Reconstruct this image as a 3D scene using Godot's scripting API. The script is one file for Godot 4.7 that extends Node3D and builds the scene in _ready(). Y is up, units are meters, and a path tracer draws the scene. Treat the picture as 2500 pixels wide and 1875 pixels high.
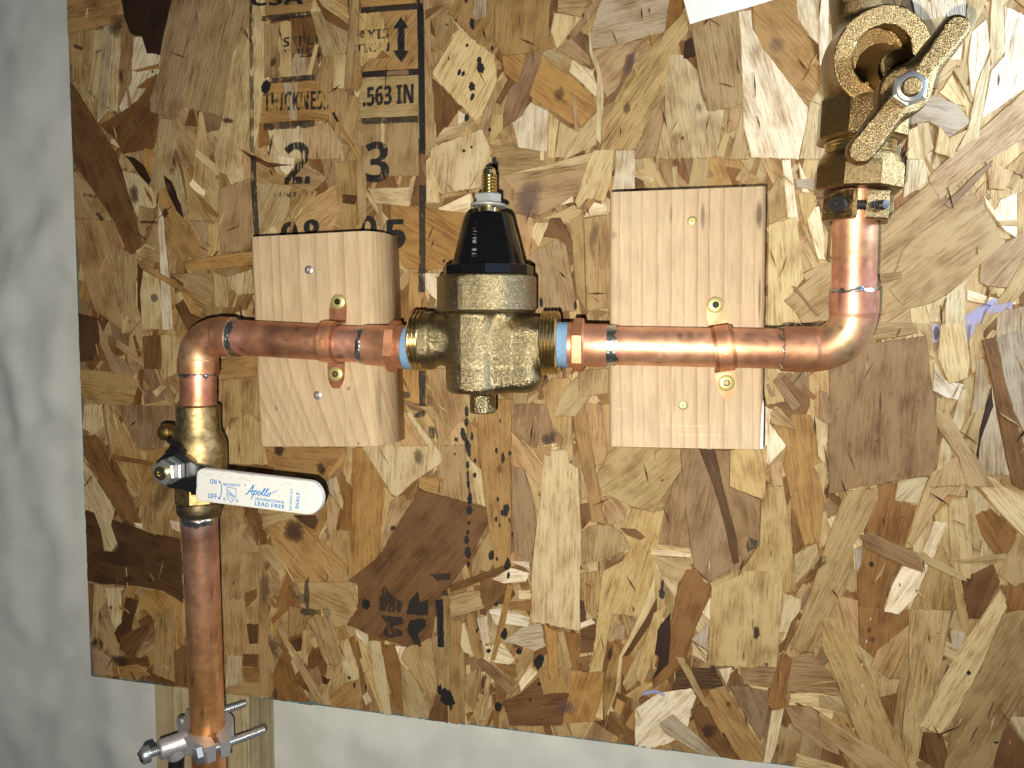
extends Node3D
# A copper water line with a pressure regulator on a strand board, lit by the flash of the camera that took the picture.
# All helper inputs are millimetres: x to the right along the board, y up, z out of the board's face.

const MM := 0.001
const TONES := {
	"W": [0.726, 0.629, 0.464], "P": [0.556, 0.446, 0.255], "S": [0.448, 0.333, 0.162], "T": [0.380, 0.263, 0.121],
	"H": [0.351, 0.211, 0.076], "A": [0.230, 0.116, 0.037], "R": [0.404, 0.273, 0.140], "B": [0.168, 0.082, 0.029],
	"U": [0.087, 0.041, 0.016], "D": [0.033, 0.016, 0.008], "G": [0.404, 0.331, 0.232], "M": [0.261, 0.168, 0.088]}
const INKS := {"k": [0.010, 0.010, 0.011], "d": [0.045, 0.020, 0.009], "u": [0.085, 0.045, 0.048], "b": [0.26, 0.27, 0.47],
	"t": [0.05, 0.19, 0.24], "w": [0.80, 0.76, 0.68], "h": [0.20, 0.11, 0.04], "g": [0.10, 0.105, 0.10]}
# the overlay of print and stains on the board: this many millimetres
const INK_X := -425.0
const INK_Y := 265.0
const INK_W := 660.0
const INK_H := 560.0

var rng := RandomNumberGenerator.new()
var mats := {}
var board: Node3D
var small_strands: Shape
var ink: Canvas
var noise := FastNoiseLite.new()


# ---------------------------------------------------------------- a mesh that is being built
class Shape:
	var v := PackedVector3Array()
	var n := PackedVector3Array()
	var uv := PackedVector2Array()
	var uv2 := PackedVector2Array()
	var c := PackedColorArray()
	var color := Color(1, 1, 1)
	var t := Transform3D()

	func point(p: Vector3, normal: Vector3, at := Vector2.ZERO, at2 := Vector2.ZERO) -> void:
		v.append((t * p) * 0.001)
		n.append((t.basis * normal).normalized())
		uv.append(at)
		uv2.append(at2)
		c.append(color)

	func tri(a: Vector3, b: Vector3, d: Vector3, na: Vector3, nb: Vector3, nd: Vector3, ua := Vector2.ZERO, ub := Vector2.ZERO, ud := Vector2.ZERO) -> void:
		if (b - a).cross(d - a).dot(na + nb + nd) > 0.0:
			point(a, na, ua)
			point(d, nd, ud)
			point(b, nb, ub)
		else:
			point(a, na, ua)
			point(b, nb, ub)
			point(d, nd, ud)

	func quad(a: Vector3, b: Vector3, d: Vector3, e: Vector3, normal: Vector3) -> void:
		tri(a, b, d, normal, normal, normal)
		tri(a, d, e, normal, normal, normal)

	func mesh() -> ArrayMesh:
		var arrays := []
		arrays.resize(Mesh.ARRAY_MAX)
		arrays[Mesh.ARRAY_VERTEX] = v
		arrays[Mesh.ARRAY_NORMAL] = n
		arrays[Mesh.ARRAY_TEX_UV] = uv
		arrays[Mesh.ARRAY_TEX_UV2] = uv2
		arrays[Mesh.ARRAY_COLOR] = c
		var m := ArrayMesh.new()
		m.add_surface_from_arrays(Mesh.PRIMITIVE_TRIANGLES, arrays)
		return m

	# profile points (radius, height) turned round the y axis; flat gives a prism with that many sides
	func lathe(profile: Array, segments := 40, flat := false, turn := 0.0, sharp := 35.0) -> Shape:
		var count := profile.size()
		var normals := []
		for i in count - 1:
			var d: Vector2 = profile[i + 1] - profile[i]
			normals.append(Vector2(d.y, -d.x).normalized())
		for i in count - 1:
			var na: Vector2 = normals[i]
			var nb: Vector2 = normals[i]
			if i > 0 and absf(rad_to_deg((normals[i] as Vector2).angle_to(normals[i - 1]))) < sharp:
				na = (normals[i] + normals[i - 1]).normalized()
			if i < count - 2 and absf(rad_to_deg((normals[i] as Vector2).angle_to(normals[i + 1]))) < sharp:
				nb = (normals[i] + normals[i + 1]).normalized()
			var pa: Vector2 = profile[i]
			var pb: Vector2 = profile[i + 1]
			for s in segments:
				var a0 := turn + TAU * s / segments
				var a1 := turn + TAU * (s + 1) / segments
				var d0 := Vector3(sin(a0), 0, cos(a0))
				var d1 := Vector3(sin(a1), 0, cos(a1))
				var m0 := d0
				var m1 := d1
				if flat:
					m0 = (d0 + d1).normalized()
					m1 = m0
				var up := Vector3.UP
				var q0 := d0 * pa.x + up * pa.y
				var q1 := d1 * pa.x + up * pa.y
				var q2 := d1 * pb.x + up * pb.y
				var q3 := d0 * pb.x + up * pb.y
				var u0 := float(s) / segments
				var u1 := float(s + 1) / segments
				if pa.x > 0.0001:
					tri(q0, q1, q2, m0 * na.x + up * na.y, m1 * na.x + up * na.y, m1 * nb.x + up * nb.y, Vector2(u0, pa.y * 0.02), Vector2(u1, pa.y * 0.02), Vector2(u1, pb.y * 0.02))
				if pb.x > 0.0001:
					tri(q0, q2, q3, m0 * na.x + up * na.y, m1 * nb.x + up * nb.y, m0 * nb.x + up * nb.y, Vector2(u0, pa.y * 0.02), Vector2(u1, pb.y * 0.02), Vector2(u0, pb.y * 0.02))
		return self

	# a round bar along a path; radii and colours follow the path
	func tube(path: Array, radii: Array, segments := 32, colors := [], caps := true) -> Shape:
		var frames := []
		var side := Vector3.ZERO
		for i in path.size():
			var d: Vector3
			if i == 0:
				d = path[1] - path[0]
			elif i == path.size() - 1:
				d = path[i] - path[i - 1]
			else:
				d = (path[i + 1] - path[i]).normalized() + (path[i] - path[i - 1]).normalized()
			d = d.normalized()
			if i == 0:
				side = d.cross(Vector3(0.31, 0.25, 0.92)).normalized()
			else:
				side = (side - d * side.dot(d)).normalized()
			frames.append([side, d.cross(side), d])
		for i in path.size() - 1:
			var ra: float = radii[i]
			var rb: float = radii[i + 1]
			var length: float = (path[i + 1] - path[i]).length()
			var slope := (ra - rb) / maxf(length, 0.0001)
			for s in segments:
				var q := []
				var m := []
				for k in [[i, s], [i, s + 1], [i + 1, s + 1], [i + 1, s]]:
					var f: Array = frames[k[0]]
					var a := TAU * float(k[1]) / segments
					var out: Vector3 = f[0] * cos(a) + f[1] * sin(a)
					q.append((path[k[0]] as Vector3) + out * (radii[k[0]] as float))
					m.append((out + (f[2] as Vector3) * clampf(slope, -3, 3)).normalized())
				var ca: Color = colors[i] if colors else color
				var cb: Color = colors[i + 1] if colors else color
				var from := v.size()
				tri(q[0], q[1], q[2], m[0], m[1], m[2], Vector2(float(s) / segments, i * 0.1), Vector2(float(s + 1) / segments, i * 0.1), Vector2(float(s + 1) / segments, i * 0.1 + 0.1))
				tri(q[0], q[2], q[3], m[0], m[2], m[3], Vector2(float(s) / segments, i * 0.1), Vector2(float(s + 1) / segments, i * 0.1 + 0.1), Vector2(float(s) / segments, i * 0.1 + 0.1))
				if colors:
					for j in range(from, v.size()):
						var near_a := (v[j] * 1000.0).distance_to(t * (path[i] as Vector3)) - ra
						var near_b := (v[j] * 1000.0).distance_to(t * (path[i + 1] as Vector3)) - rb
						c[j] = ca if absf(near_a) < absf(near_b) else cb
		if caps:
			for e in [0, path.size() - 1]:
				var f: Array = frames[e]
				var nn: Vector3 = (f[2] as Vector3) * (-1.0 if e == 0 else 1.0)
				for s in segments:
					var a := TAU * s / segments
					var b := TAU * (s + 1) / segments
					tri(path[e], (path[e] as Vector3) + ((f[0] as Vector3) * cos(a) + (f[1] as Vector3) * sin(a)) * (radii[e] as float), (path[e] as Vector3) + ((f[0] as Vector3) * cos(b) + (f[1] as Vector3) * sin(b)) * (radii[e] as float), nn, nn, nn)
		return self

	# an outline in x, y raised from z0 to z1, its front edge eased by that much
	func slab(outline: PackedVector2Array, z0: float, z1: float, ease := 0.5, uv_scale := 0.01, smooth_sides := false) -> Shape:
		var o := outline.duplicate()
		if Geometry2D.is_polygon_clockwise(o):
			o.reverse()
		var k := o.size()
		var steps := [[0.0, z0]]
		if ease > 0.0:
			steps = [[0.0, z0], [0.0, z1 - ease], [ease * 0.29, z1 - ease * 0.29], [ease, z1]]
		else:
			steps.append([0.0, z1])
		var rings := []
		var outs := PackedVector2Array()
		for i in k:
			var ea := (o[i] - o[(i + k - 1) % k]).normalized()
			var eb := (o[(i + 1) % k] - o[i]).normalized()
			var na := Vector2(ea.y, -ea.x)
			var nb := Vector2(eb.y, -eb.x)
			var m := (na + nb).normalized()
			outs.append(m / maxf(m.dot(nb), 0.4))
		for s in steps:
			var ring := PackedVector3Array()
			for i in k:
				var p: Vector2 = o[i] - outs[i] * (s[0] as float)
				ring.append(Vector3(p.x, p.y, s[1]))
			rings.append(ring)
		for r in rings.size() - 1:
			for i in k:
				var j := (i + 1) % k
				var e := (o[j] - o[i]).normalized()
				var side := Vector3(e.y, -e.x, 0)
				var tilt := 0.0
				if r > 0:
					tilt = 0.35 if r == 1 else 0.85
				var nn := (side * (1.0 - tilt) + Vector3(0, 0, tilt)).normalized()
				var n0 := nn
				var n1 := nn
				if smooth_sides:
					n0 = (Vector3(outs[i].x, outs[i].y, 0).normalized() * (1.0 - tilt) + Vector3(0, 0, tilt)).normalized()
					n1 = (Vector3(outs[j].x, outs[j].y, 0).normalized() * (1.0 - tilt) + Vector3(0, 0, tilt)).normalized()
				var a: Vector3 = rings[r][i]
				var b: Vector3 = rings[r][j]
				var d: Vector3 = rings[r + 1][j]
				var f: Vector3 = rings[r + 1][i]
				tri(a, b, d, n0, n1, n1, Vector2(a.x + a.z, a.y) * uv_scale, Vector2(b.x + b.z, b.y) * uv_scale, Vector2(d.x + d.z, d.y) * uv_scale)
				tri(a, d, f, n0, n1, n0, Vector2(a.x + a.z, a.y) * uv_scale, Vector2(d.x + d.z, d.y) * uv_scale, Vector2(f.x + f.z, f.y) * uv_scale)
		var top := PackedVector2Array()
		for p in rings[-1]:
			top.append(Vector2(p.x, p.y))
		for face in [[top, z1, 1.0], [o, z0, -1.0]]:
			var ids := Geometry2D.triangulate_polygon(face[0])
			for i in range(0, ids.size(), 3):
				var q := []
				for h in 3:
					var p: Vector2 = face[0][ids[i + h]]
					q.append(Vector3(p.x, p.y, face[1]))
				var nn := Vector3(0, 0, face[2])
				tri(q[0], q[1], q[2], nn, nn, nn, Vector2(q[0].x, q[0].y) * uv_scale, Vector2(q[1].x, q[1].y) * uv_scale, Vector2(q[2].x, q[2].y) * uv_scale)
		return self

	# a flat strip bent along (y, z) points, so wide along x
	func strip(line: Array, widths: Array, thick: float) -> Shape:
		var k := line.size()
		var outs := []
		for i in k:
			var a: Vector2 = line[maxi(i - 1, 0)]
			var b: Vector2 = line[mini(i + 1, k - 1)]
			var d := (b - a).normalized()
			outs.append(Vector2(-d.y, d.x))
		for i in k - 1:
			var pa: Vector2 = line[i]
			var pb: Vector2 = line[i + 1]
			var na: Vector2 = outs[i]
			var nb: Vector2 = outs[i + 1]
			var wa: float = widths[i] * 0.5
			var wb: float = widths[i + 1] * 0.5
			for s in [1.0, -1.0]:
				var qa: Vector2 = pa + na * (thick * 0.5 * s)
				var qb: Vector2 = pb + nb * (thick * 0.5 * s)
				var ma := Vector3(0, na.x, na.y) * (s as float)
				var mb := Vector3(0, nb.x, nb.y) * (s as float)
				tri(Vector3(-wa, qa.x, qa.y), Vector3(wa, qa.x, qa.y), Vector3(wb, qb.x, qb.y), ma, ma, mb)
				tri(Vector3(-wa, qa.x, qa.y), Vector3(wb, qb.x, qb.y), Vector3(-wb, qb.x, qb.y), ma, mb, mb)
				var e := Vector3(s, 0, 0)
				var ta := pa + na * thick * 0.5
				var ba := pa - na * thick * 0.5
				var tb := pb + nb * thick * 0.5
				var bb := pb - nb * thick * 0.5
				quad(Vector3(wa * s, ba.x, ba.y), Vector3(wa * s, ta.x, ta.y), Vector3(wb * s, tb.x, tb.y), Vector3(wb * s, bb.x, bb.y), e)
		for i in [0, k - 1]:
			var p: Vector2 = line[i]
			var o: Vector2 = outs[i]
			var w: float = widths[i] * 0.5
			var d := Vector3(0, o.y, -o.x) * (-1.0 if i == 0 else 1.0)
			var ta := p + o * thick * 0.5
			var ba := p - o * thick * 0.5
			quad(Vector3(-w, ba.x, ba.y), Vector3(w, ba.x, ba.y), Vector3(w, ta.x, ta.y), Vector3(-w, ta.x, ta.y), d)
		return self

	# the surface where a distance field is zero, one vertex in each cell that it crosses
	func skin(field: Callable, lo: Vector3, hi: Vector3, cell: float) -> Shape:
		var nx := int((hi.x - lo.x) / cell) + 2
		var ny := int((hi.y - lo.y) / cell) + 2
		var nz := int((hi.z - lo.z) / cell) + 2
		var values := PackedFloat32Array()
		values.resize(nx * ny * nz)
		var at := 0
		for z in nz:
			for y in ny:
				var x := 0
				while x < nx:
					var d: float = field.call(lo + Vector3(x, y, z) * cell)
					values[at] = d
					at += 1
					x += 1
					var skip := int(absf(d) / cell - 1.8)
					while skip > 0 and x < nx:
						values[at] = d
						at += 1
						x += 1
						skip -= 1
		var id := PackedInt32Array()
		id.resize(nx * ny * nz)
		id.fill(-1)
		var pts := PackedVector3Array()
		var nrm := PackedVector3Array()
		var sx := 1
		var sy := nx
		var sz := nx * ny
		var corner := [0, sx, sy, sx + sy, sz, sz + sx, sz + sy, sz + sx + sy]
		var place := [Vector3(0, 0, 0), Vector3(1, 0, 0), Vector3(0, 1, 0), Vector3(1, 1, 0), Vector3(0, 0, 1), Vector3(1, 0, 1), Vector3(0, 1, 1), Vector3(1, 1, 1)]
		var edges := [[0, 1], [2, 3], [4, 5], [6, 7], [0, 2], [1, 3], [4, 6], [5, 7], [0, 4], [1, 5], [2, 6], [3, 7]]
		for z in nz - 1:
			for y in ny - 1:
				for x in nx - 1:
					var base := x + y * sy + z * sz
					var first := values[base] < 0.0
					var mixed := false
					for k in range(1, 8):
						if (values[base + corner[k]] < 0.0) != first:
							mixed = true
							break
					if not mixed:
						continue
					var sum := Vector3.ZERO
					var hits := 0
					for e in edges:
						var a: float = values[base + corner[e[0]]]
						var b: float = values[base + corner[e[1]]]
						if (a < 0.0) != (b < 0.0):
							sum += (place[e[0]] as Vector3).lerp(place[e[1]], a / (a - b))
							hits += 1
					var p: Vector3 = lo + (Vector3(x, y, z) + sum / hits) * cell
					var h := cell * 0.35
					var d0: float = field.call(p)
					var g := Vector3(field.call(p + Vector3(h, 0, 0)) - d0, field.call(p + Vector3(0, h, 0)) - d0, field.call(p + Vector3(0, 0, h)) - d0)
					g = g.normalized()
					id[base] = pts.size()
					pts.append(p - g * clampf(d0, -cell * 0.5, cell * 0.5))
					nrm.append(g)
		for z in range(1, nz - 1):
			for y in range(1, ny - 1):
				for x in range(1, nx - 1):
					var base := x + y * sy + z * sz
					var inside := values[base] < 0.0
					for axis in 3:
						var step: int = [sx, sy, sz][axis]
						if (values[base + step] < 0.0) == inside:
							continue
						var p: int = [sy, sz, sx][axis]
						var q: int = [sz, sx, sy][axis]
						var a := id[base]
						var b := id[base - p]
						var d := id[base - p - q]
						var e := id[base - q]
						if a < 0 or b < 0 or d < 0 or e < 0:
							continue
						tri(pts[a], pts[b], pts[d], nrm[a], nrm[b], nrm[d])
						tri(pts[a], pts[d], pts[e], nrm[a], nrm[d], nrm[e])
		return self


# ---------------------------------------------------------------- a picture that print and stains are drawn on
class Canvas:
	var w: int
	var h: int
	var data: PackedByteArray
	var x0: float
	var y0: float
	var scale: float
	var wear: Image

	func _init(width: int, height: int, left: float, top: float, per_mm: float, fill: Color) -> void:
		w = width
		h = height
		x0 = left
		y0 = top
		scale = per_mm
		var im := Image.create(w, h, false, Image.FORMAT_RGBA8)
		im.fill(fill)
		data = im.get_data()

	func to(p: Vector2) -> Vector2:
		return Vector2((p.x - x0) * scale, (y0 - p.y) * scale)

	func dot(x: int, y: int, color: Color, a: float, worn: float) -> void:
		if x < 0 or y < 0 or x >= w or y >= h:
			return
		if wear and worn > 0.0:
			var k := wear.get_pixel(x % wear.get_width(), y % wear.get_height()).r
			a *= clampf((k - (1.0 - a) * worn - 0.14 * worn) * 6.0 + 0.35, 0.0, 1.0)
		if a <= 0.004:
			return
		var i := (y * w + x) * 4
		var under := data[i + 3] / 255.0
		var all := a + under * (1.0 - a)
		for k in 3:
			data[i + k] = int((color[k] * a + data[i + k] / 255.0 * under * (1.0 - a)) / all * 255.0)
		data[i + 3] = int(all * 255.0)

	func fill(poly: PackedVector2Array, color: Color, a: float, worn := 1.0) -> void:
		var q := PackedVector2Array()
		for p in poly:
			q.append(to(p))
		var lo := 1e9
		var hi := -1e9
		for p in q:
			lo = minf(lo, p.y)
			hi = maxf(hi, p.y)
		for y in range(maxi(int(lo), 0), mini(int(hi) + 1, h)):
			var cuts := []
			var yy := y + 0.5
			for i in q.size():
				var a0 := q[i]
				var b0 := q[(i + 1) % q.size()]
				if (a0.y > yy) != (b0.y > yy):
					cuts.append(a0.x + (yy - a0.y) * (b0.x - a0.x) / (b0.y - a0.y))
			cuts.sort()
			for i in range(0, cuts.size() - 1, 2):
				for x in range(roundi(cuts[i]), roundi(cuts[i + 1])):
					dot(x, y, color, a, worn)

	func line(pts: Array, width: float, color: Color, a: float, worn := 1.0) -> void:
		for i in pts.size() - 1:
			var d: Vector2 = (pts[i + 1] - pts[i]).normalized() * width * 0.5
			var s := Vector2(-d.y, d.x)
			fill(PackedVector2Array([pts[i] + s, pts[i + 1] + s, pts[i + 1] - s, pts[i] - s]), color, a, worn)

	func curve(pts: Array, width: float, color: Color, a: float) -> void:
		line(pts, width, color, a, 0.0)
		for p in pts:
			var o := PackedVector2Array()
			for k in 8:
				o.append(p + Vector2(cos(TAU * k / 8), sin(TAU * k / 8)) * width * 0.5)
			fill(o, color, a, 0.0)

	# the letters of a text, laid between a lower left, a lower right and an upper left corner
	func write(text: String, a: Vector2, b: Vector2, up: Vector2, color: Color, alpha: float, worn := 1.0, bold := true) -> void:
		var font := SystemFont.new()
		font.font_names = PackedStringArray(["Droid Sans"])
		font.font_weight = 700 if bold else 400
		var tm := TextMesh.new()
		tm.text = text
		tm.font = font
		tm.font_size = 64
		tm.pixel_size = 0.1
		tm.depth = 0.0
		var arrays := tm.get_mesh_arrays()
		var vs: PackedVector3Array = arrays[Mesh.ARRAY_VERTEX]
		var ids = arrays[Mesh.ARRAY_INDEX]
		if ids == null:
			ids = PackedInt32Array(range(vs.size()))
		var lo := Vector2(1e9, 1e9)
		var hi := -lo
		for p in vs:
			lo = lo.min(Vector2(p.x, p.y))
			hi = hi.max(Vector2(p.x, p.y))
		for i in range(0, ids.size() - 2, 3):
			var q := PackedVector2Array()
			for k in 3:
				var p := vs[ids[i + k]]
				var f := (Vector2(p.x, p.y) - lo) / (hi - lo)
				q.append(a + (b - a) * f.x + (up - a) * f.y)
			fill(q, color, alpha, worn)

	func image() -> Image:
		return Image.create_from_data(w, h, false, Image.FORMAT_RGBA8, data)


# ---------------------------------------------------------------- nodes
func put(called: String, shape: Shape, material: Material, parent: Node = self) -> MeshInstance3D:
	var o := MeshInstance3D.new()
	o.name = called
	o.mesh = shape.mesh()
	o.material_override = material
	parent.add_child(o, true)
	return o


func thing(called: String, label: String, category: String, at := Vector3.ZERO, group := "") -> Node3D:
	var o := Node3D.new()
	o.name = called
	o.position = at * MM
	add_child(o, true)
	tag(o, label, category, group)
	return o


func tag(o: Node, label: String, category: String, group := "") -> void:
	o.set_meta("label", label)
	o.set_meta("category", category)
	if group:
		o.set_meta("group", group)


func mat(called: String, albedo: Array, rough: float, metal := 0.0) -> StandardMaterial3D:
	var m := StandardMaterial3D.new()
	m.resource_name = called
	m.albedo_color = Color(albedo[0], albedo[1], albedo[2]).linear_to_srgb()
	m.roughness = rough
	m.metallic = metal
	mats[called] = m
	return m


func numbers(text: String) -> PackedVector2Array:
	var out := PackedVector2Array()
	for pair in text.split(" ", false):
		var p := pair.split(",")
		out.append(Vector2(float(p[0]), float(p[1])))
	return out


func circle(r: float, count: int, center := Vector2.ZERO, turn := 0.0) -> PackedVector2Array:
	var o := PackedVector2Array()
	for k in count:
		o.append(center + Vector2(cos(turn + TAU * k / count), sin(turn + TAU * k / count)) * r)
	return o


# ridges of a thread: a profile for lathe between two heights
func thread(r: float, depth: float, y0: float, y1: float, pitch: float) -> Array:
	var o := []
	var count := int((y1 - y0) / pitch)
	for i in count:
		var y := y0 + (y1 - y0) * i / count
		var p := (y1 - y0) / count
		o.append(Vector2(r - depth, y))
		o.append(Vector2(r - depth * 0.1, y + p * 0.38))
		o.append(Vector2(r, y + p * 0.5))
		o.append(Vector2(r - depth * 0.1, y + p * 0.62))
	o.append(Vector2(r - depth, y1))
	return o


# a chamfered nut of six or eight sides between two heights
func nut_shape(s: Shape, across: float, y0: float, y1: float, sides := 6, turn := 0.0, chamfer := 0.8) -> Shape:
	var r := across * 0.5 / cos(PI / sides)
	s.lathe([Vector2(r - chamfer * 1.4, y0), Vector2(r, y0 + chamfer), Vector2(r, y1 - chamfer), Vector2(r - chamfer * 1.4, y1)], sides, true, turn)
	s.lathe([Vector2(0, y0), Vector2(r - chamfer * 1.4, y0)], sides, true, turn)
	s.lathe([Vector2(r - chamfer * 1.4, y1), Vector2(0, y1)], sides, true, turn)
	return s


func along(d: Vector3, at := Vector3.ZERO, turn := 0.0) -> Transform3D:
	# a frame whose y axis runs along d
	var y := d.normalized()
	var helper := Vector3(0, 0, 1) if absf(y.z) < 0.9 else Vector3(1, 0, 0)
	var x := y.cross(helper).normalized()
	var b := Basis(x, y, x.cross(y))
	return Transform3D(b * Basis(Vector3.UP, turn), at)


func smin(a: float, b: float, k: float) -> float:
	var h := maxf(k - absf(a - b), 0.0) / k
	return minf(a, b) - h * h * k * 0.25


func d_cyl(p: Vector3, axis: int, r: float, half: float, round_: float) -> float:
	var radial := Vector2(p.y, p.z).length() if axis == 0 else Vector2(p.x, p.z).length() if axis == 1 else Vector2(p.x, p.y).length()
	var d := Vector2(radial - r + round_, absf(p[axis]) - half + round_)
	return minf(maxf(d.x, d.y), 0.0) + Vector2(maxf(d.x, 0), maxf(d.y, 0)).length() - round_


func d_box(p: Vector3, half: Vector3, round_: float) -> float:
	var q := p.abs() - half + Vector3.ONE * round_
	return q.max(Vector3.ZERO).length() + minf(maxf(q.x, maxf(q.y, q.z)), 0.0) - round_


func d_rod(p: Vector3, a: Vector3, b: Vector3, ra: float, rb: float) -> float:
	var ab := b - a
	var h := clampf((p - a).dot(ab) / ab.dot(ab), 0.0, 1.0)
	return (p - a - ab * h).length() - lerpf(ra, rb, h)


# ---------------------------------------------------------------- computed pictures
func noise_image(w: int, h: int, frequency: float, seed_: int, octaves := 3, straight := false) -> Image:
	var f := FastNoiseLite.new()
	f.seed = seed_
	f.noise_type = FastNoiseLite.TYPE_VALUE_CUBIC if straight else FastNoiseLite.TYPE_SIMPLEX_SMOOTH
	f.frequency = frequency
	f.fractal_octaves = octaves
	return f.get_seamless_image(w, h, false, false, 0.15, true)


# wood seen along the grain: u runs along it. Returns [colour, relief]
func grain(kind: int) -> Array:
	var w := 1024
	var h := 512
	var long := noise_image(24, h, 0.10, 11 + kind, 4, true)
	long.resize(w, h, Image.INTERPOLATE_CUBIC)
	var mid := noise_image(72, h, 0.16, 31 + kind, 3, true)
	mid.resize(w, h, Image.INTERPOLATE_CUBIC)
	var fine := noise_image(110, h, 0.36, 51 + kind, 2, true)
	fine.resize(w, h, Image.INTERPOLATE_CUBIC)
	var cloud := noise_image(160, 128, 0.028, 71 + kind, 4)
	cloud.resize(w, h, Image.INTERPOLATE_CUBIC)
	for im in [long, mid, fine, cloud]:
		(im as Image).convert(Image.FORMAT_L8)
	var a := long.get_data()
	var b := mid.get_data()
	var c := fine.get_data()
	var e := cloud.get_data()
	var rgb := PackedByteArray()
	rgb.resize(w * h * 3)
	var relief := PackedByteArray()
	relief.resize(w * h)
	var rings := [0.22, 0.40, 0.12][kind] as float
	var streak := [0.50, 0.42, 0.80][kind] as float
	var blot := [0.62, 0.50, 0.42][kind] as float
	for i in w * h:
		var la := a[i] / 255.0
		var mb := b[i] / 255.0
		var fc := c[i] / 255.0
		var cl := e[i] / 255.0
		var ring := 0.5 + 0.5 * sin(la * 40.0 + float(i / w) * 0.12272)
		var k := 1.03 - rings * pow(1.0 - ring, 2.0) - streak * (0.60 - mb) * 0.75 - 0.30 * (0.55 - la) - blot * (0.56 - cl)
		k -= (0.40 if kind == 2 else 0.26) * (0.5 - fc)
		if fc < 0.27 and mb < 0.5:
			k *= 0.78
		k = clampf(k, 0.10, 1.20)
		var warm := clampf(0.55 - cl, -0.3, 0.4)
		var r := clampf(pow(k, 0.85) * (1.0 - warm * 0.05), 0, 1)
		var g := clampf(pow(k, 1.0) * (1.0 - warm * 0.16), 0, 1)
		var bl := clampf(pow(k, 1.15) * (1.0 - warm * 0.34), 0, 1)
		rgb[i * 3] = int(255.0 * pow(r, 1.0 / 2.2) * 0.985)
		rgb[i * 3 + 1] = int(255.0 * pow(g, 1.0 / 2.2) * 0.985)
		rgb[i * 3 + 2] = int(255.0 * pow(bl, 1.0 / 2.2) * 0.985)
		relief[i] = int(255.0 * clampf(0.30 * mb + 0.42 * fc + 0.2 * la + 0.1 * cl, 0, 1))
	return [ImageTexture.create_from_image(Image.create_from_data(w, h, false, Image.FORMAT_RGB8, rgb)), ImageTexture.create_from_image(Image.create_from_data(w, h, false, Image.FORMAT_L8, relief))]


# the face of a sawn block with its growth lines; bent: the lines swing sideways towards the lower end
func pine(bent: float, seed_: int, base: Array, dark: Array, spacing: float, sharp_: float, smears := []) -> ImageTexture:
	var w := 512
	var h := 768
	var fine := noise_image(256, 48, 0.35, seed_, 3, true)
	fine.resize(w, h, Image.INTERPOLATE_CUBIC)
	var cloud := noise_image(128, 128, 0.03, seed_ + 5, 4)
	cloud.resize(w, h, Image.INTERPOLATE_CUBIC)
	var speck := noise_image(w, h, 0.35, seed_ + 9, 2)
	var f := FastNoiseLite.new()
	f.seed = seed_
	f.frequency = 0.012
	var im := Image.create(w, h, false, Image.FORMAT_RGB8)
	for y in h:
		var v := float(y) / h
		for x in w:
			var u := float(x) / w
			var low := maxf(v - 0.42, 0.0) / 0.58
			var g := u - bent * low * low * (1.0 - 0.62 * u) + 0.010 * f.get_noise_2d(x * 0.3, y * 0.10) + 0.003 * f.get_noise_2d(x * 2.0, y * 0.9)
			var q := fposmod(g * spacing + 0.85 * f.get_noise_2d(g * 190.0, 7.0) + 0.5 * f.get_noise_2d(g * 60.0, 90.0), 1.0)
			var edge := pow(q, sharp_)
			var tail := q * 0.25
			var k := clampf((edge * 0.75 + tail) * (0.5 + 0.6 * speck.get_pixel(x, y).r) * (0.55 + 0.75 * absf(f.get_noise_2d(g * 300.0, 40.0 + v * 6.0)) * 1.6), 0, 1)
			var m := 0.84 + 0.26 * fine.get_pixel(x, y).r + 0.22 * (cloud.get_pixel(x, y).r - 0.5)
			for d in smears:
				var e := Vector2((u - d[0]) / d[2], (v - d[1]) / d[3]).length()
				if e < 1.0:
					m *= 1.0 - (d[4] as float) * smoothstep(1.0, 0.3, e) * (0.5 + 0.8 * speck.get_pixel(x, y).r)
			var r := lerpf(base[0], dark[0], k) * m
			var gr := lerpf(base[1], dark[1], k) * m
			var b := lerpf(base[2], dark[2], k) * m
			im.set_pixel(x, y, Color(clampf(r, 0, 1), clampf(gr, 0, 1), clampf(b, 0, 1)).linear_to_srgb())
	return ImageTexture.create_from_image(im)


func cloud_texture(low: Array, high: Array, frequency: float, seed_: int, size := 512, octaves := 4) -> ImageTexture:
	var n := noise_image(size, size, frequency, seed_, octaves)
	var im := Image.create(size, size, false, Image.FORMAT_RGB8)
	for y in size:
		for x in size:
			var k := smoothstep(0.3, 0.7, n.get_pixel(x, y).r)
			im.set_pixel(x, y, Color(lerpf(low[0], high[0], k), lerpf(low[1], high[1], k), lerpf(low[2], high[2], k)).linear_to_srgb())
	return ImageTexture.create_from_image(im)


func bump_texture(frequency: float, seed_: int, octaves := 2, size := 512) -> ImageTexture:
	return ImageTexture.create_from_image(noise_image(size, size, frequency, seed_, octaves))


func rough_cast(m: StandardMaterial3D, per_metre: float, depth_cm: float, texture: Texture2D) -> void:
	m.uv1_triplanar = true
	m.uv1_scale = Vector3.ONE * per_metre
	m.heightmap_enabled = true
	m.heightmap_texture = texture
	m.heightmap_scale = depth_cm


# ---------------------------------------------------------------- print and stains on the board
func ink_color(kind: String) -> Color:
	return Color(INKS[kind][0], INKS[kind][1], INKS[kind][2]).linear_to_srgb()


func ink_line(kind: String, a: float, width: float, points: String) -> void:
	ink.line(Array(numbers(points)), width, ink_color(kind), a)


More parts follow.
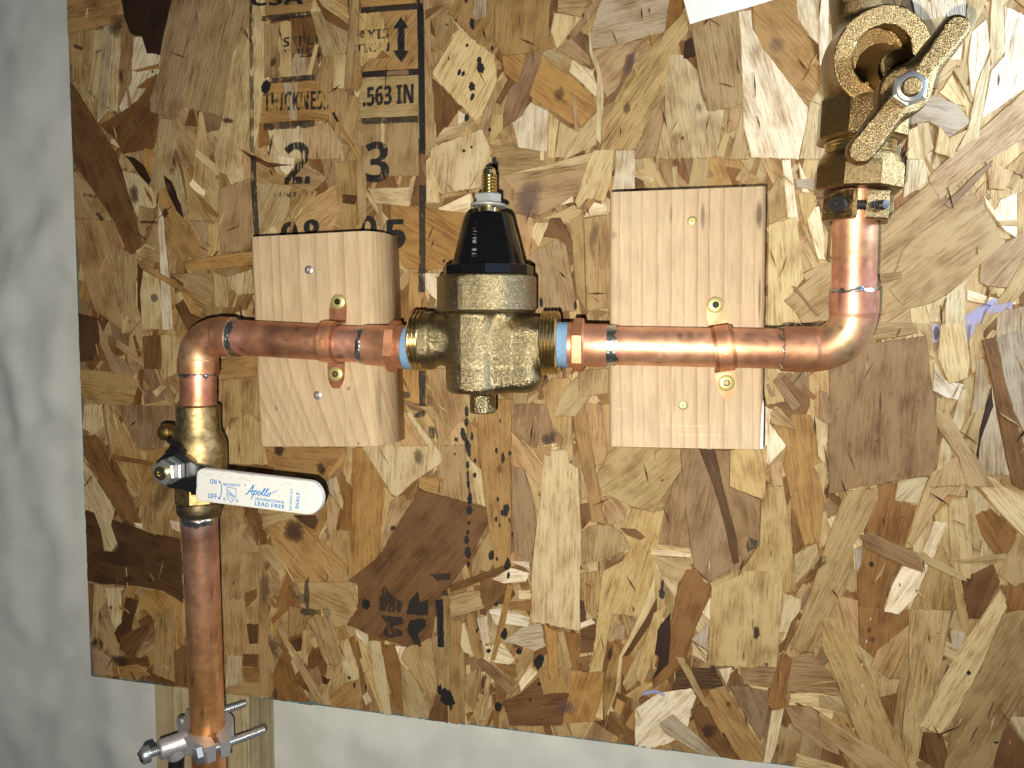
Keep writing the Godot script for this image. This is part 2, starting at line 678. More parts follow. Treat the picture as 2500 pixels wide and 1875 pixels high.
func ink_poly(kind: String, a: float, points: String) -> void:
	var o := numbers(points)
	var rough := PackedVector2Array()
	for i in o.size():
		for k in 5:
			var p := o[i].lerp(o[(i + 1) % o.size()], k / 5.0)
			rough.append(p + Vector2(noise.get_noise_2d(p.x * 9, p.y * 9), noise.get_noise_2d(p.x * 9 + 50, p.y * 9)) * 0.5)
	ink.fill(rough, ink_color(kind), a)


func ink_blob(kind: String, a: float, x: float, y: float, rx: float, ry: float, turn: float) -> void:
	var soft := kind in ["d", "u", "h"]
	for layer in (5 if soft else 1):
		var o := PackedVector2Array()
		var grow := 1.0 + (layer - 2) * 0.17 if soft else 1.0
		var count := 28
		for k in count:
			var t := TAU * k / count
			var p := Vector2(cos(t) * rx, sin(t) * ry) * grow * (1.0 if soft else 1.18)
			p *= 1.0 + 0.38 * noise.get_noise_2d(x * 7 + cos(t) * 14, y * 7 + sin(t) * 14)
			o.append(Vector2(x, y) + p.rotated(deg_to_rad(-turn)))
		ink.fill(o, ink_color(kind), 1.0 - pow(1.0 - minf(a, 0.97), 0.34) if soft else a, 0.25 if soft else 0.0)


func ink_text(a: float, text: String, left: Vector2, right: Vector2, top: Vector2) -> void:
	for o in [Vector2(0, 0), Vector2(0.35, 0.1), Vector2(-0.3, -0.15)]:
		ink.write(text, left + o, right + o, top + o, ink_color("k"), a)


# ---------------------------------------------------------------- one flake of wood in the board's face
func flake(s: Shape, outline: PackedVector2Array, turn: float, z: float, tone: Array, drop: float, offset: Vector2, fringe: float) -> void:
	var dir := Vector2(cos(turn), sin(turn))
	var across := Vector2(-dir.y, dir.x)
	var o := PackedVector2Array()
	for i in outline.size():
		var a := outline[i]
		var b := outline[(i + 1) % outline.size()]
		var e := b - a
		var length := e.length()
		if length < 0.05:
			continue
		var cross := absf(e.normalized().dot(across))
		var steps := clampi(int(length / lerpf(5.0, 1.3, cross * cross)), 1, 24)
		for k in steps:
			var p := a + e * (float(k) / steps)
			var torn := rng.randf_range(-1, 1) * fringe * cross * cross
			p += dir * torn + across * noise.get_noise_2d(p.x * 4, p.y * 4) * 0.35
			o.append(p)
	if o.size() < 3:
		return
	var ids := Geometry2D.triangulate_polygon(o)
	if ids.is_empty():
		o = outline.duplicate()
		ids = Geometry2D.triangulate_polygon(o)
		if ids.is_empty():
			return
	if Geometry2D.is_polygon_clockwise(o):
		o.reverse()
		ids = Geometry2D.triangulate_polygon(o)
		if ids.is_empty():
			return
	var k := o.size()
	var base := s.v.size()
	s.color = Color(tone[0], tone[1], tone[2])
	var inner := PackedVector2Array()
	for i in k:
		var ea := (o[i] - o[(i + k - 1) % k]).normalized()
		var eb := (o[(i + 1) % k] - o[i]).normalized()
		var m := (Vector2(ea.y, -ea.x) + Vector2(eb.y, -eb.x)).normalized()
		inner.append(o[i] - m * 0.34)
	var lift := Vector2(rng.randf_range(-1, 1), rng.randf_range(-1, 1)) * 0.02
	var mid := o[0]
	for i in range(0, ids.size(), 3):
		var q := [inner[ids[i]], inner[ids[i + 1]], inner[ids[i + 2]]]
		if (q[1] - q[0]).cross(q[2] - q[0]) > 0.0:
			q = [q[0], q[2], q[1]]
		for p in q:
			s.point(Vector3(p.x, p.y, z), Vector3(-lift.x, -lift.y, 1), Vector2(p.dot(dir) / 150.0, p.dot(across) / 75.0) + offset, Vector2((p.x - INK_X) / INK_W, (INK_Y - p.y) / INK_H))
	for i in k:
		var j := (i + 1) % k
		var e := (o[j] - o[i]).normalized()
		var side := Vector3(e.y, -e.x, 0)
		var slant := (side + Vector3(0, 0, 0.6)).normalized()
		var q := [Vector3(inner[i].x, inner[i].y, z), Vector3(inner[j].x, inner[j].y, z), Vector3(o[j].x, o[j].y, z - 0.42), Vector3(o[i].x, o[i].y, z - 0.42), Vector3(o[j].x, o[j].y, z - drop), Vector3(o[i].x, o[i].y, z - drop)]
		for f in [[0, 1, 2, slant], [0, 2, 3, slant], [3, 2, 4, side], [3, 4, 5, side]]:
			var a: Vector3 = q[f[0]]
			var b: Vector3 = q[f[1]]
			var c: Vector3 = q[f[2]]
			var nn: Vector3 = f[3]
			if (b - a).cross(c - a).dot(nn) > 0.0:
				var swap := b
				b = c
				c = swap
			for p in [a, b, c]:
				s.point(p, nn, Vector2((p as Vector3).x * dir.x + (p as Vector3).y * dir.y, (p as Vector3).x * across.x + (p as Vector3).y * across.y) / Vector2(150, 75) + offset, Vector2(((p as Vector3).x - INK_X) / INK_W, (INK_Y - (p as Vector3).y) / INK_H))


func strand(tone: String, inked: bool, big: bool, turn: float, z: float, points: String) -> void:
	var base: Array = TONES[tone]
	var v := rng.randf_range(0.86, 1.14)
	var warm := rng.randf_range(-0.07, 0.07)
	var c := [base[0] * v * (1.0 + warm * 0.5), base[1] * v, base[2] * v * (1.0 - warm * 1.5)]
	var kind: int = [0, 0, 1, 2][rng.randi_range(0, 3)]
	if tone in ["W", "P", "R"] and rng.randf() < 0.5:
		kind = 2
	var offset := Vector2(rng.randf(), rng.randf())
	if big:
		var s := Shape.new()
		flake(s, numbers(points), deg_to_rad(turn), z, c, 0.9, offset, 0.55)
		if s.v.size():
			put("wood_strand", s, mats["strand_%d%s" % [kind, "" if inked else "_bare"]], board)
	else:
		flake(small_strands, numbers(points), deg_to_rad(turn), z, c, 0.9, offset, 0.45)


# ---------------------------------------------------------------- the scene
func _ready() -> void:
	rng.seed = 20
	noise.seed = 3
	noise.frequency = 0.11
	var camera := Camera3D.new()
	camera.name = "camera"
	camera.fov = 53.06
	camera.near = 0.02
	camera.far = 20.0
	var right := Vector3(0.98419, -0.00164, -0.1771)
	var up := Vector3(-0.00914, 0.99816, -0.06002)
	camera.transform = Transform3D(Basis(right, up, right.cross(up)).orthonormalized(), Vector3(0, 0, 497) * MM)
	add_child(camera)
	camera.make_current()
	var e := Environment.new()
	e.background_mode = Environment.BG_COLOR
	e.background_color = Color(0.034, 0.036, 0.041).linear_to_srgb()
	e.tonemap_mode = Environment.TONE_MAPPER_LINEAR
	e.tonemap_exposure = 1.12
	e.sdfgi_enabled = true
	e.ssao_enabled = true
	e.ssil_enabled = true
	var w := WorldEnvironment.new()
	w.name = "environment"
	w.environment = e
	add_child(w)
	# the camera's flash, a little below and to the left of its lens
	var flash := AreaLight3D.new()
	flash.name = "camera_flash"
	flash.area_size = Vector2(0.004, 0.004)
	flash.light_color = Color(1.0, 0.955, 0.865)
	flash.light_energy = 0.315
	flash.area_range = 6.0
	flash.shadow_enabled = true
	add_child(flash)
	var beside := Vector3(0, 0, 497) + right * -14.0 - up * 21.0
	flash.look_at_from_position(beside * MM, Vector3(-30, -20, 0) * MM)
	# the cool lamp that stands to the right, out of the picture
	var lamp := AreaLight3D.new()
	lamp.name = "side_lamp"
	lamp.area_size = Vector2(0.10, 0.10)
	lamp.light_color = Color(0.86, 0.93, 1.0)
	lamp.light_energy = 0.12
	lamp.shadow_enabled = true
	add_child(lamp)
	lamp.look_at_from_position(Vector3(350, 160, 130) * MM, Vector3(110, 95, 30) * MM)

	# dull daylight from a window up to the right, behind the camera
	var window := AreaLight3D.new()
	window.name = "room_window"
	window.area_size = Vector2(0.5, 0.45)
	window.light_color = Color(0.62, 0.76, 1.0)
	window.light_energy = 0.07
	window.shadow_enabled = true
	add_child(window)
	window.look_at_from_position(Vector3(620, 330, 900) * MM, Vector3(-60, 20, 0) * MM)

	make_materials()
	make_backdrop()
	make_board()
	make_blocks()
	make_left_run()
	make_ball_valve()
	make_riser_pipe()
	make_regulator()
	make_right_run()
	make_angle_valve()
	make_straps()
	make_ground_clamp()
	make_paper()


func make_materials() -> void:
	ink = Canvas.new(2048, 1738, INK_X, INK_Y, 2048.0 / INK_W, Color(0, 0, 0, 0))
	var wear := noise_image(512, 96, 0.12, 77, 3)
	wear.resize(512, 512, Image.INTERPOLATE_CUBIC)
	var wear2 := noise_image(512, 512, 0.03, 78, 3)
	for y in 512:
		for x in 512:
			wear.set_pixel(x, y, Color(wear.get_pixel(x, y).r * 0.6 + wear2.get_pixel(x, y).r * 0.4, 0, 0))
	ink.wear = wear
	draw_ink()
	# specks and short dark fibres all over the face
	for i in 2300:
		var p := Vector2(rng.randf_range(-408, 230), rng.randf_range(-275, 255))
		var a := rng.randf_range(1.0, 2.1)
		var l := rng.randf_range(0.15, 0.5) if rng.randf() < 0.75 else rng.randf_range(0.6, 1.7)
		ink.line([p, p + Vector2(cos(a), sin(a)) * l], rng.randf_range(0.3, 0.45), ink_color("d"), rng.randf_range(0.3, 0.85), 0.0)
	for i in 110:
		var p := Vector2(rng.randf_range(-408, 230), rng.randf_range(-275, 255))
		ink_blob("h" if rng.randf() < 0.7 else "d", rng.randf_range(0.06, 0.2), p.x, p.y, rng.randf_range(1.2, 4), rng.randf_range(2, 7), rng.randf_range(-25, 25))
	# the mill's edge paint, smeared on to the face along the two cut edges
	for i in 260:
		var y := rng.randf_range(-255, 250)
		if noise.get_noise_1d(y * 1.1) > -0.12:
			ink.line([Vector2(-411, y), Vector2(-411 + rng.randf_range(0.5, 1.6), y + rng.randf_range(-1, 1))], 1.2, ink_color("t"), 0.75, 0.3)
		var x := rng.randf_range(-411, 20)
		if noise.get_noise_1d(x * 1.3 + 900) > -0.12:
			var b := -253.6 - (x + 411) * 0.0389
			ink.line([Vector2(x, b), Vector2(x + rng.randf_range(-1, 1), b + rng.randf_range(0.4, 1.8))], 1.4, ink_color("t"), 0.75, 0.3)
	var ink_texture := ImageTexture.create_from_image(ink.image())
	for kind in 3:
		var g := grain(kind)
		for bare in [false, true]:
			var m := mat("strand_%d%s" % [kind, "_bare" if bare else ""], [1, 1, 1], 0.62)
			m.albedo_texture = g[0]
			m.vertex_color_use_as_albedo = true
			m.metallic_specular = 0.42
			m.heightmap_enabled = true
			m.heightmap_texture = g[1]
			m.heightmap_scale = [0.045, 0.040, 0.075][kind]
			if not bare:
				m.detail_enabled = true
				m.detail_albedo = ink_texture
				m.detail_uv_layer = BaseMaterial3D.DETAIL_UV_2
	mat("board_core", [0.20, 0.125, 0.06], 0.8)
	mat("edge_paint", [0.05, 0.17, 0.20], 0.7)
	var rough := bump_texture(0.085, 5, 3)
	var tarnish := cloud_texture([0.80, 0.74, 0.70], [1.0, 1.0, 1.0], 0.008, 21)
	var smudge := bump_texture(0.02, 23, 4)
	var cu := mat("copper", [0.93, 0.565, 0.39], 0.25, 0.80)
	cu.albedo_texture = tarnish
	cu.vertex_color_use_as_albedo = true
	cu.uv1_triplanar = true
	cu.uv1_scale = Vector3.ONE * 14.0
	cu.roughness = 0.50
	cu.roughness_texture = cloud_texture([0.62, 0.62, 0.62], [1.0, 1.0, 1.0], 0.018, 27)
	var cast := mat("cast_brass", [0.42, 0.36, 0.225], 0.29, 1.0)
	rough_cast(cast, 34.0, 0.042, rough)
	cast.albedo_texture = cloud_texture([0.74, 0.72, 0.70], [1, 1, 1], 0.02, 29)
	var bronze := mat("cast_bronze", [0.38, 0.27, 0.13], 0.28, 1.0)
	rough_cast(bronze, 40.0, 0.036, rough)
	bronze.albedo_texture = cloud_texture([0.74, 0.72, 0.68], [1, 1, 1], 0.02, 33)
	var valve := mat("valve_brass", [0.62, 0.50, 0.27], 0.44, 1.0)
	rough_cast(valve, 30.0, 0.018, rough)
	valve.albedo_texture = cloud_texture([0.62, 0.56, 0.44], [1, 1, 1], 0.014, 35)
	valve.vertex_color_use_as_albedo = true
	mat("bright_brass", [0.82, 0.66, 0.32], 0.20, 1.0)
	var thread_brass := mat("thread_brass", [0.72, 0.60, 0.34], 0.24, 1.0)
	thread_brass.albedo_texture = tarnish
	thread_brass.uv1_triplanar = true
	thread_brass.uv1_scale = Vector3.ONE * 30.0
	var solder := mat("solder", [0.62, 0.64, 0.63], 0.30, 1.0)
	rough_cast(solder, 40.0, 0.03, smudge)
	mat("zinc", [0.62, 0.66, 0.70], 0.34, 0.85)
	var die := mat("die_cast", [0.66, 0.66, 0.70], 0.42, 0.65)
	rough_cast(die, 30.0, 0.02, rough)
	mat("washer_steel", [0.42, 0.45, 0.48], 0.5, 0.35)
	mat("dark_steel", [0.16, 0.16, 0.165], 0.32, 1.0)
	mat("black_steel", [0.045, 0.045, 0.047], 0.42, 0.6)
	mat("yellow_zinc", [0.56, 0.53, 0.24], 0.42, 0.55)
	mat("recess", [0.03, 0.028, 0.02], 0.6, 0.5)
	var cap := mat("black_cap", [0.004, 0.004, 0.005], 0.17)
	cap.albedo_texture = cap_scuffs()
	cap.albedo_color = Color.WHITE
	var dope := mat("thread_tape", [0.24, 0.42, 0.66], 0.65)
	rough_cast(dope, 90.0, 0.03, smudge)
	dope.albedo_texture = cloud_texture([0.55, 0.6, 0.65], [1, 1, 1], 0.03, 37)
	var rubber := mat("cable_jacket", [0.014, 0.014, 0.016], 0.45)
	rubber.metallic_specular = 0.5
	mat("white_letters", [0.55, 0.55, 0.55], 0.6)
	mat("paper", [0.80, 0.82, 0.84], 0.7)
	var block := mat("straight_pine", [1, 1, 1], 0.66)
	block.albedo_texture = pine(0.02, 41, [0.555, 0.44, 0.30], [0.31, 0.165, 0.095], 12.0, 8.0, [[0.60, 0.11, 0.02, 0.07, 0.6], [0.95, 0.11, 0.03, 0.07, 0.75], [0.96, 0.42, 0.012, 0.12, 0.7], [0.40, 0.10, 0.012, 0.05, 0.4], [0.03, 0.17, 0.03, 0.02, 0.4], [0.43, 0.78, 0.02, 0.1, 0.3], [0.5, 0.905, 0.25, 0.004, -0.22], [0.6, 0.94, 0.2, 0.004, -0.22], [0.08, 0.845, 0.05, 0.006, -0.25], [0.5, 0.992, 0.5, 0.006, -0.2], [0.2, 0.3, 0.012, 0.2, -0.15], [0.7, 0.6, 0.01, 0.15, 0.3]])
	var block2 := mat("bent_pine", [1, 1, 1], 0.66)
	block2.albedo_texture = pine(0.42, 47, [0.54, 0.42, 0.275], [0.36, 0.215, 0.115], 10.0, 4.0, [[0.16, 0.78, 0.012, 0.012, 0.6], [0.72, 0.70, 0.015, 0.012, 0.7], [0.78, 0.93, 0.01, 0.012, 0.6], [0.98, 0.75, 0.06, 0.18, 0.35]])
	for b in [block, block2]:
		b.heightmap_enabled = true
		b.heightmap_texture = bump_texture(0.08, 43, 3)
		b.heightmap_scale = 0.012
	var stud := mat("stud_pine", [1, 1, 1], 0.7)
	stud.albedo_texture = pine(0.0, 53, [0.52, 0.44, 0.27], [0.24, 0.17, 0.08], 9.0, 5.0)
	var sheet := mat("sheeting", [0.76, 0.81, 0.82], 0.40)
	sheet.albedo_texture = cloud_texture([0.90, 0.90, 0.90], [1, 1, 1], 0.01, 57, 512)
	sheet.uv1_scale = Vector3(3, 3, 1)
	sheet.metallic_specular = 0.4
	var grip := mat("handle_vinyl", [1, 1, 1], 0.42)
	grip.albedo_texture = handle_print()
	grip.vertex_color_use_as_albedo = true


func make_backdrop() -> void:
	# the white sheeting behind everything, in loose folds
	var s := Shape.new()
	var f := FastNoiseLite.new()
	f.seed = 9
	f.frequency = 0.008
	f.fractal_octaves = 3
	var folds := [
		[Vector2(-464, 111), Vector2(-502, 59), 8.1, 7.0],
		[Vector2(-502, 59), Vector2(-527, 22), 7.2, 5.0],
		[Vector2(-521, -5), Vector2(-505, -46), 6.3, 6.0],
		[Vector2(-505, -46), Vector2(-513, -97), 7.2, 6.0],
		[Vector2(-491, -35), Vector2(-464, -65), 8.1, 5.0],
		[Vector2(-517, 194), Vector2(-503, 135), 14.4, 7.0],
		[Vector2(-487, 231), Vector2(-476, 134), 16.2, 6.0],
		[Vector2(-529, -104), Vector2(-525, -174), 11.7, 6.0],
		[Vector2(-498, -110), Vector2(-482, -172), 10.8, 5.0],
		[Vector2(-464, -209), Vector2(-520, -241), 10.8, 6.0],
		[Vector2(-520, -241), Vector2(-543, -256), 9.0, 5.0],
		[Vector2(-534, -284), Vector2(-473, -333), 13.5, 6.0],
		[Vector2(-548, -318), Vector2(-501, -357), 12.6, 6.0],
		[Vector2(-449, -320), Vector2(-419, -353), 9.0, 4.0],
		[Vector2(-283, -285), Vector2(-181, -326), 12.6, 5.0],
		[Vector2(-255, -276), Vector2(-214, -279), 7.2, 3.0],
		[Vector2(-148, -306), Vector2(-85, -324), 14.4, 5.0],
		[Vector2(-312, -315), Vector2(-305, -346), 9.0, 5.0],
		[Vector2(-528, 89), Vector2(-505, 75), 8.1, 5.0],
		[Vector2(-504, 265), Vector2(-499, 213), 12.6, 5.0]]
	var height := func(x: float, y: float) -> float:
		var z := -58.0 + 7.0 * f.get_noise_2d(x * 0.9, y * 0.35) + 2.2 * f.get_noise_2d(x * 1.5 + 400, y * 0.9)
		for fold in folds:
			var p := Vector2(x, y)
			var from: Vector2 = fold[0]
			var d: Vector2 = fold[1] - from
			var length := d.length()
			var t := (p - from).dot(d) / (length * length)
			var off := (p - from).dot(Vector2(-d.y, d.x) / length) + 4.0 * f.get_noise_2d(t * 40.0, from.x)
			var wide: float = fold[2] * 1.4 * (1.0 + 0.8 * absf(t - 0.5))
			z += 0.5 * (fold[3] as float) * exp(-pow((t - 0.5) * 1.7, 4.0)) * exp(-absf(off) * off * signf(off) / (wide * wide)) * (1.0 - 0.35 * signf(off) * clampf(absf(off) / wide, 0, 1))
		return z
	var nx := 260
	var ny := 220
	var x0 := -620.0
	var y0 := -470.0
	var step := 3.8
	var grid := []
	for j in ny + 1:
		var row := PackedFloat32Array()
		for i in nx + 1:
			row.append(height.call(x0 + i * step, y0 + j * step))
		grid.append(row)
	var pt := func(i: int, j: int) -> Vector3:
		return Vector3(x0 + i * step, y0 + j * step, grid[j][i])
	var nm := func(i: int, j: int) -> Vector3:
		var a: float = grid[j][mini(i + 1, nx)] - grid[j][maxi(i - 1, 0)]
		var b: float = grid[mini(j + 1, ny)][i] - grid[maxi(j - 1, 0)][i]
		return Vector3(-a / (2 * step), -b / (2 * step), 1).normalized()
	for j in ny:
		for i in nx:
			var q := [pt.call(i, j), pt.call(i + 1, j), pt.call(i + 1, j + 1), pt.call(i, j + 1)]
			var m := [nm.call(i, j), nm.call(i + 1, j), nm.call(i + 1, j + 1), nm.call(i, j + 1)]
			var u := Vector2(i, j) / 260.0
			s.tri(q[0], q[1], q[2], m[0], m[1], m[2], u, u + Vector2(1, 0) / 260.0, u + Vector2(1, 1) / 260.0)
			s.tri(q[0], q[2], q[3], m[0], m[2], m[3], u, u + Vector2(1, 1) / 260.0, u + Vector2(0, 1) / 260.0)
	var o := put("wall_sheeting", s, mats["sheeting"])
	tag(o, "pale grey wrinkled sheeting hanging behind the strand board", "sheeting")
	# the stud that carries the board
	var b := Shape.new()
	b.slab(numbers("-369,-470 -291.5,-470 -291.5,230 -369,230"), -52.6, -14.6, 2.0, 1.0 / 89.0)
	var st := put("wall_stud", b, mats["stud_pine"])
	tag(st, "upright yellowish pine stud showing below the board's lower left corner", "stud")


func make_board() -> void:
	board = thing("strand_board", "large sheet of oriented strand board with black mill print and stains", "board", Vector3.ZERO)
	var s := Shape.new()
	s.slab(numbers("-410.6,-252.9 300,-280.6 300,292 -410.6,292"), -14.3, -1.4, 0.0)
	put("board_core", s, mats["board_core"], board)
	var p := Shape.new()
	p.slab(numbers("-411,-253.4 300,-281.1 300,-280.75 -410.75,-253.05 -410.75,292 -411,292"), -14.2, -1.0, 0.0)
	put("edge_paint", p, mats["edge_paint"], board)
	small_strands = Shape.new()
	# flakes deeper in the sheet, seen in the gaps and beyond the picture
	var tones := ["T", "H", "S", "R", "B", "P", "A", "M", "S", "T"]
	for i in 3000:
		var c := Vector2(rng.randf_range(-405, 295), rng.randf_range(-270, 285))
		var a := PI * 0.5 + rng.randfn(0, 0.5)
		var l := rng.randf_range(12, 42)
		var h := rng.randf_range(3, 11)
		if i > 2200:
			l = rng.randf_range(4, 16)
			h = rng.randf_range(0.8, 3.2)
		var d := Vector2(cos(a), sin(a))
		var n := Vector2(-d.y, d.x)
		var o := PackedVector2Array()
		for q in [Vector2(-l, -h), Vector2(l, -h * rng.randf_range(0.4, 1.1)), Vector2(l * rng.randf_range(0.8, 1), h * rng.randf_range(0.4, 1.1)), Vector2(-l, h)]:
			var pt: Vector2 = c + d * q.x + n * q.y
			pt.x = clampf(pt.x, -410.6, 300)
			pt.y = clampf(pt.y, -253.3 - (pt.x + 411) * 0.0389, 292)
			o.append(pt)
		var tone: Array = TONES[tones[rng.randi_range(0, 9)]]
		var v := rng.randf_range(0.75, 1.2)
		var z := -1.15 + 0.62 * i / 3000.0
		flake(small_strands, o, a, z, [tone[0] * v, tone[1] * v, tone[2] * v], 0.5, Vector2(rng.randf(), rng.randf()), 0.5)
	lay_strands()
	# loose splinters and fibres lying on the face
	for i in 420:
		var c := Vector2(rng.randf_range(-402, 225), rng.randf_range(-255, 245))
		var a := PI * 0.5 + rng.randfn(0, 0.6)
		var l := rng.randf_range(2, 8)
		var h := rng.randf_range(0.35, 0.8)
		var d := Vector2(cos(a), sin(a))
		var n := Vector2(-d.y, d.x)
		var o := PackedVector2Array([c - d * l - n * h * 0.3, c + n * -h, c + d * l, c + n * h * 0.7])
		for k in 4:
			o[k] = Vector2(maxf(o[k].x, -410.4), maxf(o[k].y, -253.0 - (o[k].x + 411) * 0.0389))
		var tone: Array = TONES[["P", "S", "T", "D", "A", "B", "S", "U"][rng.randi_range(0, 7)]]
		flake(small_strands, o, a, rng.randf_range(0.5, 1.1), tone, 0.9, Vector2(rng.randf(), rng.randf()), 0.2)
	var rest := put("small_strands", small_strands, mats["strand_0"], board)
	rest.set_meta("kind", "stuff")


func block_shape(width: float, height: float, corner: float, right_x: float, right_z: float) -> Shape:
	# a cut length of two-by-four: its long edges are eased, its ends are sawn square
	var s := Shape.new()
	var o := PackedVector2Array()
	var hw := width * 0.5
	o.append(Vector2(-hw, 0.6))
	o.append(Vector2(hw, 0.6))
	for k in 7:
		var a := PI * 0.5 * k / 6
		o.append(Vector2(hw - right_x + right_x * cos(a), 38.0 - right_z + right_z * sin(a)))
	for k in 7:
		var a := PI * 0.5 * (1.0 + k / 6.0)
		o.append(Vector2(-hw + corner + corner * cos(a), 38.0 - corner + corner * sin(a)))
	# drawn as a section in x, z and pulled along y
	s.t = Transform3D(Basis(Vector3(1, 0, 0), Vector3(0, 0, 1), Vector3(0, -1, 0)), Vector3.ZERO)
	s.slab(o, -height * 0.5, height * 0.5, 0.35, 0.01, true)
	for i in s.v.size():
		var p := s.v[i] * 1000.0
		s.uv[i] = Vector2(0.5 + (p.x + (38.0 - p.z) * signf(p.x)) / 89.0, 0.5 - p.y / 152.0)
	return s


func wood_screw(parent: Node3D, at: Vector3, r: float, proud: bool, m: String) -> void:
	var s := Shape.new()
	var t := Transform3D(Basis(Vector3(1, 0, 0), PI * 0.5), at)
	s.t = t
	if proud:
		s.lathe([Vector2(r * 0.94, -1.2), Vector2(r, -0.1), Vector2(r * 0.96, 0.55), Vector2(r * 0.82, 0.95), Vector2(r * 0.42, 1.1)], 36)
	else:
		s.lathe([Vector2(r * 1.22, 0.25), Vector2(r * 1.12, -0.3), Vector2(r, -0.75)], 30)
		s.lathe([Vector2(r, -0.8), Vector2(r * 0.97, 0.1), Vector2(r * 0.8, 0.55), Vector2(r * 0.45, 0.72)], 30)
	var top := 1.1 if proud else 0.72
	var o := put("wood_screw", s, mats[m], parent)
	var h := Shape.new()
	h.t = t
	# a star shaped drive recess
	var rim := PackedVector2Array()
	for k in 36:
		var a := TAU * k / 36
		rim.append(Vector2(cos(a), sin(a)) * r * (0.31 + 0.075 * cos(a * 6.0)))
	for k in 36:
		var a := rim[k]
		var b := rim[(k + 1) % 36]
		var pa := Vector3(a.x, top, a.y)
		var pb := Vector3(b.x, top, b.y)
		var da := Vector3(a.x, top - 1.3, a.y) * Vector3(0.85, 1, 0.85)
		var db := Vector3(b.x, top - 1.3, b.y) * Vector3(0.85, 1, 0.85)
		var inward := Vector3(-(a + b).x, 0, -(a + b).y).normalized()
		h.quad(pa, pb, db, da, inward)
		h.tri(da, db, Vector3(0, top - 1.3, 0), Vector3.UP, Vector3.UP, Vector3.UP)
		var ea := Vector3(cos(TAU * k / 36), 0, sin(TAU * k / 36)) * r * 0.46 + Vector3.UP * (top - 0.02)
		var eb := Vector3(cos(TAU * (k + 1) / 36), 0, sin(TAU * (k + 1) / 36)) * r * 0.46 + Vector3.UP * (top - 0.02)
		h.quad(pa, pb, eb, ea, Vector3.UP)
	put("drive_recess", h, mats[m if not proud else "recess"], o)


func make_blocks() -> void:
	var a := thing("mounting_block", "pinkish pine block with bent growth lines behind the left copper pipe", "wood block", Vector3(-208, -2.2, 0), "pine blocks that carry the copper pipe")
	a.rotation_degrees.z = 1.4
	put("block", block_shape(87, 135, 3.5, 13.0, 19.0), mats["bent_pine"], a)
	wood_screw(a, Vector3(-4, 45, 37.7), 3.1, false, "zinc")
	wood_screw(a, Vector3(-1.5, -34.5, 37.7), 3.1, false, "zinc")
	var b := thing("mounting_block", "taller pine block with straight growth lines behind the right copper pipe", "wood block", Vector3(20, 9.8, 0), "pine blocks that carry the copper pipe")
	b.rotation_degrees.z = 0.2
	put("block", block_shape(88, 150, 3.2, 3.2, 3.2), mats["straight_pine"], b)
	var paint := Shape.new()
	paint.slab(numbers("42.5,-74.4 44.1,-74.4 44.15,-52 43.9,-46 43.3,-49 42.7,-60"), 37.0, 38.12, 0.1)
	put("white_paint_streak", paint, mats["paper"], b)
	wood_screw(b, Vector3(3.1, 56.9, 37.7), 3.1, false, "yellow_zinc")
	wood_screw(b, Vector3(-1.1, -49.6, 37.7), 3.3, false, "yellow_zinc")


func arc_path(a: Vector3, corner: Vector3, b: Vector3, radius: float, steps := 14) -> Array:
	# from a to b round a corner
	var da := (a - corner).normalized()
	var db := (b - corner).normalized()
	var center := corner + (da + db) * radius
	var o := [a]
	for k in steps + 1:
		var t := PI * 0.5 * k / steps
		o.append(center - db * radius * cos(t) - da * radius * sin(t))
	o.append(b)
	return o


func solder_ring(parent: Node3D, at: Vector3, d: Vector3, r: float, width: float, called := "solder_joint") -> void:
	var s := Shape.new()
	s.t = along(d, at)
	var ragged := []
	var count := 44
	for k in 7:
		var f := k / 6.0
		ragged.append(Vector2(r + 0.75 * sin(PI * f) * (0.6 + 0.4 * sin(f * 5.0 + 1.0)) - 0.1, (f - 0.5) * width))
	s.lathe(ragged, count, false, 0.0, 60.0)
	# uneven edges, as molten metal leaves them
	for i in s.v.size():
		var p := s.v[i] * 1000.0
		s.v[i] += (d.normalized() * noise.get_noise_3d(p.x * 1.6, p.y * 1.6, p.z * 1.6) * 3.2) * MM
	put(called, s, mats["solder"], parent)


# copper tints: bright, pink after flux, brown where hot, gold where tarnished
const BRIGHT := Color(1.0, 0.96, 0.92)
const PINK := Color(0.93, 0.80, 0.86)
const BROWN := Color(0.78, 0.68, 0.60)
const GOLD := Color(0.95, 1.12, 0.95)
const OLIVE := Color(0.70, 0.84, 0.72)
const DARK := Color(0.30, 0.26, 0.26)
const ORANGE := Color(0.78, 0.66, 0.42)


# heat marks and flux stains, uneven round the pipe
func stain(s: Shape) -> void:
	for i in s.v.size():
		var p := s.v[i] * 1000.0
		var a := noise.get_noise_3d(p.x * 0.75, p.y * 0.75, p.z * 0.75)
		var b := noise.get_noise_3d(p.x * 1.9 + 70, p.y * 1.9, p.z * 1.9)
		var k := 1.0 + 0.16 * a + 0.12 * b
		var soot := smoothstep(0.33, 0.62, a + 0.35 * b)
		var c := s.c[i]
		s.c[i] = Color(c.r * k, c.g * k * (1.0 + 0.07 * b), c.b * k * (1.0 - 0.05 * a)).lerp(Color(0.16, 0.12, 0.10), soot * 0.72)


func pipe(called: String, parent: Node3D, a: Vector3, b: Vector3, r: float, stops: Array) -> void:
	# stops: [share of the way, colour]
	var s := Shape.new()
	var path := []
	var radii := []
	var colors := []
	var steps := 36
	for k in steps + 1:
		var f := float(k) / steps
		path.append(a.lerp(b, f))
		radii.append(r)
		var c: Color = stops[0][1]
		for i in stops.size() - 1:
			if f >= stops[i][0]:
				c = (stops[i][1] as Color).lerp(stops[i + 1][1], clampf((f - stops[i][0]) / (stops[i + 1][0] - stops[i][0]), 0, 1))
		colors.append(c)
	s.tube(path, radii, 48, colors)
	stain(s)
	put(called, s, mats["copper"], parent)


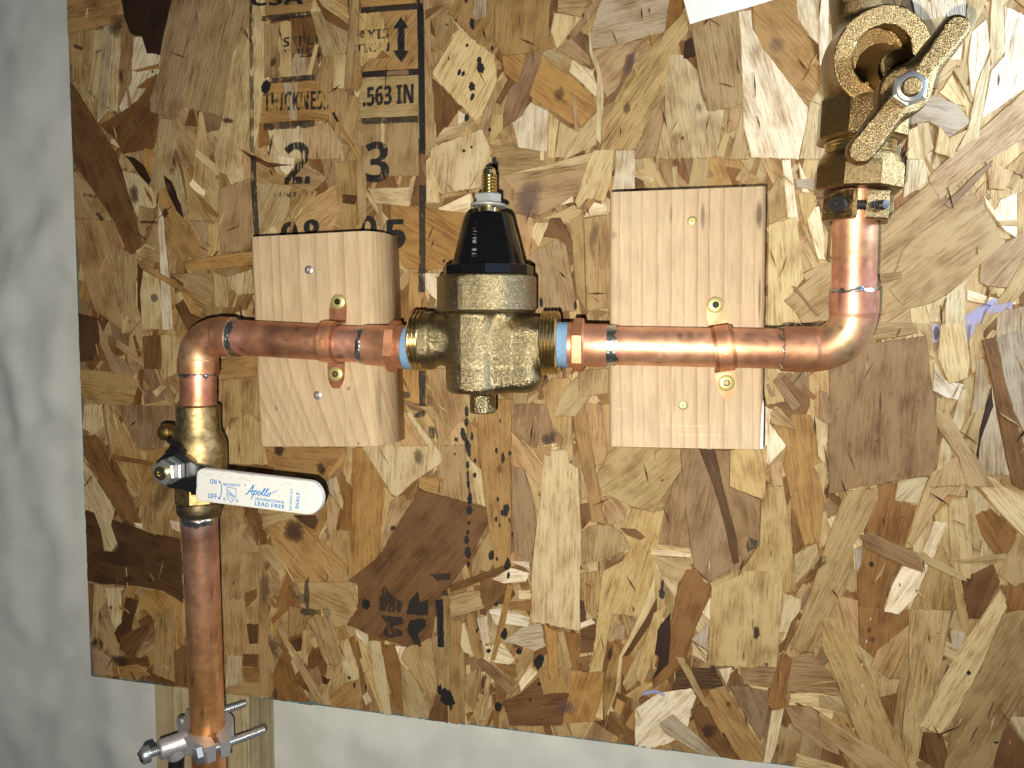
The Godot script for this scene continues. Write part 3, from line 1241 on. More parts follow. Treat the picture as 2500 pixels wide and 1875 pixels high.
func elbow(parent: Node3D, a: Vector3, corner: Vector3, b: Vector3, radius: float, tints: Array) -> void:
	var path := arc_path(a, corner, b, radius)
	var full := []
	var radii := []
	var colors := []
	# cups at both ends, a slightly slimmer bend between them
	var count := path.size()
	for i in count:
		var f := float(i) / (count - 1)
		full.append(path[i])
		radii.append(12.7 if i < 1 or i > count - 2 else (12.6 if i < 2 or i > count - 3 else 12.2))
		var q := f * (tints.size() - 1)
		colors.append((tints[int(q)] as Color).lerp(tints[mini(int(q) + 1, tints.size() - 1)], q - int(q)))
	var s := Shape.new()
	s.tube(full, radii, 48, colors)
	stain(s)
	put("elbow_fitting", s, mats["copper"], parent)


func adapter(parent: Node3D, start: Vector3, d: Vector3, cup: float, hexlen: float, ring: float, tape: float) -> void:
	# a threaded copper adapter: cup, hexagon, shoulder; then the sealed thread
	var s := Shape.new()
	s.t = along(d, start)
	s.color = Color(0.86, 0.76, 0.72)
	s.lathe([Vector2(11.2, 0), Vector2(12.4, 0.2), Vector2(12.5, cup - 0.8), Vector2(13.0, cup)], 44)
	put("adapter_cup", s, mats["copper"], parent)
	var n := Shape.new()
	n.t = along(d, start)
	n.color = Color(0.80, 0.66, 0.58)
	nut_shape(n, 27.5, cup, cup + hexlen, 6, 0.35, 0.6)
	n.lathe([Vector2(13.2, cup + hexlen), Vector2(13.4, cup + hexlen + 0.4), Vector2(13.2, cup + hexlen + ring)], 40)
	put("adapter_hexagon", n, mats["copper"], parent)
	var t := Shape.new()
	t.t = along(d, start)
	t.lathe(thread(13.3, 0.35, cup + hexlen + ring, cup + hexlen + ring + tape, 1.3), 44, false, 0.0, 70.0)
	for i in t.v.size():
		var p := t.v[i] * 1000.0
		t.v[i] += Vector3(0, p.y - start.y, p.z - start.z).normalized() * (0.5 * noise.get_noise_3d(p.x * 6, p.y * 2, p.z * 2)) * MM
	put("thread_tape", t, mats["thread_tape"], parent)


func make_left_run() -> void:
	var g := thing("copper_pipe_run", "left copper pipe with soldered elbow turning down to the ball valve", "copper pipe", Vector3.ZERO)
	var d := Vector3(1, -0.055, 0).normalized()
	pipe("stub_pipe", g, Vector3(-284.5, -18, 49), Vector3(-285.1, -44, 49), 11.15, [[0.0, PINK], [0.3, PINK], [0.6, Color(0.80, 0.60, 0.58)], [1.0, BROWN]])
	elbow(g, Vector3(-284.4, -22.5, 49), Vector3(-284, 1.6, 49), Vector3(-259.5, 0.3, 49), 16.0, [Color(0.9, 0.75, 0.65), GOLD, GOLD, Color(0.7, 0.6, 0.45), BROWN, BROWN, BROWN])
	pipe("horizontal_pipe", g, Vector3(-262, 0.45, 49), Vector3(-168, -4.7, 49), 11.15, [[0.0, PINK], [0.12, PINK], [0.2, Color(0.72, 0.6, 0.56)], [0.28, BROWN], [0.36, Color(0.42, 0.34, 0.32)], [0.46, Color(0.66, 0.56, 0.5)], [0.66, Color(0.72, 0.6, 0.54)], [0.76, PINK], [1.0, PINK]])
	solder_ring(g, Vector3(-259.3, 0.3, 49), d, 11.9, 7.0)
	solder_ring(g, Vector3(-284.6, -23.2, 49), Vector3.DOWN, 11.7, 2.4)
	solder_ring(g, Vector3(-171.6, -4.5, 49), d, 11.6, 5.5)
	adapter(g, Vector3(-171, -4.5, 49), d, 14.5, 6.5, 4.0, 6.5)


func make_ball_valve() -> void:
	var o := Vector3(-285.1, -43, 49)
	var g := thing("ball_valve", "brass ball valve with white printed lever handle and side drain cap", "ball valve", o)
	var s := Shape.new()
	s.t = Transform3D(Basis(Vector3(0, 0, 1), -0.02), Vector3.ZERO)
	s.color = Color(0.95, 0.96, 0.98)
	s.lathe([Vector2(11.2, 0.4), Vector2(12.4, 0.2), Vector2(13.4, -0.8), Vector2(13.5, -2), Vector2(13.5, -14), Vector2(13.9, -16.5), Vector2(15.2, -19.5), Vector2(16.8, -23.5), Vector2(17.3, -26.5), Vector2(17.4, -30), Vector2(17.4, -49), Vector2(16.9, -51.5), Vector2(15.4, -53)].map(func(p): return p) as Array, 56)
	put("valve_body", s, mats["valve_brass"], g)
	var n := Shape.new()
	n.t = s.t
	n.color = Color(1.0, 0.98, 0.95)
	nut_shape(n, 29.0, -62.5, -52.5, 8, 0.2, 0.7)
	put("end_hexagon", n, mats["valve_brass"], g)
	var e := Shape.new()
	e.t = s.t
	e.color = Color(0.62, 0.66, 0.78)
	e.lathe([Vector2(13.2, -62.5), Vector2(13.9, -63.2), Vector2(13.9, -68.0), Vector2(12.9, -70.8), Vector2(11.2, -72.3)], 48)
	put("end_collar", e, mats["valve_brass"], g)
	# the little drain on the left side
	var c := Shape.new()
	c.t = along(Vector3(-1, 0.05, 0.05), Vector3(-11, -18.5, 0))
	c.color = Color(0.8, 0.75, 0.6)
	c.lathe([Vector2(5.2, 0), Vector2(4.0, 4.5), Vector2(3.9, 7.5), Vector2(5.2, 8.0), Vector2(5.6, 9), Vector2(5.6, 13), Vector2(4.9, 15), Vector2(3.0, 16), Vector2(0, 16.2)], 32)
	put("drain_cap", c, mats["valve_brass"], g)
	# stem towards the room: packing boss, nut, brass tip
	var out := Vector3(0, 0, 1)
	var st := Vector3(-1.2, -37.5, 0)
	var p := Shape.new()
	p.t = along(out, st)
	p.lathe([Vector2(10.5, 12), Vector2(9.8, 17), Vector2(9.6, 20.5), Vector2(0, 20.5)], 36)
	put("stem_boss", p, mats["valve_brass"], g)
	var k := Shape.new()
	k.t = along(out, st)
	nut_shape(k, 14.5, 25.0, 30.5, 6, 0.5, 0.7)
	nut_shape(k, 13.4, 31.0, 37.0, 6, 0.62, 0.8)
	put("stem_nut", k, mats["zinc"], g)
	var tip := Shape.new()
	tip.t = along(out, st)
	tip.lathe([Vector2(4.2, 36), Vector2(4.2, 39.3), Vector2(3.6, 39.9), Vector2(1.4, 39.9), Vector2(1.1, 39.3), Vector2(0, 39.1)], 28)
	put("stem_tip", tip, mats["bright_brass"], g)
	# the lever: a dark bent plate that carries the white grip
	var lever := Node3D.new()
	lever.name = "lever_handle"
	g.add_child(lever)
	var q := Shape.new()
	q.slab(numbers("-10,-44 -11.8,-37 -9.5,-29 -4,-26.5 3,-26 6,-30 12,-33.5 20,-35 26,-36.5 26,-54 14,-53 4,-50 -6,-49"), 22.2, 24.8, 0.5)
	put("lever_plate", q, mats["dark_steel"], lever)
	var hook := Shape.new()
	hook.t = Transform3D(Basis(Vector3(0, 0, 1), -0.45), Vector3(0.5, -26.5, 0))
	hook.strip([Vector2(-2, 24), Vector2(1.2, 24), Vector2(3.2, 25), Vector2(4.2, 27.5), Vector2(5.2, 30), Vector2(7.5, 31.5)], [11, 11, 11, 11, 10.5, 10], 1.6)
	put("stop_tab", hook, mats["dark_steel"], lever)
	var ramp := Shape.new()
	ramp.t = Transform3D(Basis(Vector3(0, 0, 1), -PI * 0.5 - 0.08), Vector3(14, -44.6, 0))
	ramp.strip([Vector2(-4, 23.5), Vector2(0, 23.6), Vector2(3, 25.5), Vector2(6, 29), Vector2(9, 31), Vector2(16, 31)], [17, 17, 17.5, 18, 18, 18], 2.4)
	put("lever_bend", ramp, mats["dark_steel"], lever)
	var grip := Shape.new()
	grip.t = Transform3D(Basis(Vector3(0, 0, 1), -0.083), Vector3(18.2, -44.6, 0))
	var half := 10.0
	var ring := PackedVector2Array()
	for i in 7:
		var a := PI + PI * 0.5 * i / 6
		ring.append(Vector2(4, -half + 4) + Vector2(cos(a), sin(a)) * 4.0)
	for i in 17:
		var a := -PI * 0.5 + PI * i / 16
		ring.append(Vector2(71, 0.2) + Vector2(cos(a) * 9.2, sin(a) * 10.0))
	for i in 7:
		var a := PI * 0.5 + PI * 0.5 * i / 6
		ring.append(Vector2(4, half - 4) + Vector2(cos(a), sin(a)) * 4.0)
	grip.color = Color(0.80, 0.82, 0.83)
	grip.slab(ring, 28.2, 33.6, 1.5, 1.0, true)
	for i in grip.uv.size():
		grip.uv[i] = Vector2(clampf(grip.uv[i].x, 0.2, 79.8) / 80.0, clampf(0.5 - grip.uv[i].y / 20.4, 0.01, 0.99))
	var gr := put("grip", grip, mats["handle_vinyl"], lever)
	gr.set_meta("label", "white vinyl grip printed ON and OFF in blue")


# black moulded plastic with a rubbed streak down its front and a little dust
func cap_scuffs() -> ImageTexture:
	var im := Image.create(512, 256, false, Image.FORMAT_RGB8)
	var dust := noise_image(512, 256, 0.25, 91, 2)
	var rub := noise_image(64, 256, 0.12, 92, 3)
	rub.resize(512, 256, Image.INTERPOLATE_CUBIC)
	for y in 256:
		var up := fposmod(y / 256.0 - 0.86, 1.0) / 0.02
		for x in 512:
			var a := absf(fposmod(x / 512.0 + 0.5, 1.0) - 0.5 + 0.030 + 0.0006 * up)
			var k := 0.0
			if up < 24.0:
				k = smoothstep(0.016, 0.003, a) * smoothstep(0.50, 0.72, rub.get_pixel(x, y).r) * smoothstep(24.0, 14.0, up) * 0.55
			k += 0.05 * smoothstep(0.74, 0.9, dust.get_pixel(x, y).r)
			var c := Color(0.0045, 0.0045, 0.0055).lerp(Color(0.45, 0.47, 0.48), k)
			im.set_pixel(x, y, c.linear_to_srgb())
	return ImageTexture.create_from_image(im)


func handle_print() -> ImageTexture:
	var c := Canvas.new(1600, 408, 0.0, 10.2, 20.0, Color(1, 1, 1, 1))
	var blue := Color(0.06, 0.56, 0.92)
	var say := func(text: String, x: float, y: float, wide: float, tall: float, tilt := 0.0, bold := true) -> void:
		var r := Vector2(cos(tilt), sin(tilt))
		var u := Vector2(-r.y, r.x)
		var a := Vector2(x, y) - r * wide * 0.5 - u * tall * 0.5
		c.write(text, a, a + r * wide, a + u * tall, blue, 1.0, 0.0, bold)
	var lean := 0.07
	say.call("ON", 11.5, 3.2, 4.3, 3.0, lean)
	say.call("OFF", 11.4, -5.6, 5.8, 3.1, lean)
	c.curve([Vector2(15.3, 3.9), Vector2(16.8, 1.6), Vector2(17.2, -1.5), Vector2(16.9, -4.2), Vector2(15.8, -6.8)], 0.55, blue, 1.0)
	c.fill(PackedVector2Array([Vector2(14.9, 4.6), Vector2(15.0, 2.8), Vector2(16.6, 3.2)]), blue, 1.0, 0.0)
	c.fill(PackedVector2Array([Vector2(15.3, -7.6), Vector2(15.2, -5.7), Vector2(16.9, -6.0)]), blue, 1.0, 0.0)
	say.call("NSF/ANSI 61", 23.3, 2.6, 11.0, 1.7, lean)
	# a shield with three letters across a band
	c.curve([Vector2(20.6, 1.0), Vector2(26.4, 0.6), Vector2(26.5, -3.0), Vector2(25.9, -5.6), Vector2(23.7, -8.0), Vector2(21.4, -6.0), Vector2(20.7, -3.4), Vector2(20.6, 1.0)], 0.36, blue, 1.0)
	c.curve([Vector2(20.7, -0.4), Vector2(26.1, -4.4)], 0.22, blue, 1.0)
	c.curve([Vector2(20.9, -3.4), Vector2(24.8, -6.6)], 0.22, blue, 1.0)
	say.call("UPC", 23.4, -3.6, 4.6, 1.8, -0.65)
	say.call("c", 19.4, -6.4, 1.6, 1.7, lean)
	c.curve([Vector2(28.4, -6.6), Vector2(27.7, -5.7), Vector2(26.8, -6.2), Vector2(26.9, -7.2), Vector2(27.8, -7.5), Vector2(28.4, -6.6)], 0.2, blue, 1.0)
	say.call("R", 27.6, -6.6, 0.8, 0.9)
	# the maker's name in brush script, each letter a stroke
	var o := Vector2(33.2, -1.6)
	var hand := func(pts: String, thick: float) -> void:
		var list := []
		for p in numbers(pts):
			list.append(o + Vector2(p.x + p.y * 0.28, p.y))
		c.curve(list, thick * 1.2, blue, 1.0)
	hand.call("-0.4,-0.3 0.6,0.2 1.6,3.2 2.4,5.4 2.7,5.4 2.9,2.4 3.2,0.2 3.8,-0.1", 0.55)
	hand.call("0.6,1.5 2.2,1.9 4.0,1.7", 0.42)
	hand.call("4.6,2.6 4.4,0.4 4.0,-2.6", 0.5)
	hand.call("4.5,1.6 5.4,2.7 6.3,2.0 6.0,0.5 5.0,0.0 4.5,0.5", 0.45)
	hand.call("7.6,2.4 6.8,1.4 7.2,0.1 8.3,0.2 8.7,1.5 7.8,2.5", 0.48)
	hand.call("9.0,0.9 10.0,2.6 10.5,4.4 10.1,4.6 9.6,3.0 9.6,0.6 10.2,0.0 10.9,0.7", 0.45)
	hand.call("10.9,0.9 11.9,2.6 12.4,4.4 12.0,4.6 11.5,3.0 11.5,0.6 12.1,0.0 12.8,0.7", 0.45)
	hand.call("13.7,2.2 12.9,1.3 13.3,0.0 14.3,0.2 14.6,1.4 13.8,2.3 15.2,2.0", 0.45)
	say.call("\"", 32.0, 3.6, 0.9, 1.1, lean, true)
	say.call("\"", 52.0, 2.2, 0.9, 1.1, lean, true)
	c.curve([Vector2(51.0, 1.4), Vector2(50.5, 2.0), Vector2(49.8, 1.7), Vector2(49.8, 0.9), Vector2(50.5, 0.6), Vector2(51.0, 1.4)], 0.18, blue, 1.0)
	say.call("R", 50.4, 1.3, 0.6, 0.7)
	say.call("INTERNATIONAL", 48.2, -3.9, 18.8, 1.7, 0.0)
	say.call("LEAD FREE", 48.2, -6.6, 18.8, 2.4, 0.0)
	say.call("NSF/ANSI 372", 61.4, -1.9, 13.0, 1.5, PI * 0.5)
	say.call("95ALF", 65.5, -1.8, 9.8, 2.3, PI * 0.5)
	# scuffs
	for i in 150:
		var p := Vector2(rng.randf_range(1, 78), rng.randf_range(6, 10) if rng.randf() < 0.6 else rng.randf_range(-10, 10))
		c.line([p, p + Vector2(rng.randf_range(0.5, 5), rng.randf_range(-0.3, 0.1))], rng.randf_range(0.1, 0.3), Color(0.45, 0.47, 0.48), rng.randf_range(0.05, 0.3), 0.0)
	var im := c.image()
	im.convert(Image.FORMAT_RGB8)
	return ImageTexture.create_from_image(im)


func make_riser_pipe() -> void:
	var g := thing("copper_service_pipe", "long upright copper pipe going down from the ball valve past the board's edge", "copper pipe", Vector3.ZERO)
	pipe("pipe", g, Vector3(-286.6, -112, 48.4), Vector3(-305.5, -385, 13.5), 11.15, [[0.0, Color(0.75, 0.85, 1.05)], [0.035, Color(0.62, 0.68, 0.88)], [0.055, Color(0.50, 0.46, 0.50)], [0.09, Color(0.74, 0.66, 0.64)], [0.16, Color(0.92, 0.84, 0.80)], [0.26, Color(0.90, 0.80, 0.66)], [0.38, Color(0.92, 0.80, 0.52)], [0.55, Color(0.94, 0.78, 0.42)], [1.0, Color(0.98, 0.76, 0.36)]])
	solder_ring(g, Vector3(-286.7, -116.3, 48.2), Vector3(-0.07, -1, -0.13), 11.6, 4.2)


func make_regulator() -> void:
	var o := Vector3(-95, 0, 49)
	var g := thing("pressure_regulator", "cast brass pressure regulator with black cone cap and adjusting screw", "pressure regulator", o)
	var field := func(p: Vector3) -> float:
		var bell := d_cyl(p - Vector3(-0.8, 25.2, 0), 1, 29.4, 10.6, 1.6)
		var column := d_cyl(p - Vector3(-7.0, -6, 4.5), 1, 16.6, 27, 4.0)
		var mass := d_box(p - Vector3(-3.5, -6.5, -4), Vector3(20, 26, 18), 7.0)
		var bulge := d_box(p - Vector3(16.5, -11.0, 0), Vector3(16.5, 21.5, 15.5), 9.5)
		var body := smin(smin(column, mass, 2.5), bulge, 2.6)
		var inlet := d_cyl(p - Vector3(-22, -2, 0), 0, 14.8, 17, 0.5)
		inlet = smin(inlet, d_cyl(p - Vector3(-36.5, -2, 0), 0, 17.0, 3.0, 1.0), 5.0)
		var outlet := d_cyl(p - Vector3(20, -3.5, 0), 0, 15.2, 14.5, 0.5)
		body = smin(body, smin(inlet, outlet, 1.0), 5.0)
		body = smin(body, bell, 3.2)
		var boss := d_cyl(p - Vector3(-3.2, -38, 1), 1, 7.8, 7.2, 1.2)
		return smin(body, boss, 2.0)
	var s := Shape.new()
	s.skin(field, Vector3(-45, -50, -34), Vector3(40, 40, 34), 1.15)
	put("valve_body", s, mats["cast_brass"], g)
	# the cast flow arrow on the inlet
	var a := Shape.new()
	a.t = Transform3D(Basis(Vector3(0, 0, 1), -0.03), Vector3(-26.5, -1.2, 0))
	for band in [["-5.5,1.6 0.6,1.6 0.6,3.6 6,0 0.6,-3.6 0.6,-1.6 -5.5,-1.6", 0.0]]:
		var outline := numbers(band[0])
		for i in outline.size():
			var p := outline[i]
			var q := outline[(i + 1) % outline.size()]
			a.tube([Vector3(p.x, p.y, 15.0 - p.y * p.y * 0.034), Vector3(q.x, q.y, 15.0 - q.y * q.y * 0.034)], [0.75, 0.75], 10)
	put("flow_arrow", a, mats["cast_brass"], g)
	for side in [[-45.8, -38.4, -2.0, 18.3], [32.2, 42.4, -3.5, 19.1]]:
		var t := Shape.new()
		t.t = along(Vector3.RIGHT, Vector3(0, side[2], 0))
		t.lathe(thread(side[3], 1.15, side[0], side[1], 1.9), 64, false, 0.0, 20.0)
		t.lathe([Vector2(12.5, side[0]), Vector2(side[3] - 1.15, side[0])], 48)
		t.lathe([Vector2(side[3] - 1.15, side[1]), Vector2(12.5, side[1])], 48)
		put("union_thread", t, mats["thread_brass"], g)
	var c := Shape.new()
	c.t = Transform3D(Basis(), Vector3(0.3, 0, 0))
	c.lathe([Vector2(22.0, 41.4), Vector2(21.4, 43.0), Vector2(14.4, 70.6), Vector2(13.2, 72.0), Vector2(0, 72.2)], 64)
	var cap := put("cap", c, mats["black_cap"], g)
	var r := Shape.new()
	r.t = Transform3D(Basis(), Vector3(0.1, 0, 0))
	r.lathe([Vector2(26.0, 35.8), Vector2(26.8, 36.3), Vector2(26.8, 41.2), Vector2(26.2, 41.8), Vector2(21.0, 41.9)], 12, true, 0.15)
	put("cap_collar", r, mats["black_cap"], cap)
	var sp := Shape.new()
	sp.t = Transform3D(Basis(), Vector3(0.8, 0, 0))
	sp.lathe([Vector2(6.1, 71.5), Vector2(6.1, 77.2)], 32)
	put("spacer", sp, mats["thread_brass"], g)
	var wa := Shape.new()
	wa.t = Transform3D(Basis(Vector3(0, 0, 1), -0.05), Vector3(-3.2, 0, 0))
	wa.lathe([Vector2(6.2, 76.6), Vector2(10.3, 76.6), Vector2(10.7, 77.0), Vector2(10.7, 77.8), Vector2(10.3, 78.2), Vector2(5, 78.2)], 44)
	put("washer", wa, mats["washer_steel"], g)
	var n := Shape.new()
	n.t = Transform3D(Basis(), Vector3(0.5, 0, 0))
	nut_shape(n, 14.2, 78.2, 84.0, 6, 0.25, 0.8)
	put("lock_nut", n, mats["washer_steel"], g)
	var ad := Shape.new()
	ad.t = Transform3D(Basis(), Vector3(1.0, 0, 0))
	var prof := thread(4.7, 0.65, 82, 95.0, 1.75)
	prof.append_array([Vector2(4.0, 95.4), Vector2(3.9, 97.4), Vector2(3.3, 98.6), Vector2(2.2, 99.1), Vector2(0, 99.1)])
	ad.lathe(prof, 36, false, 0.0, 20.0)
	put("adjusting_screw", ad, mats["bright_brass"], g)
	var sl := Shape.new()
	sl.t = Transform3D(Basis(), Vector3(1.0, 0, 0))
	sl.slab(numbers("-0.55,97.9 0.55,97.9 0.55,99.2 -0.55,99.2"), -4.2, 4.2, 0.0)
	put("screw_slot", sl, mats["recess"], g)


func make_right_run() -> void:
	var g := thing("copper_pipe_run", "right copper pipe with soldered elbow turning up to the angle valve", "copper pipe", Vector3.ZERO)
	var d := Vector3(1, -0.018, 0).normalized()
	var back := -d
	adapter(g, Vector3(-24.5, -4.9, 49), back, 13.5, 6.5, 2.5, 6.8)
	solder_ring(g, Vector3(-24.0, -4.9, 49), d, 11.8, 9.0)
	pipe("horizontal_pipe", g, Vector3(-27, -4.9, 49), Vector3(76, -6.8, 49), 11.15, [[0.0, PINK], [0.1, Color(1, 0.84, 0.86)], [0.2, BRIGHT], [0.45, BRIGHT], [0.7, Color(0.9, 0.8, 0.74)], [0.85, Color(0.7, 0.6, 0.55)], [0.93, BROWN], [1.0, Color(0.4, 0.38, 0.36)]])
	solder_ring(g, Vector3(71.5, -6.7, 49), d, 11.8, 1.6)
	elbow(g, Vector3(72, -6.7, 49), Vector3(109.2, -7.4, 49), Vector3(108.0, 24.5, 52.2), 21.0, [Color(0.62, 0.52, 0.46), Color(0.9, 0.78, 0.7), Color(0.7, 0.72, 0.66), OLIVE, GOLD, GOLD, Color(0.9, 0.78, 0.78), PINK])
	solder_ring(g, Vector3(107.9, 25.4, 52.3), Vector3(-0.04, 1, 0.1), 11.7, 2.0)
	pipe("upright_pipe", g, Vector3(108.0, 22, 52.0), Vector3(105.9, 79, 59.4), 11.3, [[0.0, PINK], [0.13, PINK], [0.2, Color(0.9, 0.72, 0.8)], [0.32, BROWN], [0.42, Color(0.75, 0.72, 0.6)], [0.6, BRIGHT], [1.0, BRIGHT]])


func make_angle_valve() -> void:
	var o := Vector3(105.8, 60, 59.5)
	var g := thing("angle_valve", "rough bronze angle valve with bar handle and clamp collar at upper right", "valve", o)
	g.rotation_degrees.z = -2.4
	# split clamp collar with its screws
	for half in [[-1.0], [1.0]]:
		var c := Shape.new()
		var sgn: float = half[0]
		var outline := PackedVector2Array()
		var inner := PackedVector2Array()
		for k in 25:
			var a := PI * 0.5 + 0.06 - sgn * (0.14 + (PI - 0.28) * k / 24.0)
			var facet := 17.2 / maxf(cos(fposmod(a + 0.26, TAU / 6.0) - TAU / 12.0), 0.5) * 0.93
			outline.append(Vector2(cos(a), sin(a)) * facet)
			inner.append(Vector2(cos(a), sin(a)) * 12.0)
		inner.reverse()
		outline.append_array(inner)
		c.t = Transform3D(Basis(Vector3(1, 0, 0), Vector3(0, 0, 1), Vector3(0, -1, 0)), Vector3(0, 0, 0))
		c.slab(outline, -14.6, -0.4, 0.7)
		put("clamp_collar", c, mats["cast_bronze"], g)
	var sc := Shape.new()
	sc.t = along(Vector3.RIGHT, Vector3(-11, 7.3, 13.6))
	sc.lathe(thread(2.6, 0.5, 0.0, 22.0, 1.3), 24, false, 0.0, 20.0)
	put("clamp_screw", sc, mats["black_steel"], g)
	var sh := Shape.new()
	sh.t = along(Vector3(-0.55, 0, 0.83), Vector3(-11.0, 7.2, 13.2))
	sh.lathe([Vector2(4.4, 0), Vector2(4.5, 3.6), Vector2(4.0, 4.2), Vector2(1.9, 4.2), Vector2(1.8, 2.6), Vector2(0, 2.5)], 28)
	put("clamp_screw_head", sh, mats["black_steel"], g)
	var sn := Shape.new()
	sn.t = along(Vector3(0.5, 0, 0.86), Vector3(8.4, 7.2, 13.0))
	sn.lathe(thread(2.4, 0.5, 0.0, 4.0, 1.2), 24)
	sn.lathe([Vector2(2.2, 4.0), Vector2(0, 4.1)], 24)
	put("clamp_screw_end", sn, mats["black_steel"], g)
	# union nut: six flats under a rounded shoulder
	var n := Shape.new()
	n.lathe([Vector2(17, 16.0), Vector2(21.5, 16.0), Vector2(22.6, 16.9), Vector2(22.6, 27.0), Vector2(21.6, 29.4)], 8, true, -PI / 8 - 0.12)
	n.lathe([Vector2(21.0, 25.5), Vector2(20.6, 28.5), Vector2(20.2, 32.0), Vector2(18.8, 34.6), Vector2(17.0, 35.6), Vector2(13, 35.8)], 48)
	n.lathe([Vector2(12, 16.0), Vector2(17, 16.0)], 40)
	put("union_nut", n, mats["cast_bronze"], g)
	var t := Shape.new()
	t.lathe(thread(17.6, 0.7, 35.0, 42.0, 1.6), 56, false, 0.0, 20.0)
	put("union_thread", t, mats["thread_brass"], g)
	# eight sided neck, then the rounded body with its open round mouth towards the room
	var k := Shape.new()
	k.lathe([Vector2(17.5, 41.6), Vector2(21.6, 42.0), Vector2(22.6, 43.2), Vector2(22.6, 61.5), Vector2(21.6, 63.2), Vector2(18.5, 64.0)], 8, true, -PI / 8 - 0.10)
	put("valve_neck", k, mats["cast_bronze"], g)
	var mouth := Vector3(0.10, -0.20, 0.97).normalized()
	var mc := Vector3(2.0, 79.0, 21.0)
	var field := func(p: Vector3) -> float:
		var ball := (p - Vector3(0.5, 79.5, 2)).length() - 22.5
		var neck := d_rod(p, Vector3(0, 58, 0), Vector3(0, 78, 2), 18.5, 20)
		var body := smin(ball, neck, 5.0)
		var q := p - mc
		var lengthwise := q.dot(mouth)
		var radial := (q - mouth * lengthwise).length()
		var cup := maxf(radial - 23.2 + 0.10 * maxf(-lengthwise, 0.0), absf(lengthwise + 9.0) - 11.0)
		body = smin(body, cup, 3.0)
		var tail := d_rod(p, Vector3(-2, 92, -2), Vector3(-8, 128, -4), 13.5, 13.0)
		body = smin(body, tail, 5.0)
		var hole := maxf(radial - 14.2, -lengthwise - 8.5)
		var post := d_rod(q, Vector3(2.6, -3.6, 0) - mouth * 16.0, Vector3(4.0, -9.0, 0) + mouth * 10.0, 11.9, 10.0)
		body = maxf(body, -hole)
		body = minf(body, maxf(post, -lengthwise - 18.0))
		return body
	var s := Shape.new()
	s.skin(field, Vector3(-28, 56, -24), Vector3(30, 131, 34), 1.25)
	put("valve_body", s, mats["cast_bronze"], g)
	# the bar handle and its nut
	var handle := Node3D.new()
	handle.name = "bar_handle"
	g.add_child(handle)
	var stem := Vector3(7.0, 53.0, 46.0)
	var bar := Vector3(0.56, 0.83, -0.03).normalized()
	var grip := func(p: Vector3) -> float:
		var q := p - stem
		var a := d_rod(q, bar * 8.0 + Vector3(0, 0, 0.5), bar * 33.0 + Vector3(0, 0, 3), 7.0, 6.6)
		var b := d_rod(q, bar * -8.0 + Vector3(0, 0, 0.5), bar * -32.5 + Vector3(0, 0, 2), 7.0, 6.6)
		a = maxf(a, absf(q.z - 1.2) - 5.6)
		b = maxf(b, absf(q.z - 0.9) - 5.6)
		var hub := d_cyl(q - Vector3(-0.6, 0.6, -2.0), 2, 11.4, 6.0, 1.8)
		return smin(smin(a, b, 1.5), hub, 5.0)
	var h := Shape.new()
	h.skin(grip, Vector3(-24, 14, 32), Vector3(38, 92, 60), 1.1)
	put("handle_bar", h, mats["cast_bronze"], handle)
	var stem_rod := Shape.new()
	stem_rod.t = along(Vector3(0, 0, 1), stem)
	stem_rod.lathe([Vector2(7.2, -34), Vector2(7.2, -4)], 32)
	put("valve_stem", stem_rod, mats["cast_bronze"], g)
	var hn := Shape.new()
	hn.t = along(Vector3(0, 0, 1), stem + Vector3(0, 0, 3.6))
	nut_shape(hn, 14.0, 0.0, 5.6, 6, 0.45, 1.0)
	hn.lathe([Vector2(6.6, 5.5), Vector2(6.3, 6.6), Vector2(4.9, 7.0)], 36)
	put("handle_nut", hn, mats["zinc"], handle)
	var he := Shape.new()
	he.t = hn.t
	he.lathe([Vector2(4.3, 4.0), Vector2(4.3, 7.2), Vector2(3.6, 7.9), Vector2(0, 8.0)], 28)
	put("stem_end", he, mats["cast_bronze"], handle)


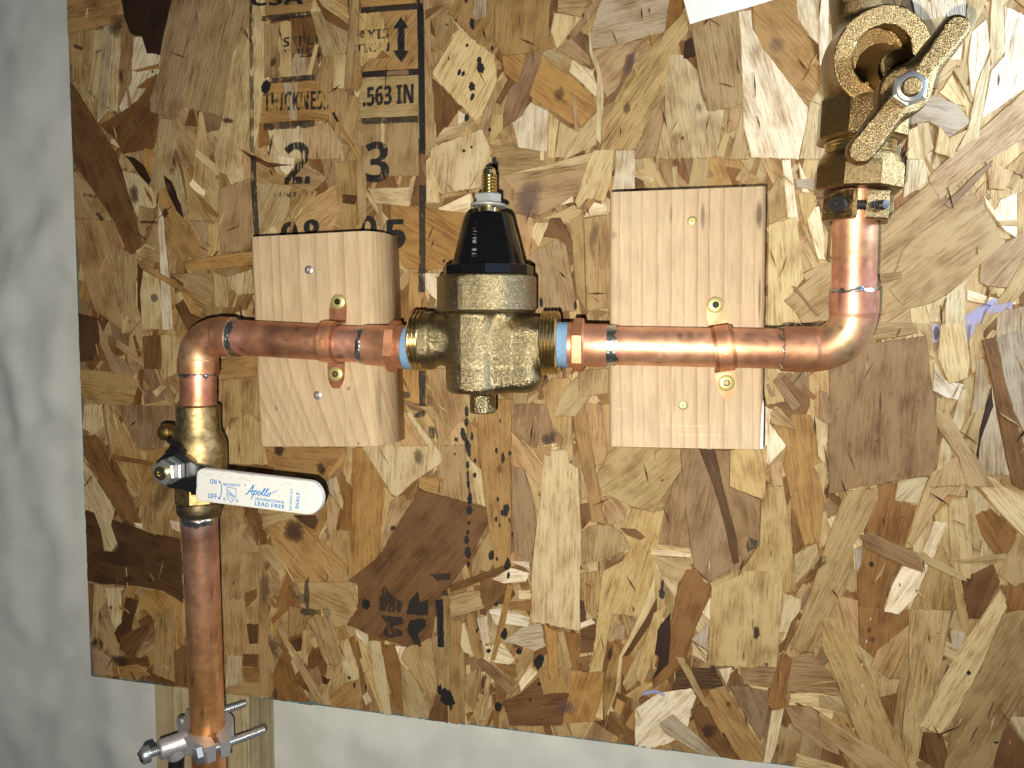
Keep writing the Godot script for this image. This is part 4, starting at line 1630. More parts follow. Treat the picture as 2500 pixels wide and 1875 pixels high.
func strap_shape() -> Array:
	# a two-hole strap over a pipe that runs along x, its middle at the origin, tabs 11 mm behind
	var line := []
	var widths := []
	for k in 6:
		line.append(Vector2(-29.5 + k * 3.1, -10.55 + k * 0.16))
		widths.append([4.5, 8.6, 10.6, 11.2, 11.2, 11.2][k])
	line.append(Vector2(-12.4, -9.6))
	widths.append(11.4)
	for k in 19:
		var a := PI + 0.28 - (PI + 0.56) * k / 18.0
		line.append(Vector2(cos(a), sin(a)) * 12.0)
		widths.append(11.6)
	line.append(Vector2(12.4, -9.6))
	widths.append(11.4)
	for k in 6:
		line.append(Vector2(14.0 + k * 3.1, -9.75 - k * 0.16))
		widths.append([11.2, 11.2, 11.2, 10.6, 8.6, 4.5][k])
	var s := Shape.new()
	s.color = Color(0.60, 0.48, 0.42)
	s.strip(line, widths, 0.9)
	var rib := Shape.new()
	rib.color = Color(0.95, 0.8, 0.7)
	var ridge := []
	var rw := []
	for k in 17:
		var a := PI - 0.1 - (PI - 0.2) * k / 16.0
		ridge.append(Vector2(cos(a), sin(a)) * 12.7)
		rw.append(7.4)
	rib.strip(ridge, rw, 0.7)
	var mark := Shape.new()
	var font := SystemFont.new()
	font.font_names = PackedStringArray(["Droid Sans"])
	font.font_weight = 700
	var tm := TextMesh.new()
	tm.text = "LPS"
	tm.font = font
	tm.font_size = 32
	tm.pixel_size = 0.085
	tm.depth = 0.35
	var arrays := tm.get_mesh_arrays()
	var vs: PackedVector3Array = arrays[Mesh.ARRAY_VERTEX]
	var ns: PackedVector3Array = arrays[Mesh.ARRAY_NORMAL]
	var ids: PackedInt32Array = arrays[Mesh.ARRAY_INDEX]
	mark.color = Color(1.0, 0.86, 0.78)
	mark.t = Transform3D(Basis(Vector3(0, 0, 1), PI * 0.5), Vector3(0, -1.2, 13.15))
	for i in range(0, ids.size() - 2, 3):
		mark.tri(vs[ids[i]], vs[ids[i + 1]], vs[ids[i + 2]], ns[ids[i]], ns[ids[i + 1]], ns[ids[i + 2]])
	return [s, rib, mark]


func make_straps() -> void:
	var a := thing("pipe_strap", "copper strap holding the left pipe to the block with bent growth lines", "pipe strap", Vector3(-194.4, -2.6, 49), "copper straps over the pipe")
	a.rotation_degrees.z = -2.8
	var parts := strap_shape()
	put("strap_band", parts[0], mats["copper"], a)
	put("strap_rib", parts[1], mats["copper"], a)
	put("strap_marking", parts[2], mats["copper"], a)
	wood_screw(a, Vector3(0, 25.0, -9.6), 4.7, true, "yellow_zinc")
	wood_screw(a, Vector3(0, -20.4, -9.6), 4.7, true, "yellow_zinc")
	var b := a.duplicate() as Node3D
	b.name = "pipe_strap_001"
	add_child(b, true)
	b.position = Vector3(40.2, -6.3, 49) * MM
	b.rotation_degrees.z = 8.6
	tag(b, "tilted copper strap holding the right pipe to the taller block", "pipe strap", "copper straps over the pipe")


func make_ground_clamp() -> void:
	var c := Vector3(-299.0, -272.5, 26.7)
	var axis := Vector3(-0.068, -0.989, -0.13).normalized()
	var u := Vector3(0.66, 0, -0.75)
	u = (u - axis * u.dot(axis)).normalized()
	var v := u.cross(axis).normalized()
	if v.z < 0.0:
		v = -v
	var frame := Transform3D(Basis(u, v, u.cross(v)), Vector3.ZERO)
	var g := thing("ground_clamp", "grey die cast ground clamp with zinc bolts on the lower copper pipe", "ground clamp", c)
	# the two jaws: half rings with ears, in the plane across the pipe
	for s in [-1.0, 1.0]:
		var o := PackedVector2Array()
		var sgn: float = s
		o.append_array(PackedVector2Array([Vector2(sgn * 1.6, 24), Vector2(sgn * 7.5, 24.5), Vector2(sgn * 9.0, 20), Vector2(sgn * 11.5, 15.5)]))
		for k in 9:
			var a := 0.85 - 1.7 * k / 8.0
			o.append(Vector2(sgn * cos(a), sin(a)) * 17.4)
		o.append_array(PackedVector2Array([Vector2(sgn * 11.5, -15.5), Vector2(sgn * 9.0, -20), Vector2(sgn * 7.5, -24.5), Vector2(sgn * 1.6, -24), Vector2(sgn * 1.6, -14.5)]))
		for k in 25:
			var a := -1.25 + 2.5 * k / 24.0
			o.append(Vector2(sgn * cos(a), sin(a)) * (11.5 if k % 2 else 12.6))
		o.append(Vector2(sgn * 1.6, 14.5))
		var j := Shape.new()
		j.t = frame
		j.slab(o, -6.2, 6.2, 0.8)
		put("clamp_jaw", j, mats["die_cast"], g)
	for s in [-1.0, 1.0]:
		var side: float = s
		var b := Shape.new()
		b.t = frame * along(Vector3.RIGHT, Vector3(0, side * 18.6, 0))
		b.lathe(thread(3.0, 0.45, -8.0, 33.0, 1.25), 24, false, 0.0, 20.0)
		b.lathe([Vector2(2.6, 33.0), Vector2(0, 33.2)], 24)
		var bolt := put("clamp_bolt", b, mats["zinc"], g)
		var h := Shape.new()
		h.t = frame * along(Vector3.RIGHT, Vector3(0, side * 18.6, 0))
		nut_shape(h, 11.0, -14.0, -9.0, 6, 0.3, 0.8)
		put("bolt_head", h, mats["zinc"], bolt)
	var l := Shape.new()
	l.t = frame * along(Vector3.LEFT, Vector3(-14, 0, 0))
	l.lathe([Vector2(7.8, 0), Vector2(7.4, 3), Vector2(6.6, 4.5), Vector2(6.5, 16.5), Vector2(6.0, 17.2), Vector2(3.0, 17.3)], 36)
	l.t = frame * along(Vector3(0.2, 0.1, 1), Vector3(-22, 0, 1))
	l.lathe([Vector2(6.3, -3), Vector2(6.2, 7.5), Vector2(4.6, 9.2), Vector2(0, 9.6)], 32)
	put("wire_lug", l, mats["die_cast"], g)
	var sc := Shape.new()
	sc.t = frame * along(Vector3.LEFT, Vector3(-30, 0, 0))
	sc.lathe(thread(3.0, 0.45, 0.0, 7.0, 1.2), 24, false, 0.0, 20.0)
	sc.lathe([Vector2(3, 7), Vector2(5.4, 7.1), Vector2(5.6, 7.8), Vector2(5.6, 11.0), Vector2(4.8, 12.4), Vector2(3.0, 13.2), Vector2(0, 13.4)], 32)
	put("lug_screw", sc, mats["zinc"], g)
	var slot := Shape.new()
	slot.t = frame * along(Vector3.LEFT, Vector3(-30, 0, 0))
	slot.slab(numbers("-5.2,12.2 5.2,12.2 4.4,13.6 -4.4,13.6"), -0.6, 0.6, 0.0)
	put("screw_slot", slot, mats["recess"], g)
	# the black ground wire that leaves the lug downwards
	var w := Shape.new()
	var path := []
	var radii := []
	var base := c + u * -22.0
	for k in 15:
		var f := k / 14.0
		path.append(base + Vector3(-3.0 * f - 26.0 * f * f, -3.0 - 120.0 * f, -2.0 + 2.0 * f))
		radii.append(4.4)
	w.tube(path, radii, 28)
	var cable := put("ground_wire", w, mats["cable_jacket"])
	tag(cable, "thick black ground wire hanging down out of the clamp", "wire")


func make_paper() -> void:
	# a loose sheet tacked over the board, only its lower corner in the picture
	var s := Shape.new()
	var a := Vector2(21.9, 190.4)
	var d := Vector2(0.973, 0.231)
	var n := Vector2(-0.262, 0.965)
	var cells := 14
	var pt := func(i: int, j: int) -> Vector3:
		var q := a + d * (i * 8.0) + n * (j * 8.0)
		return Vector3(q.x, q.y, 2.1 + 1.6 * exp(-float(i * i + j * j) * 0.12) + 0.5 * sin(i * 0.9 + j * 0.4))
	for j in 11:
		for i in cells:
			var q := [pt.call(i, j), pt.call(i + 1, j), pt.call(i + 1, j + 1), pt.call(i, j + 1)]
			for z in [0.0, -0.15]:
				var up := Vector3(0, 0, 1 if z == 0.0 else -1)
				s.quad(q[0] + Vector3(0, 0, z), q[1] + Vector3(0, 0, z), q[2] + Vector3(0, 0, z), q[3] + Vector3(0, 0, z), up)
	var o := put("paper_sheet", s, mats["paper"])
	tag(o, "corner of a blank white paper sheet on the board's upper part", "paper")


func draw_ink() -> void:
	ink_line("k", .75, 3.25, "-268.5,232.3 -269.7,185.8 -269.7,161.0 -270.8,126.2")
	ink_line("k", .55, 2.04, "-270.7,231.3 -267.2,210.2 -269.4,203.0")
	ink_line("k", 1, 4.13, "-150.2,223.1 -149.6,178.2 -149.6,148.5 -149.5,121.0")
	ink_line("k", .85, 3.52, "-261.6,215.6 -248.8,215.9 -239.4,216.1 -226.1,216.3")
	ink_line("k", .95, 3.61, "-191.5,216.0 -152.0,216.0")
	ink_line("k", .3, 3.30, "-226.1,216.9 -191.5,216.5")
	ink_line("k", .8, 4.20, "-256.4,174.3 -224.2,174.5")
	ink_line("k", .25, 3.64, "-224.3,174.4 -195.4,174.5")
	ink_line("k", .97, 4.01, "-190.8,174.5 -151.8,173.9")
	ink_line("k", .8, 4.77, "-261.2,143.7 -240.9,144.0 -224.8,144.2")
	ink_line("k", .25, 3.99, "-224.8,144.2 -214.2,144.5")
	ink_line("k", .85, 4.29, "-191.2,144.0 -152.1,143.5")
	ink_text(.9, "CSA", Vector2(-268.9, 224.4), Vector2(-231.3, 222.8), Vector2(-268.6, 233.5))
	ink_text(.68, "STRENGTH AXIS", Vector2(-246.2, 196.0), Vector2(-171.9, 196.9), Vector2(-246.0, 202.5))
	ink_text(.68, "THIS DIRECTION", Vector2(-246.3, 188.5), Vector2(-171.6, 188.4), Vector2(-246.2, 194.4))
	ink_text(.72, "THICKNESS", Vector2(-261.0, 154.0), Vector2(-214.0, 152.8), Vector2(-260.7, 166.7))
	ink_text(.85, ".563 IN", Vector2(-190.1, 153.6), Vector2(-155.2, 153.8), Vector2(-190.0, 166.3))
	ink_poly("k", 1, "-163.1,209.9 -157.8,202.4 -160.7,202.0 -161.0,188.1 -157.7,187.9 -162.5,181.1 -163.8,181.2 -168.8,188.4 -165.6,188.4 -165.4,202.4 -168.6,202.6")
	ink_blob("k", 1, -259.1, 170.3, 2.71, 3.94, 20)
	ink_blob("k", 1, -209.2, 147.6, 3.29, 3.16, 0)
	ink_blob("k", 1, -215.9, 196.6, 0.92, 1.84, 0)
	ink_blob("d", .8, -253.5, 186.0, 1.35, 2.70, 20)
	ink_text(.74, "2", Vector2(-247.4, 104.4), Vector2(-228.8, 104.5), Vector2(-246.8, 132.5))
	ink_text(.88, "3", Vector2(-189.0, 103.9), Vector2(-172.7, 103.7), Vector2(-188.6, 130.3))
	ink_text(.45, "0", Vector2(-227.1, 104.5), Vector2(-210.4, 104.6), Vector2(-226.6, 131.5))
	ink_text(.6, "(MNTPN)", Vector2(-258.7, 95.3), Vector2(-223.9, 95.0), Vector2(-258.6, 99.3))
	ink_text(.85, "0", Vector2(-251.3, 59.3), Vector2(-238.5, 59.6), Vector2(-250.9, 79.2))
	ink_text(.9, "8", Vector2(-234.4, 60.0), Vector2(-222.3, 60.2), Vector2(-234.1, 80.1))
	ink_text(.85, "0", Vector2(-194.4, 61.1), Vector2(-182.1, 61.1), Vector2(-194.1, 81.6))
	ink_text(.97, "5", Vector2(-175.6, 59.0), Vector2(-161.9, 59.1), Vector2(-175.3, 78.6))
	ink_line("k", .9, 4.12, "-270.2,124.8 -269.9,99.7 -268.4,70.3")
	ink_line("k", .9, 4.57, "-149.8,100.6 -149.9,58.2 -150.7,30.0")
	ink_line("k", .6, 2.56, "-149.8,30.0 -149.9,15.3")
	ink_line("k", .95, 4.64, "-150.9,-19.4 -150.8,-46.2")
	ink_blob("k", .8, -162.1, -38.8, 2.60, 1.95, 10)
	ink_blob("k", .7, -152.5, -51.9, 3.89, 1.62, -20)
	ink_blob("k", .6, -144.2, -64.2, 1.94, 3.87, 0)
	ink_blob("k", 1, -115.2, 202.0, 1.47, 3.18, -8)
	ink_blob("k", 1, -102.1, 185.7, 0.85, 1.22, 0)
	ink_blob("k", 1, -110.7, 178.7, 1.35, 2.08, 0)
	ink_blob("k", 1, -109.8, 173.7, 2.08, 3.06, -10)
	ink_blob("k", 1, -118.6, 188.6, 0.86, 1.11, 30)
	ink_blob("k", 1, -124.0, 171.9, 1.11, 1.73, 20)
	ink_blob("k", 1, -121.3, 170.9, 0.99, 1.48, 20)
	ink_blob("k", 1, -115.7, 162.3, 1.72, 2.59, 0)
	ink_blob("k", 1, -115.4, 155.8, 1.11, 2.09, 20)
	ink_blob("k", 1, -119.2, 143.0, 1.24, 2.10, 10)
	ink_blob("k", 1, -131.0, 181.2, 0.50, 0.87, 10)
	ink_blob("k", 1, -116.2, 123.8, 0.74, 0.87, 0)
	ink_blob("k", 1, -121.3, 121.6, 0.99, 0.87, 0)
	ink_blob("k", 1, -103.8, 134.3, 0.86, 1.10, 0)
	ink_blob("k", 1, -125.9, 205.1, 0.56, 0.74, 0)
	ink_blob("k", 1, -132.1, 202.7, 0.56, 0.74, 0)
	ink_blob("k", 1, -43.8, 202.0, 0.52, 1.16, 0)
	ink_blob("d", .55, -58.4, 154.1, 2.66, 3.55, 0)
	ink_blob("k", .9, -119.1, 216.7, 0.98, 1.10, 0)
	ink_blob("k", 1, -101.1, 114.8, 1.35, 1.84, 0)
	ink_blob("k", 1, -100.5, 111.2, 2.08, 2.76, 10)
	ink_blob("u", .6, -78.6, 89.7, 6.66, 9.68, 25)
	ink_blob("u", .35, -77.4, 80.2, 5.45, 6.05, 25)
	ink_blob("u", .45, -36.2, 65.0, 2.36, 6.48, 15)
	ink_blob("k", 1, -70.1, 22.4, 1.09, 2.73, 0)
	ink_blob("k", 1, -47.9, 20.4, 0.96, 2.39, 0)
	ink_blob("k", .9, -135.1, 50.4, 1.01, 1.14, 0)
	ink_blob("k", .9, -118.8, 95.3, 0.62, 0.75, 0)
	ink_blob("k", .9, -114.8, 92.7, 0.87, 1.86, 0)
	ink_blob("k", 1, -120.3, -49.3, 1.01, 3.17, 0)
	ink_blob("k", 1, -120.4, -56.7, 1.27, 2.54, 0)
	ink_blob("k", 1, -122.4, -64.9, 1.53, 4.13, -12)
	ink_blob("k", 1, -119.3, -72.9, 1.78, 5.08, -8)
	ink_blob("k", 1, -118.7, -77.2, 1.40, 2.16, 0)
	ink_blob("k", 1, -119.7, -85.4, 0.89, 2.54, 0)
	ink_blob("k", 1, -119.7, -91.6, 0.57, 3.18, 0)
	ink_blob("k", 1, -119.4, -97.9, 0.89, 2.55, 0)
	ink_blob("k", 1, -118.3, -107.9, 1.40, 3.50, 0)
	ink_blob("k", 1, -118.3, -115.7, 1.78, 2.87, 0)
	ink_blob("k", 1, -118.9, -124.2, 0.89, 1.40, 20)
	ink_blob("k", 1, -119.6, -130.6, 1.02, 1.53, 0)
	ink_blob("k", 1, -120.4, -135.7, 1.41, 2.56, 0)
	ink_blob("k", 1, -119.6, -144.2, 1.92, 3.52, 0)
	ink_blob("k", 1, -116.4, -66.0, 0.89, 2.41, 0)
	ink_blob("k", 1, -127.2, -68.6, 0.77, 1.15, 0)
	ink_blob("k", 1, -114.4, -82.1, 0.89, 1.39, 0)
	ink_blob("k", 1, -115.0, -92.1, 1.01, 1.65, 0)
	ink_blob("k", 1, -99.8, -74.9, 0.88, 1.75, 0)
	ink_blob("k", 1, -95.4, -79.7, 1.00, 3.25, 0)
	ink_blob("k", 1, -91.0, -76.5, 0.62, 1.49, 0)
	ink_blob("k", 1, -98.9, -107.5, 0.75, 1.38, 0)
	ink_blob("k", 1, -93.3, -114.7, 1.88, 3.76, 10)
	ink_blob("k", 1, -95.8, -116.7, 1.13, 1.88, 0)
	ink_blob("k", 1, -100.2, -121.0, 0.88, 1.64, 0)
	ink_blob("k", 1, -97.7, -124.9, 0.57, 1.26, 0)
	ink_blob("k", 1, -91.1, -121.2, 0.50, 1.50, 0)
	ink_blob("k", 1, -89.2, -130.8, 0.63, 1.88, 0)
	ink_blob("k", 1, -103.5, -145.6, 1.65, 2.85, 10)
	ink_blob("k", 1, -99.7, -147.6, 0.63, 1.26, 0)
	ink_blob("k", 1, -92.4, -149.4, 1.13, 2.51, 0)
	ink_blob("k", 1, -97.2, -55.1, 0.50, 1.50, 0)
	ink_blob("d", .8, -65.7, -66.7, 3.67, 2.75, 0)
	ink_blob("d", .6, -62.4, -64.8, 1.83, 3.66, 0)
	ink_blob("d", .5, -97.9, -87.2, 1.25, 2.51, 0)
	ink_blob("k", .9, 1.1, -70.5, 0.58, 0.47, 0)
	ink_blob("k", 1, -119.7, -153.0, 1.03, 1.79, 0)
	ink_blob("k", 1, -92.6, -151.9, 1.76, 2.52, 0)
	ink_blob("k", 1, -91.7, -158.1, 0.88, 2.14, 10)
	ink_blob("k", 1, -100.7, -179.2, 1.14, 1.52, 0)
	ink_blob("k", 1, -95.1, -199.5, 1.77, 3.17, 10)
	ink_blob("k", 1, -105.9, -211.7, 1.41, 1.53, 0)
	ink_blob("k", 1, -85.3, -210.9, 1.64, 1.89, 30)
	ink_blob("k", 1, -71.5, -216.8, 2.50, 4.68, 15)
	ink_blob("k", 1, -71.2, -232.0, 1.13, 1.25, 0)
	ink_blob("k", 1, -99.6, -250.1, 2.17, 2.88, 0)
	ink_blob("k", 1, -77.4, -243.1, 0.75, 0.88, 0)
	ink_blob("k", 1, -113.5, -197.5, 0.58, 1.54, 0)
	ink_blob("k", .9, -132.0, -250.6, 1.31, 3.92, 10)
	ink_blob("d", .9, -24.5, -208.3, 1.21, 3.32, 15)
	ink_blob("u", .5, -53.1, -246.4, 4.95, 3.71, 0)
	ink_blob("d", .5, -42.9, -176.0, 1.22, 2.44, 0)
	ink_line("b", .8, 2.39, "-3.3,-233.4 6.8,-230.7")
	ink_line("k", 1, 4.95, "-139.9,-178.0 -139.7,-194.1 -139.2,-211.5")
	ink_blob("k", 1, -192.1, -184.4, 2.57, 3.24, 0)
	ink_poly("k", .8, "-183.4,-187.8 -180.5,-172.7 -177.8,-170.6 -174.5,-176.2 -170.5,-178.6 -165.3,-181.5 -167.3,-188.8 -175.3,-188.6")
	ink_poly("k", .95, "-163.4,-189.5 -160.6,-179.9 -154.6,-172.5 -153.4,-180.8 -147.4,-177.9 -147.5,-189.5 -155.4,-189.6")
	ink_poly("k", .85, "-181.4,-191.6 -166.0,-191.6 -164.8,-195.8 -172.8,-198.9 -165.5,-201.7 -166.2,-205.0 -174.2,-206.8 -181.6,-204.7 -176.8,-197.9")
	ink_poly("k", .97, "-162.8,-200.8 -160.8,-193.6 -154.1,-191.8 -148.9,-192.1 -149.6,-197.4 -154.9,-202.9 -152.3,-211.2 -157.6,-210.2")
	ink_poly("d", .7, "-158.2,-205.7 -150.3,-203.9 -153.0,-211.9 -157.0,-210.8")
	ink_poly("k", .85, "-146.6,-160.8 -131.7,-159.0 -131.7,-164.1 -136.9,-163.8 -140.8,-165.3 -144.0,-162.2")
	ink_blob("k", .8, -235.8, -179.8, 1.67, 9.73, 0)
	ink_blob("k", .55, -240.1, -183.4, 3.49, 3.14, 0)
	ink_blob("k", .75, -234.7, -192.7, 5.57, 2.37, 10)
	ink_blob("k", .4, -221.5, -192.2, 3.10, 3.10, 0)
	ink_blob("k", .35, -245.5, -178.4, 4.20, 4.90, 0)
	ink_blob("k", 1, -134.9, -246.3, 3.93, 5.56, -30)
	ink_blob("k", 1, -140.1, -241.5, 1.58, 2.95, 0)
	ink_blob("k", .9, -205.8, -238.2, 1.10, 1.10, 0)
	ink_blob("k", .9, -201.9, -243.2, 0.82, 1.78, 0)
	ink_blob("k", .9, -193.6, -243.9, 0.61, 1.50, 0)
	ink_blob("k", .9, -135.3, -173.3, 1.95, 1.69, 20)
	ink_blob("d", .6, -261.2, -254.1, 1.43, 3.56, 0)
	ink_line("t", .8, 1.44, "-272.1,-258.9 -262.1,-258.9 -248.6,-258.5 -235.2,-258.7 -218.5,-260.6")
	ink_line("t", .5, 1.11, "-218.5,-260.6 -202.0,-260.6 -181.6,-262.1")
	ink_blob("d", .9, -255.0, -78.7, 2.78, 3.48, 10)
	ink_blob("d", .8, -223.9, -90.9, 2.46, 3.41, -20)
	ink_blob("d", .6, -153.7, -80.6, 2.60, 4.23, 0)
	ink_blob("d", .8, -245.4, -136.1, 6.27, 6.27, 30)
	ink_blob("k", .9, -172.3, -130.3, 1.33, 1.72, 10)
	ink_blob("k", .9, -127.9, -68.1, 0.89, 1.40, 0)
	ink_blob("k", 1, -122.8, -64.9, 1.40, 3.81, -10)
	ink_blob("k", 1, -128.6, -78.1, 0.64, 0.89, 0)
	ink_poly("k", .8, "-154.1,-49.8 -148.9,-49.1 -150.3,-53.5 -156.7,-53.6")
	ink_poly("k", .7, "-146.4,-59.7 -141.9,-60.9 -142.6,-68.4 -147.1,-64.8")
	ink_blob("k", .9, 8.1, -91.5, 0.70, 0.70, 0)
	ink_poly("k", .8, "62.0,-126.2 67.7,-128.3 68.3,-131.8 61.6,-135.7 60.4,-132.8")
	ink_blob("k", .8, 1.2, -70.6, 0.47, 0.47, 0)
	ink_blob("k", 1, 8.8, -160.8, 0.70, 3.91, 5)
	ink_blob("k", .9, 8.6, -166.1, 1.88, 2.66, 0)
	ink_blob("d", 1, 67.7, -187.0, 1.50, 3.30, 0)
	ink_blob("d", .9, 39.4, -254.1, 3.48, 3.48, 0)
	ink_poly("k", .9, "47.1,-255.0 48.6,-254.0 53.3,-261.8 52.6,-263.5")
	ink_blob("d", .8, 41.1, -213.9, 2.00, 2.30, 0)
	ink_blob("d", .6, 51.4, -235.0, 1.53, 1.53, 0)
	ink_line("b", .9, 1.91, "-2.8,-232.6 5.4,-230.6 11.0,-232.7")
	ink_blob("k", .9, 94.3, -231.8, 2.07, 0.59, 15)
	ink_blob("d", .6, 65.4, -181.5, 0.60, 3.01, 0)
	ink_line("d", .7, 0.45, "64.8,-168.8 65.4,-182.3 64.8,-194.4 64.6,-206.4")
	ink_line("d", .5, 1.05, "75.8,-196.8 75.5,-205.6")
	ink_blob("d", .8, 74.1, -207.3, 0.75, 1.05, 0)
	ink_blob("d", .5, 60.0, -202.8, 0.68, 3.03, 0)
	ink_line("t", .8, 1.12, "-7.7,-271.3 3.4,-271.9 25.6,-273.5 46.6,-274.9")
	ink_blob("k", 1, 134.9, -139.8, 1.28, 1.49, 10)
	ink_blob("k", .7, 151.3, -151.7, 0.53, 1.16, 0)
	ink_blob("k", .8, 151.8, -109.8, 0.42, 0.52, 0)
	ink_blob("d", .6, 106.0, -139.6, 1.96, 3.27, 20)
	ink_blob("k", .7, 160.8, -154.6, 0.63, 0.73, 0)
	ink_blob("k", 1, 191.6, -203.6, 1.03, 1.23, 0)
	ink_blob("k", 1, 208.3, -245.8, 1.33, 0.61, 0)
	ink_line("d", .8, 0.82, "205.9,-220.9 203.2,-231.5")
	ink_line("d", .6, 1.58, "158.7,-205.6 162.1,-215.2")
	ink_blob("d", .6, 136.3, -186.8, 1.39, 1.61, 0)
	ink_blob("d", .6, 134.6, -181.1, 1.07, 1.61, 0)
	ink_blob("k", .8, 173.7, -180.4, 0.62, 0.31, 0)
	ink_line("w", 1, 1.83, "132.9,-188.2 133.5,-188.3")
	ink_line("w", 1, 1.94, "130.5,-202.8 131.1,-202.8")
	ink_line("w", 1, 1.93, "135.3,-199.8 135.8,-199.8")
	ink_line("w", 1, 2.05, "131.2,-216.3 131.9,-216.3")
	ink_line("w", 1, 1.73, "127.4,-228.7 127.9,-228.8")
	ink_line("w", 1, 1.85, "126.9,-245.1 127.6,-245.2")
	ink_line("w", 1, 1.61, "134.7,-174.0 135.3,-174.1")
	ink_poly("b", .75, "164.8,7.5 170.2,7.5 169.0,-3.5 167.0,-4.1 165.6,-0.2")
	ink_blob("k", .6, 167.8, 2.0, 1.33, 3.57, 0)
	ink_poly("b", .8, "182.7,11.8 198.8,23.0 200.9,20.3 186.9,7.4 185.7,-2.5")
	ink_blob("k", .9, 159.0, -38.8, 0.41, 0.31, 0)
	ink_blob("k", .9, 112.8, -44.3, 0.43, 0.32, 0)
	ink_blob("k", .7, 120.6, -21.5, 0.85, 0.27, 10)
	ink_blob("k", .7, 135.9, -63.2, 1.37, 0.32, -30)
	ink_line("d", .5, 0.42, "146.3,-42.1 146.6,-50.5")
	ink_line("d", .45, 2.08, "156.5,-72.8 156.2,-80.8")
	ink_poly("b", .7, "183.8,-0.0 185.5,11.3 197.6,18.3 209.1,20.3 208.6,16.1 198.4,13.4 189.5,5.6 185.9,-2.9")
	ink_blob("g", .5, 66.8, 76.8, 2.83, 6.38, 0)
	ink_line("d", .9, 2.23, "-406.1,207.8 -399.2,204.8")
	ink_line("d", .7, 1.33, "-395.9,175.6 -388.0,168.4")
	ink_line("d", .7, 1.33, "-392.0,200.5 -384.5,203.2")
	ink_line("d", .8, 1.32, "-380.8,163.2 -373.0,157.0")
	ink_line("d", .8, 2.32, "-276.4,210.8 -269.1,201.1")
	ink_line("d", .9, 1.02, "-360.0,153.1 -356.5,147.2")
	ink_blob("d", .8, -287.9, 149.2, 3.47, 1.39, 12)
	ink_blob("d", .7, -369.8, 183.7, 1.75, 4.37, 10)
	ink_blob("d", .6, -371.4, 218.9, 4.36, 6.54, 20)
	ink_blob("d", .8, -344.7, 186.0, 1.00, 0.86, 0)
	ink_blob("k", .5, -310.0, 220.7, 0.70, 2.79, 10)
	ink_line("d", .9, 2.54, "-392.6,89.6 -388.3,84.2")
	ink_line("d", .8, 2.10, "-402.5,103.1 -392.1,100.8")
	ink_blob("d", .9, -337.9, 88.0, 1.73, 2.89, 0)
	ink_blob("d", .7, -361.8, 101.7, 2.93, 5.85, 0)
	ink_line("d", .9, 1.90, "-357.3,82.1 -344.2,81.4")
	ink_line("d", .8, 1.47, "-360.5,74.3 -353.4,69.6")
	ink_blob("k", .7, -348.2, 28.3, 2.49, 2.49, 0)
	ink_line("d", .8, 2.46, "-335.3,43.8 -325.4,37.2")
	ink_line("d", .8, 3.62, "-332.7,32.7 -329.1,34.0")
	ink_blob("d", .9, -382.5, -158.6, 4.57, 6.86, 20)
	ink_blob("d", .6, -377.2, -139.1, 6.07, 4.55, 0)
	ink_line("d", .8, 1.24, "-412.1,-111.5 -402.5,-100.8")
	ink_blob("d", .5, -346.3, -112.0, 4.45, 11.86, 30)
	ink_blob("d", .9, -388.7, -162.3, 12.25, 3.83, 10)
	ink_blob("d", .9, -376.3, -177.2, 3.04, 2.28, 0)
	ink_blob("d", .8, -398.6, -179.5, 6.18, 2.62, 10)
	ink_blob("k", .7, -358.9, -176.9, 1.35, 1.05, 0)
	ink_blob("d", .8, -385.4, -239.6, 5.39, 3.08, 10)
	ink_blob("d", .8, -404.3, -228.3, 3.89, 3.50, 0)
	ink_blob("k", .8, -391.6, -199.3, 1.08, 1.39, 0)
	ink_blob("d", .5, -268.4, -179.0, 2.84, 11.36, 0)
	ink_line("t", .8, 2.82, "-412.8,-226.8 -411.2,-243.7")
	ink_line("t", .7, 1.24, "-385.9,-253.0 -358.5,-253.7")
	ink_line("t", .6, 1.17, "-300.6,-258.0 -274.6,-259.9 -259.5,-260.0")
	ink_blob("k", 1, 18.3, 123.3, 0.79, 1.01, 0)
	ink_blob("h", .6, 15.2, 123.4, 2.82, 3.38, 0)
	ink_blob("d", .6, -16.0, 143.2, 2.07, 3.16, 0)
	ink_blob("u", .35, 73.1, 175.7, 3.75, 4.29, 20)
	ink_blob("d", .35, 27.8, 141.4, 1.67, 2.23, 0)
	ink_blob("u", .6, -14.2, 170.3, 2.00, 6.29, 20)


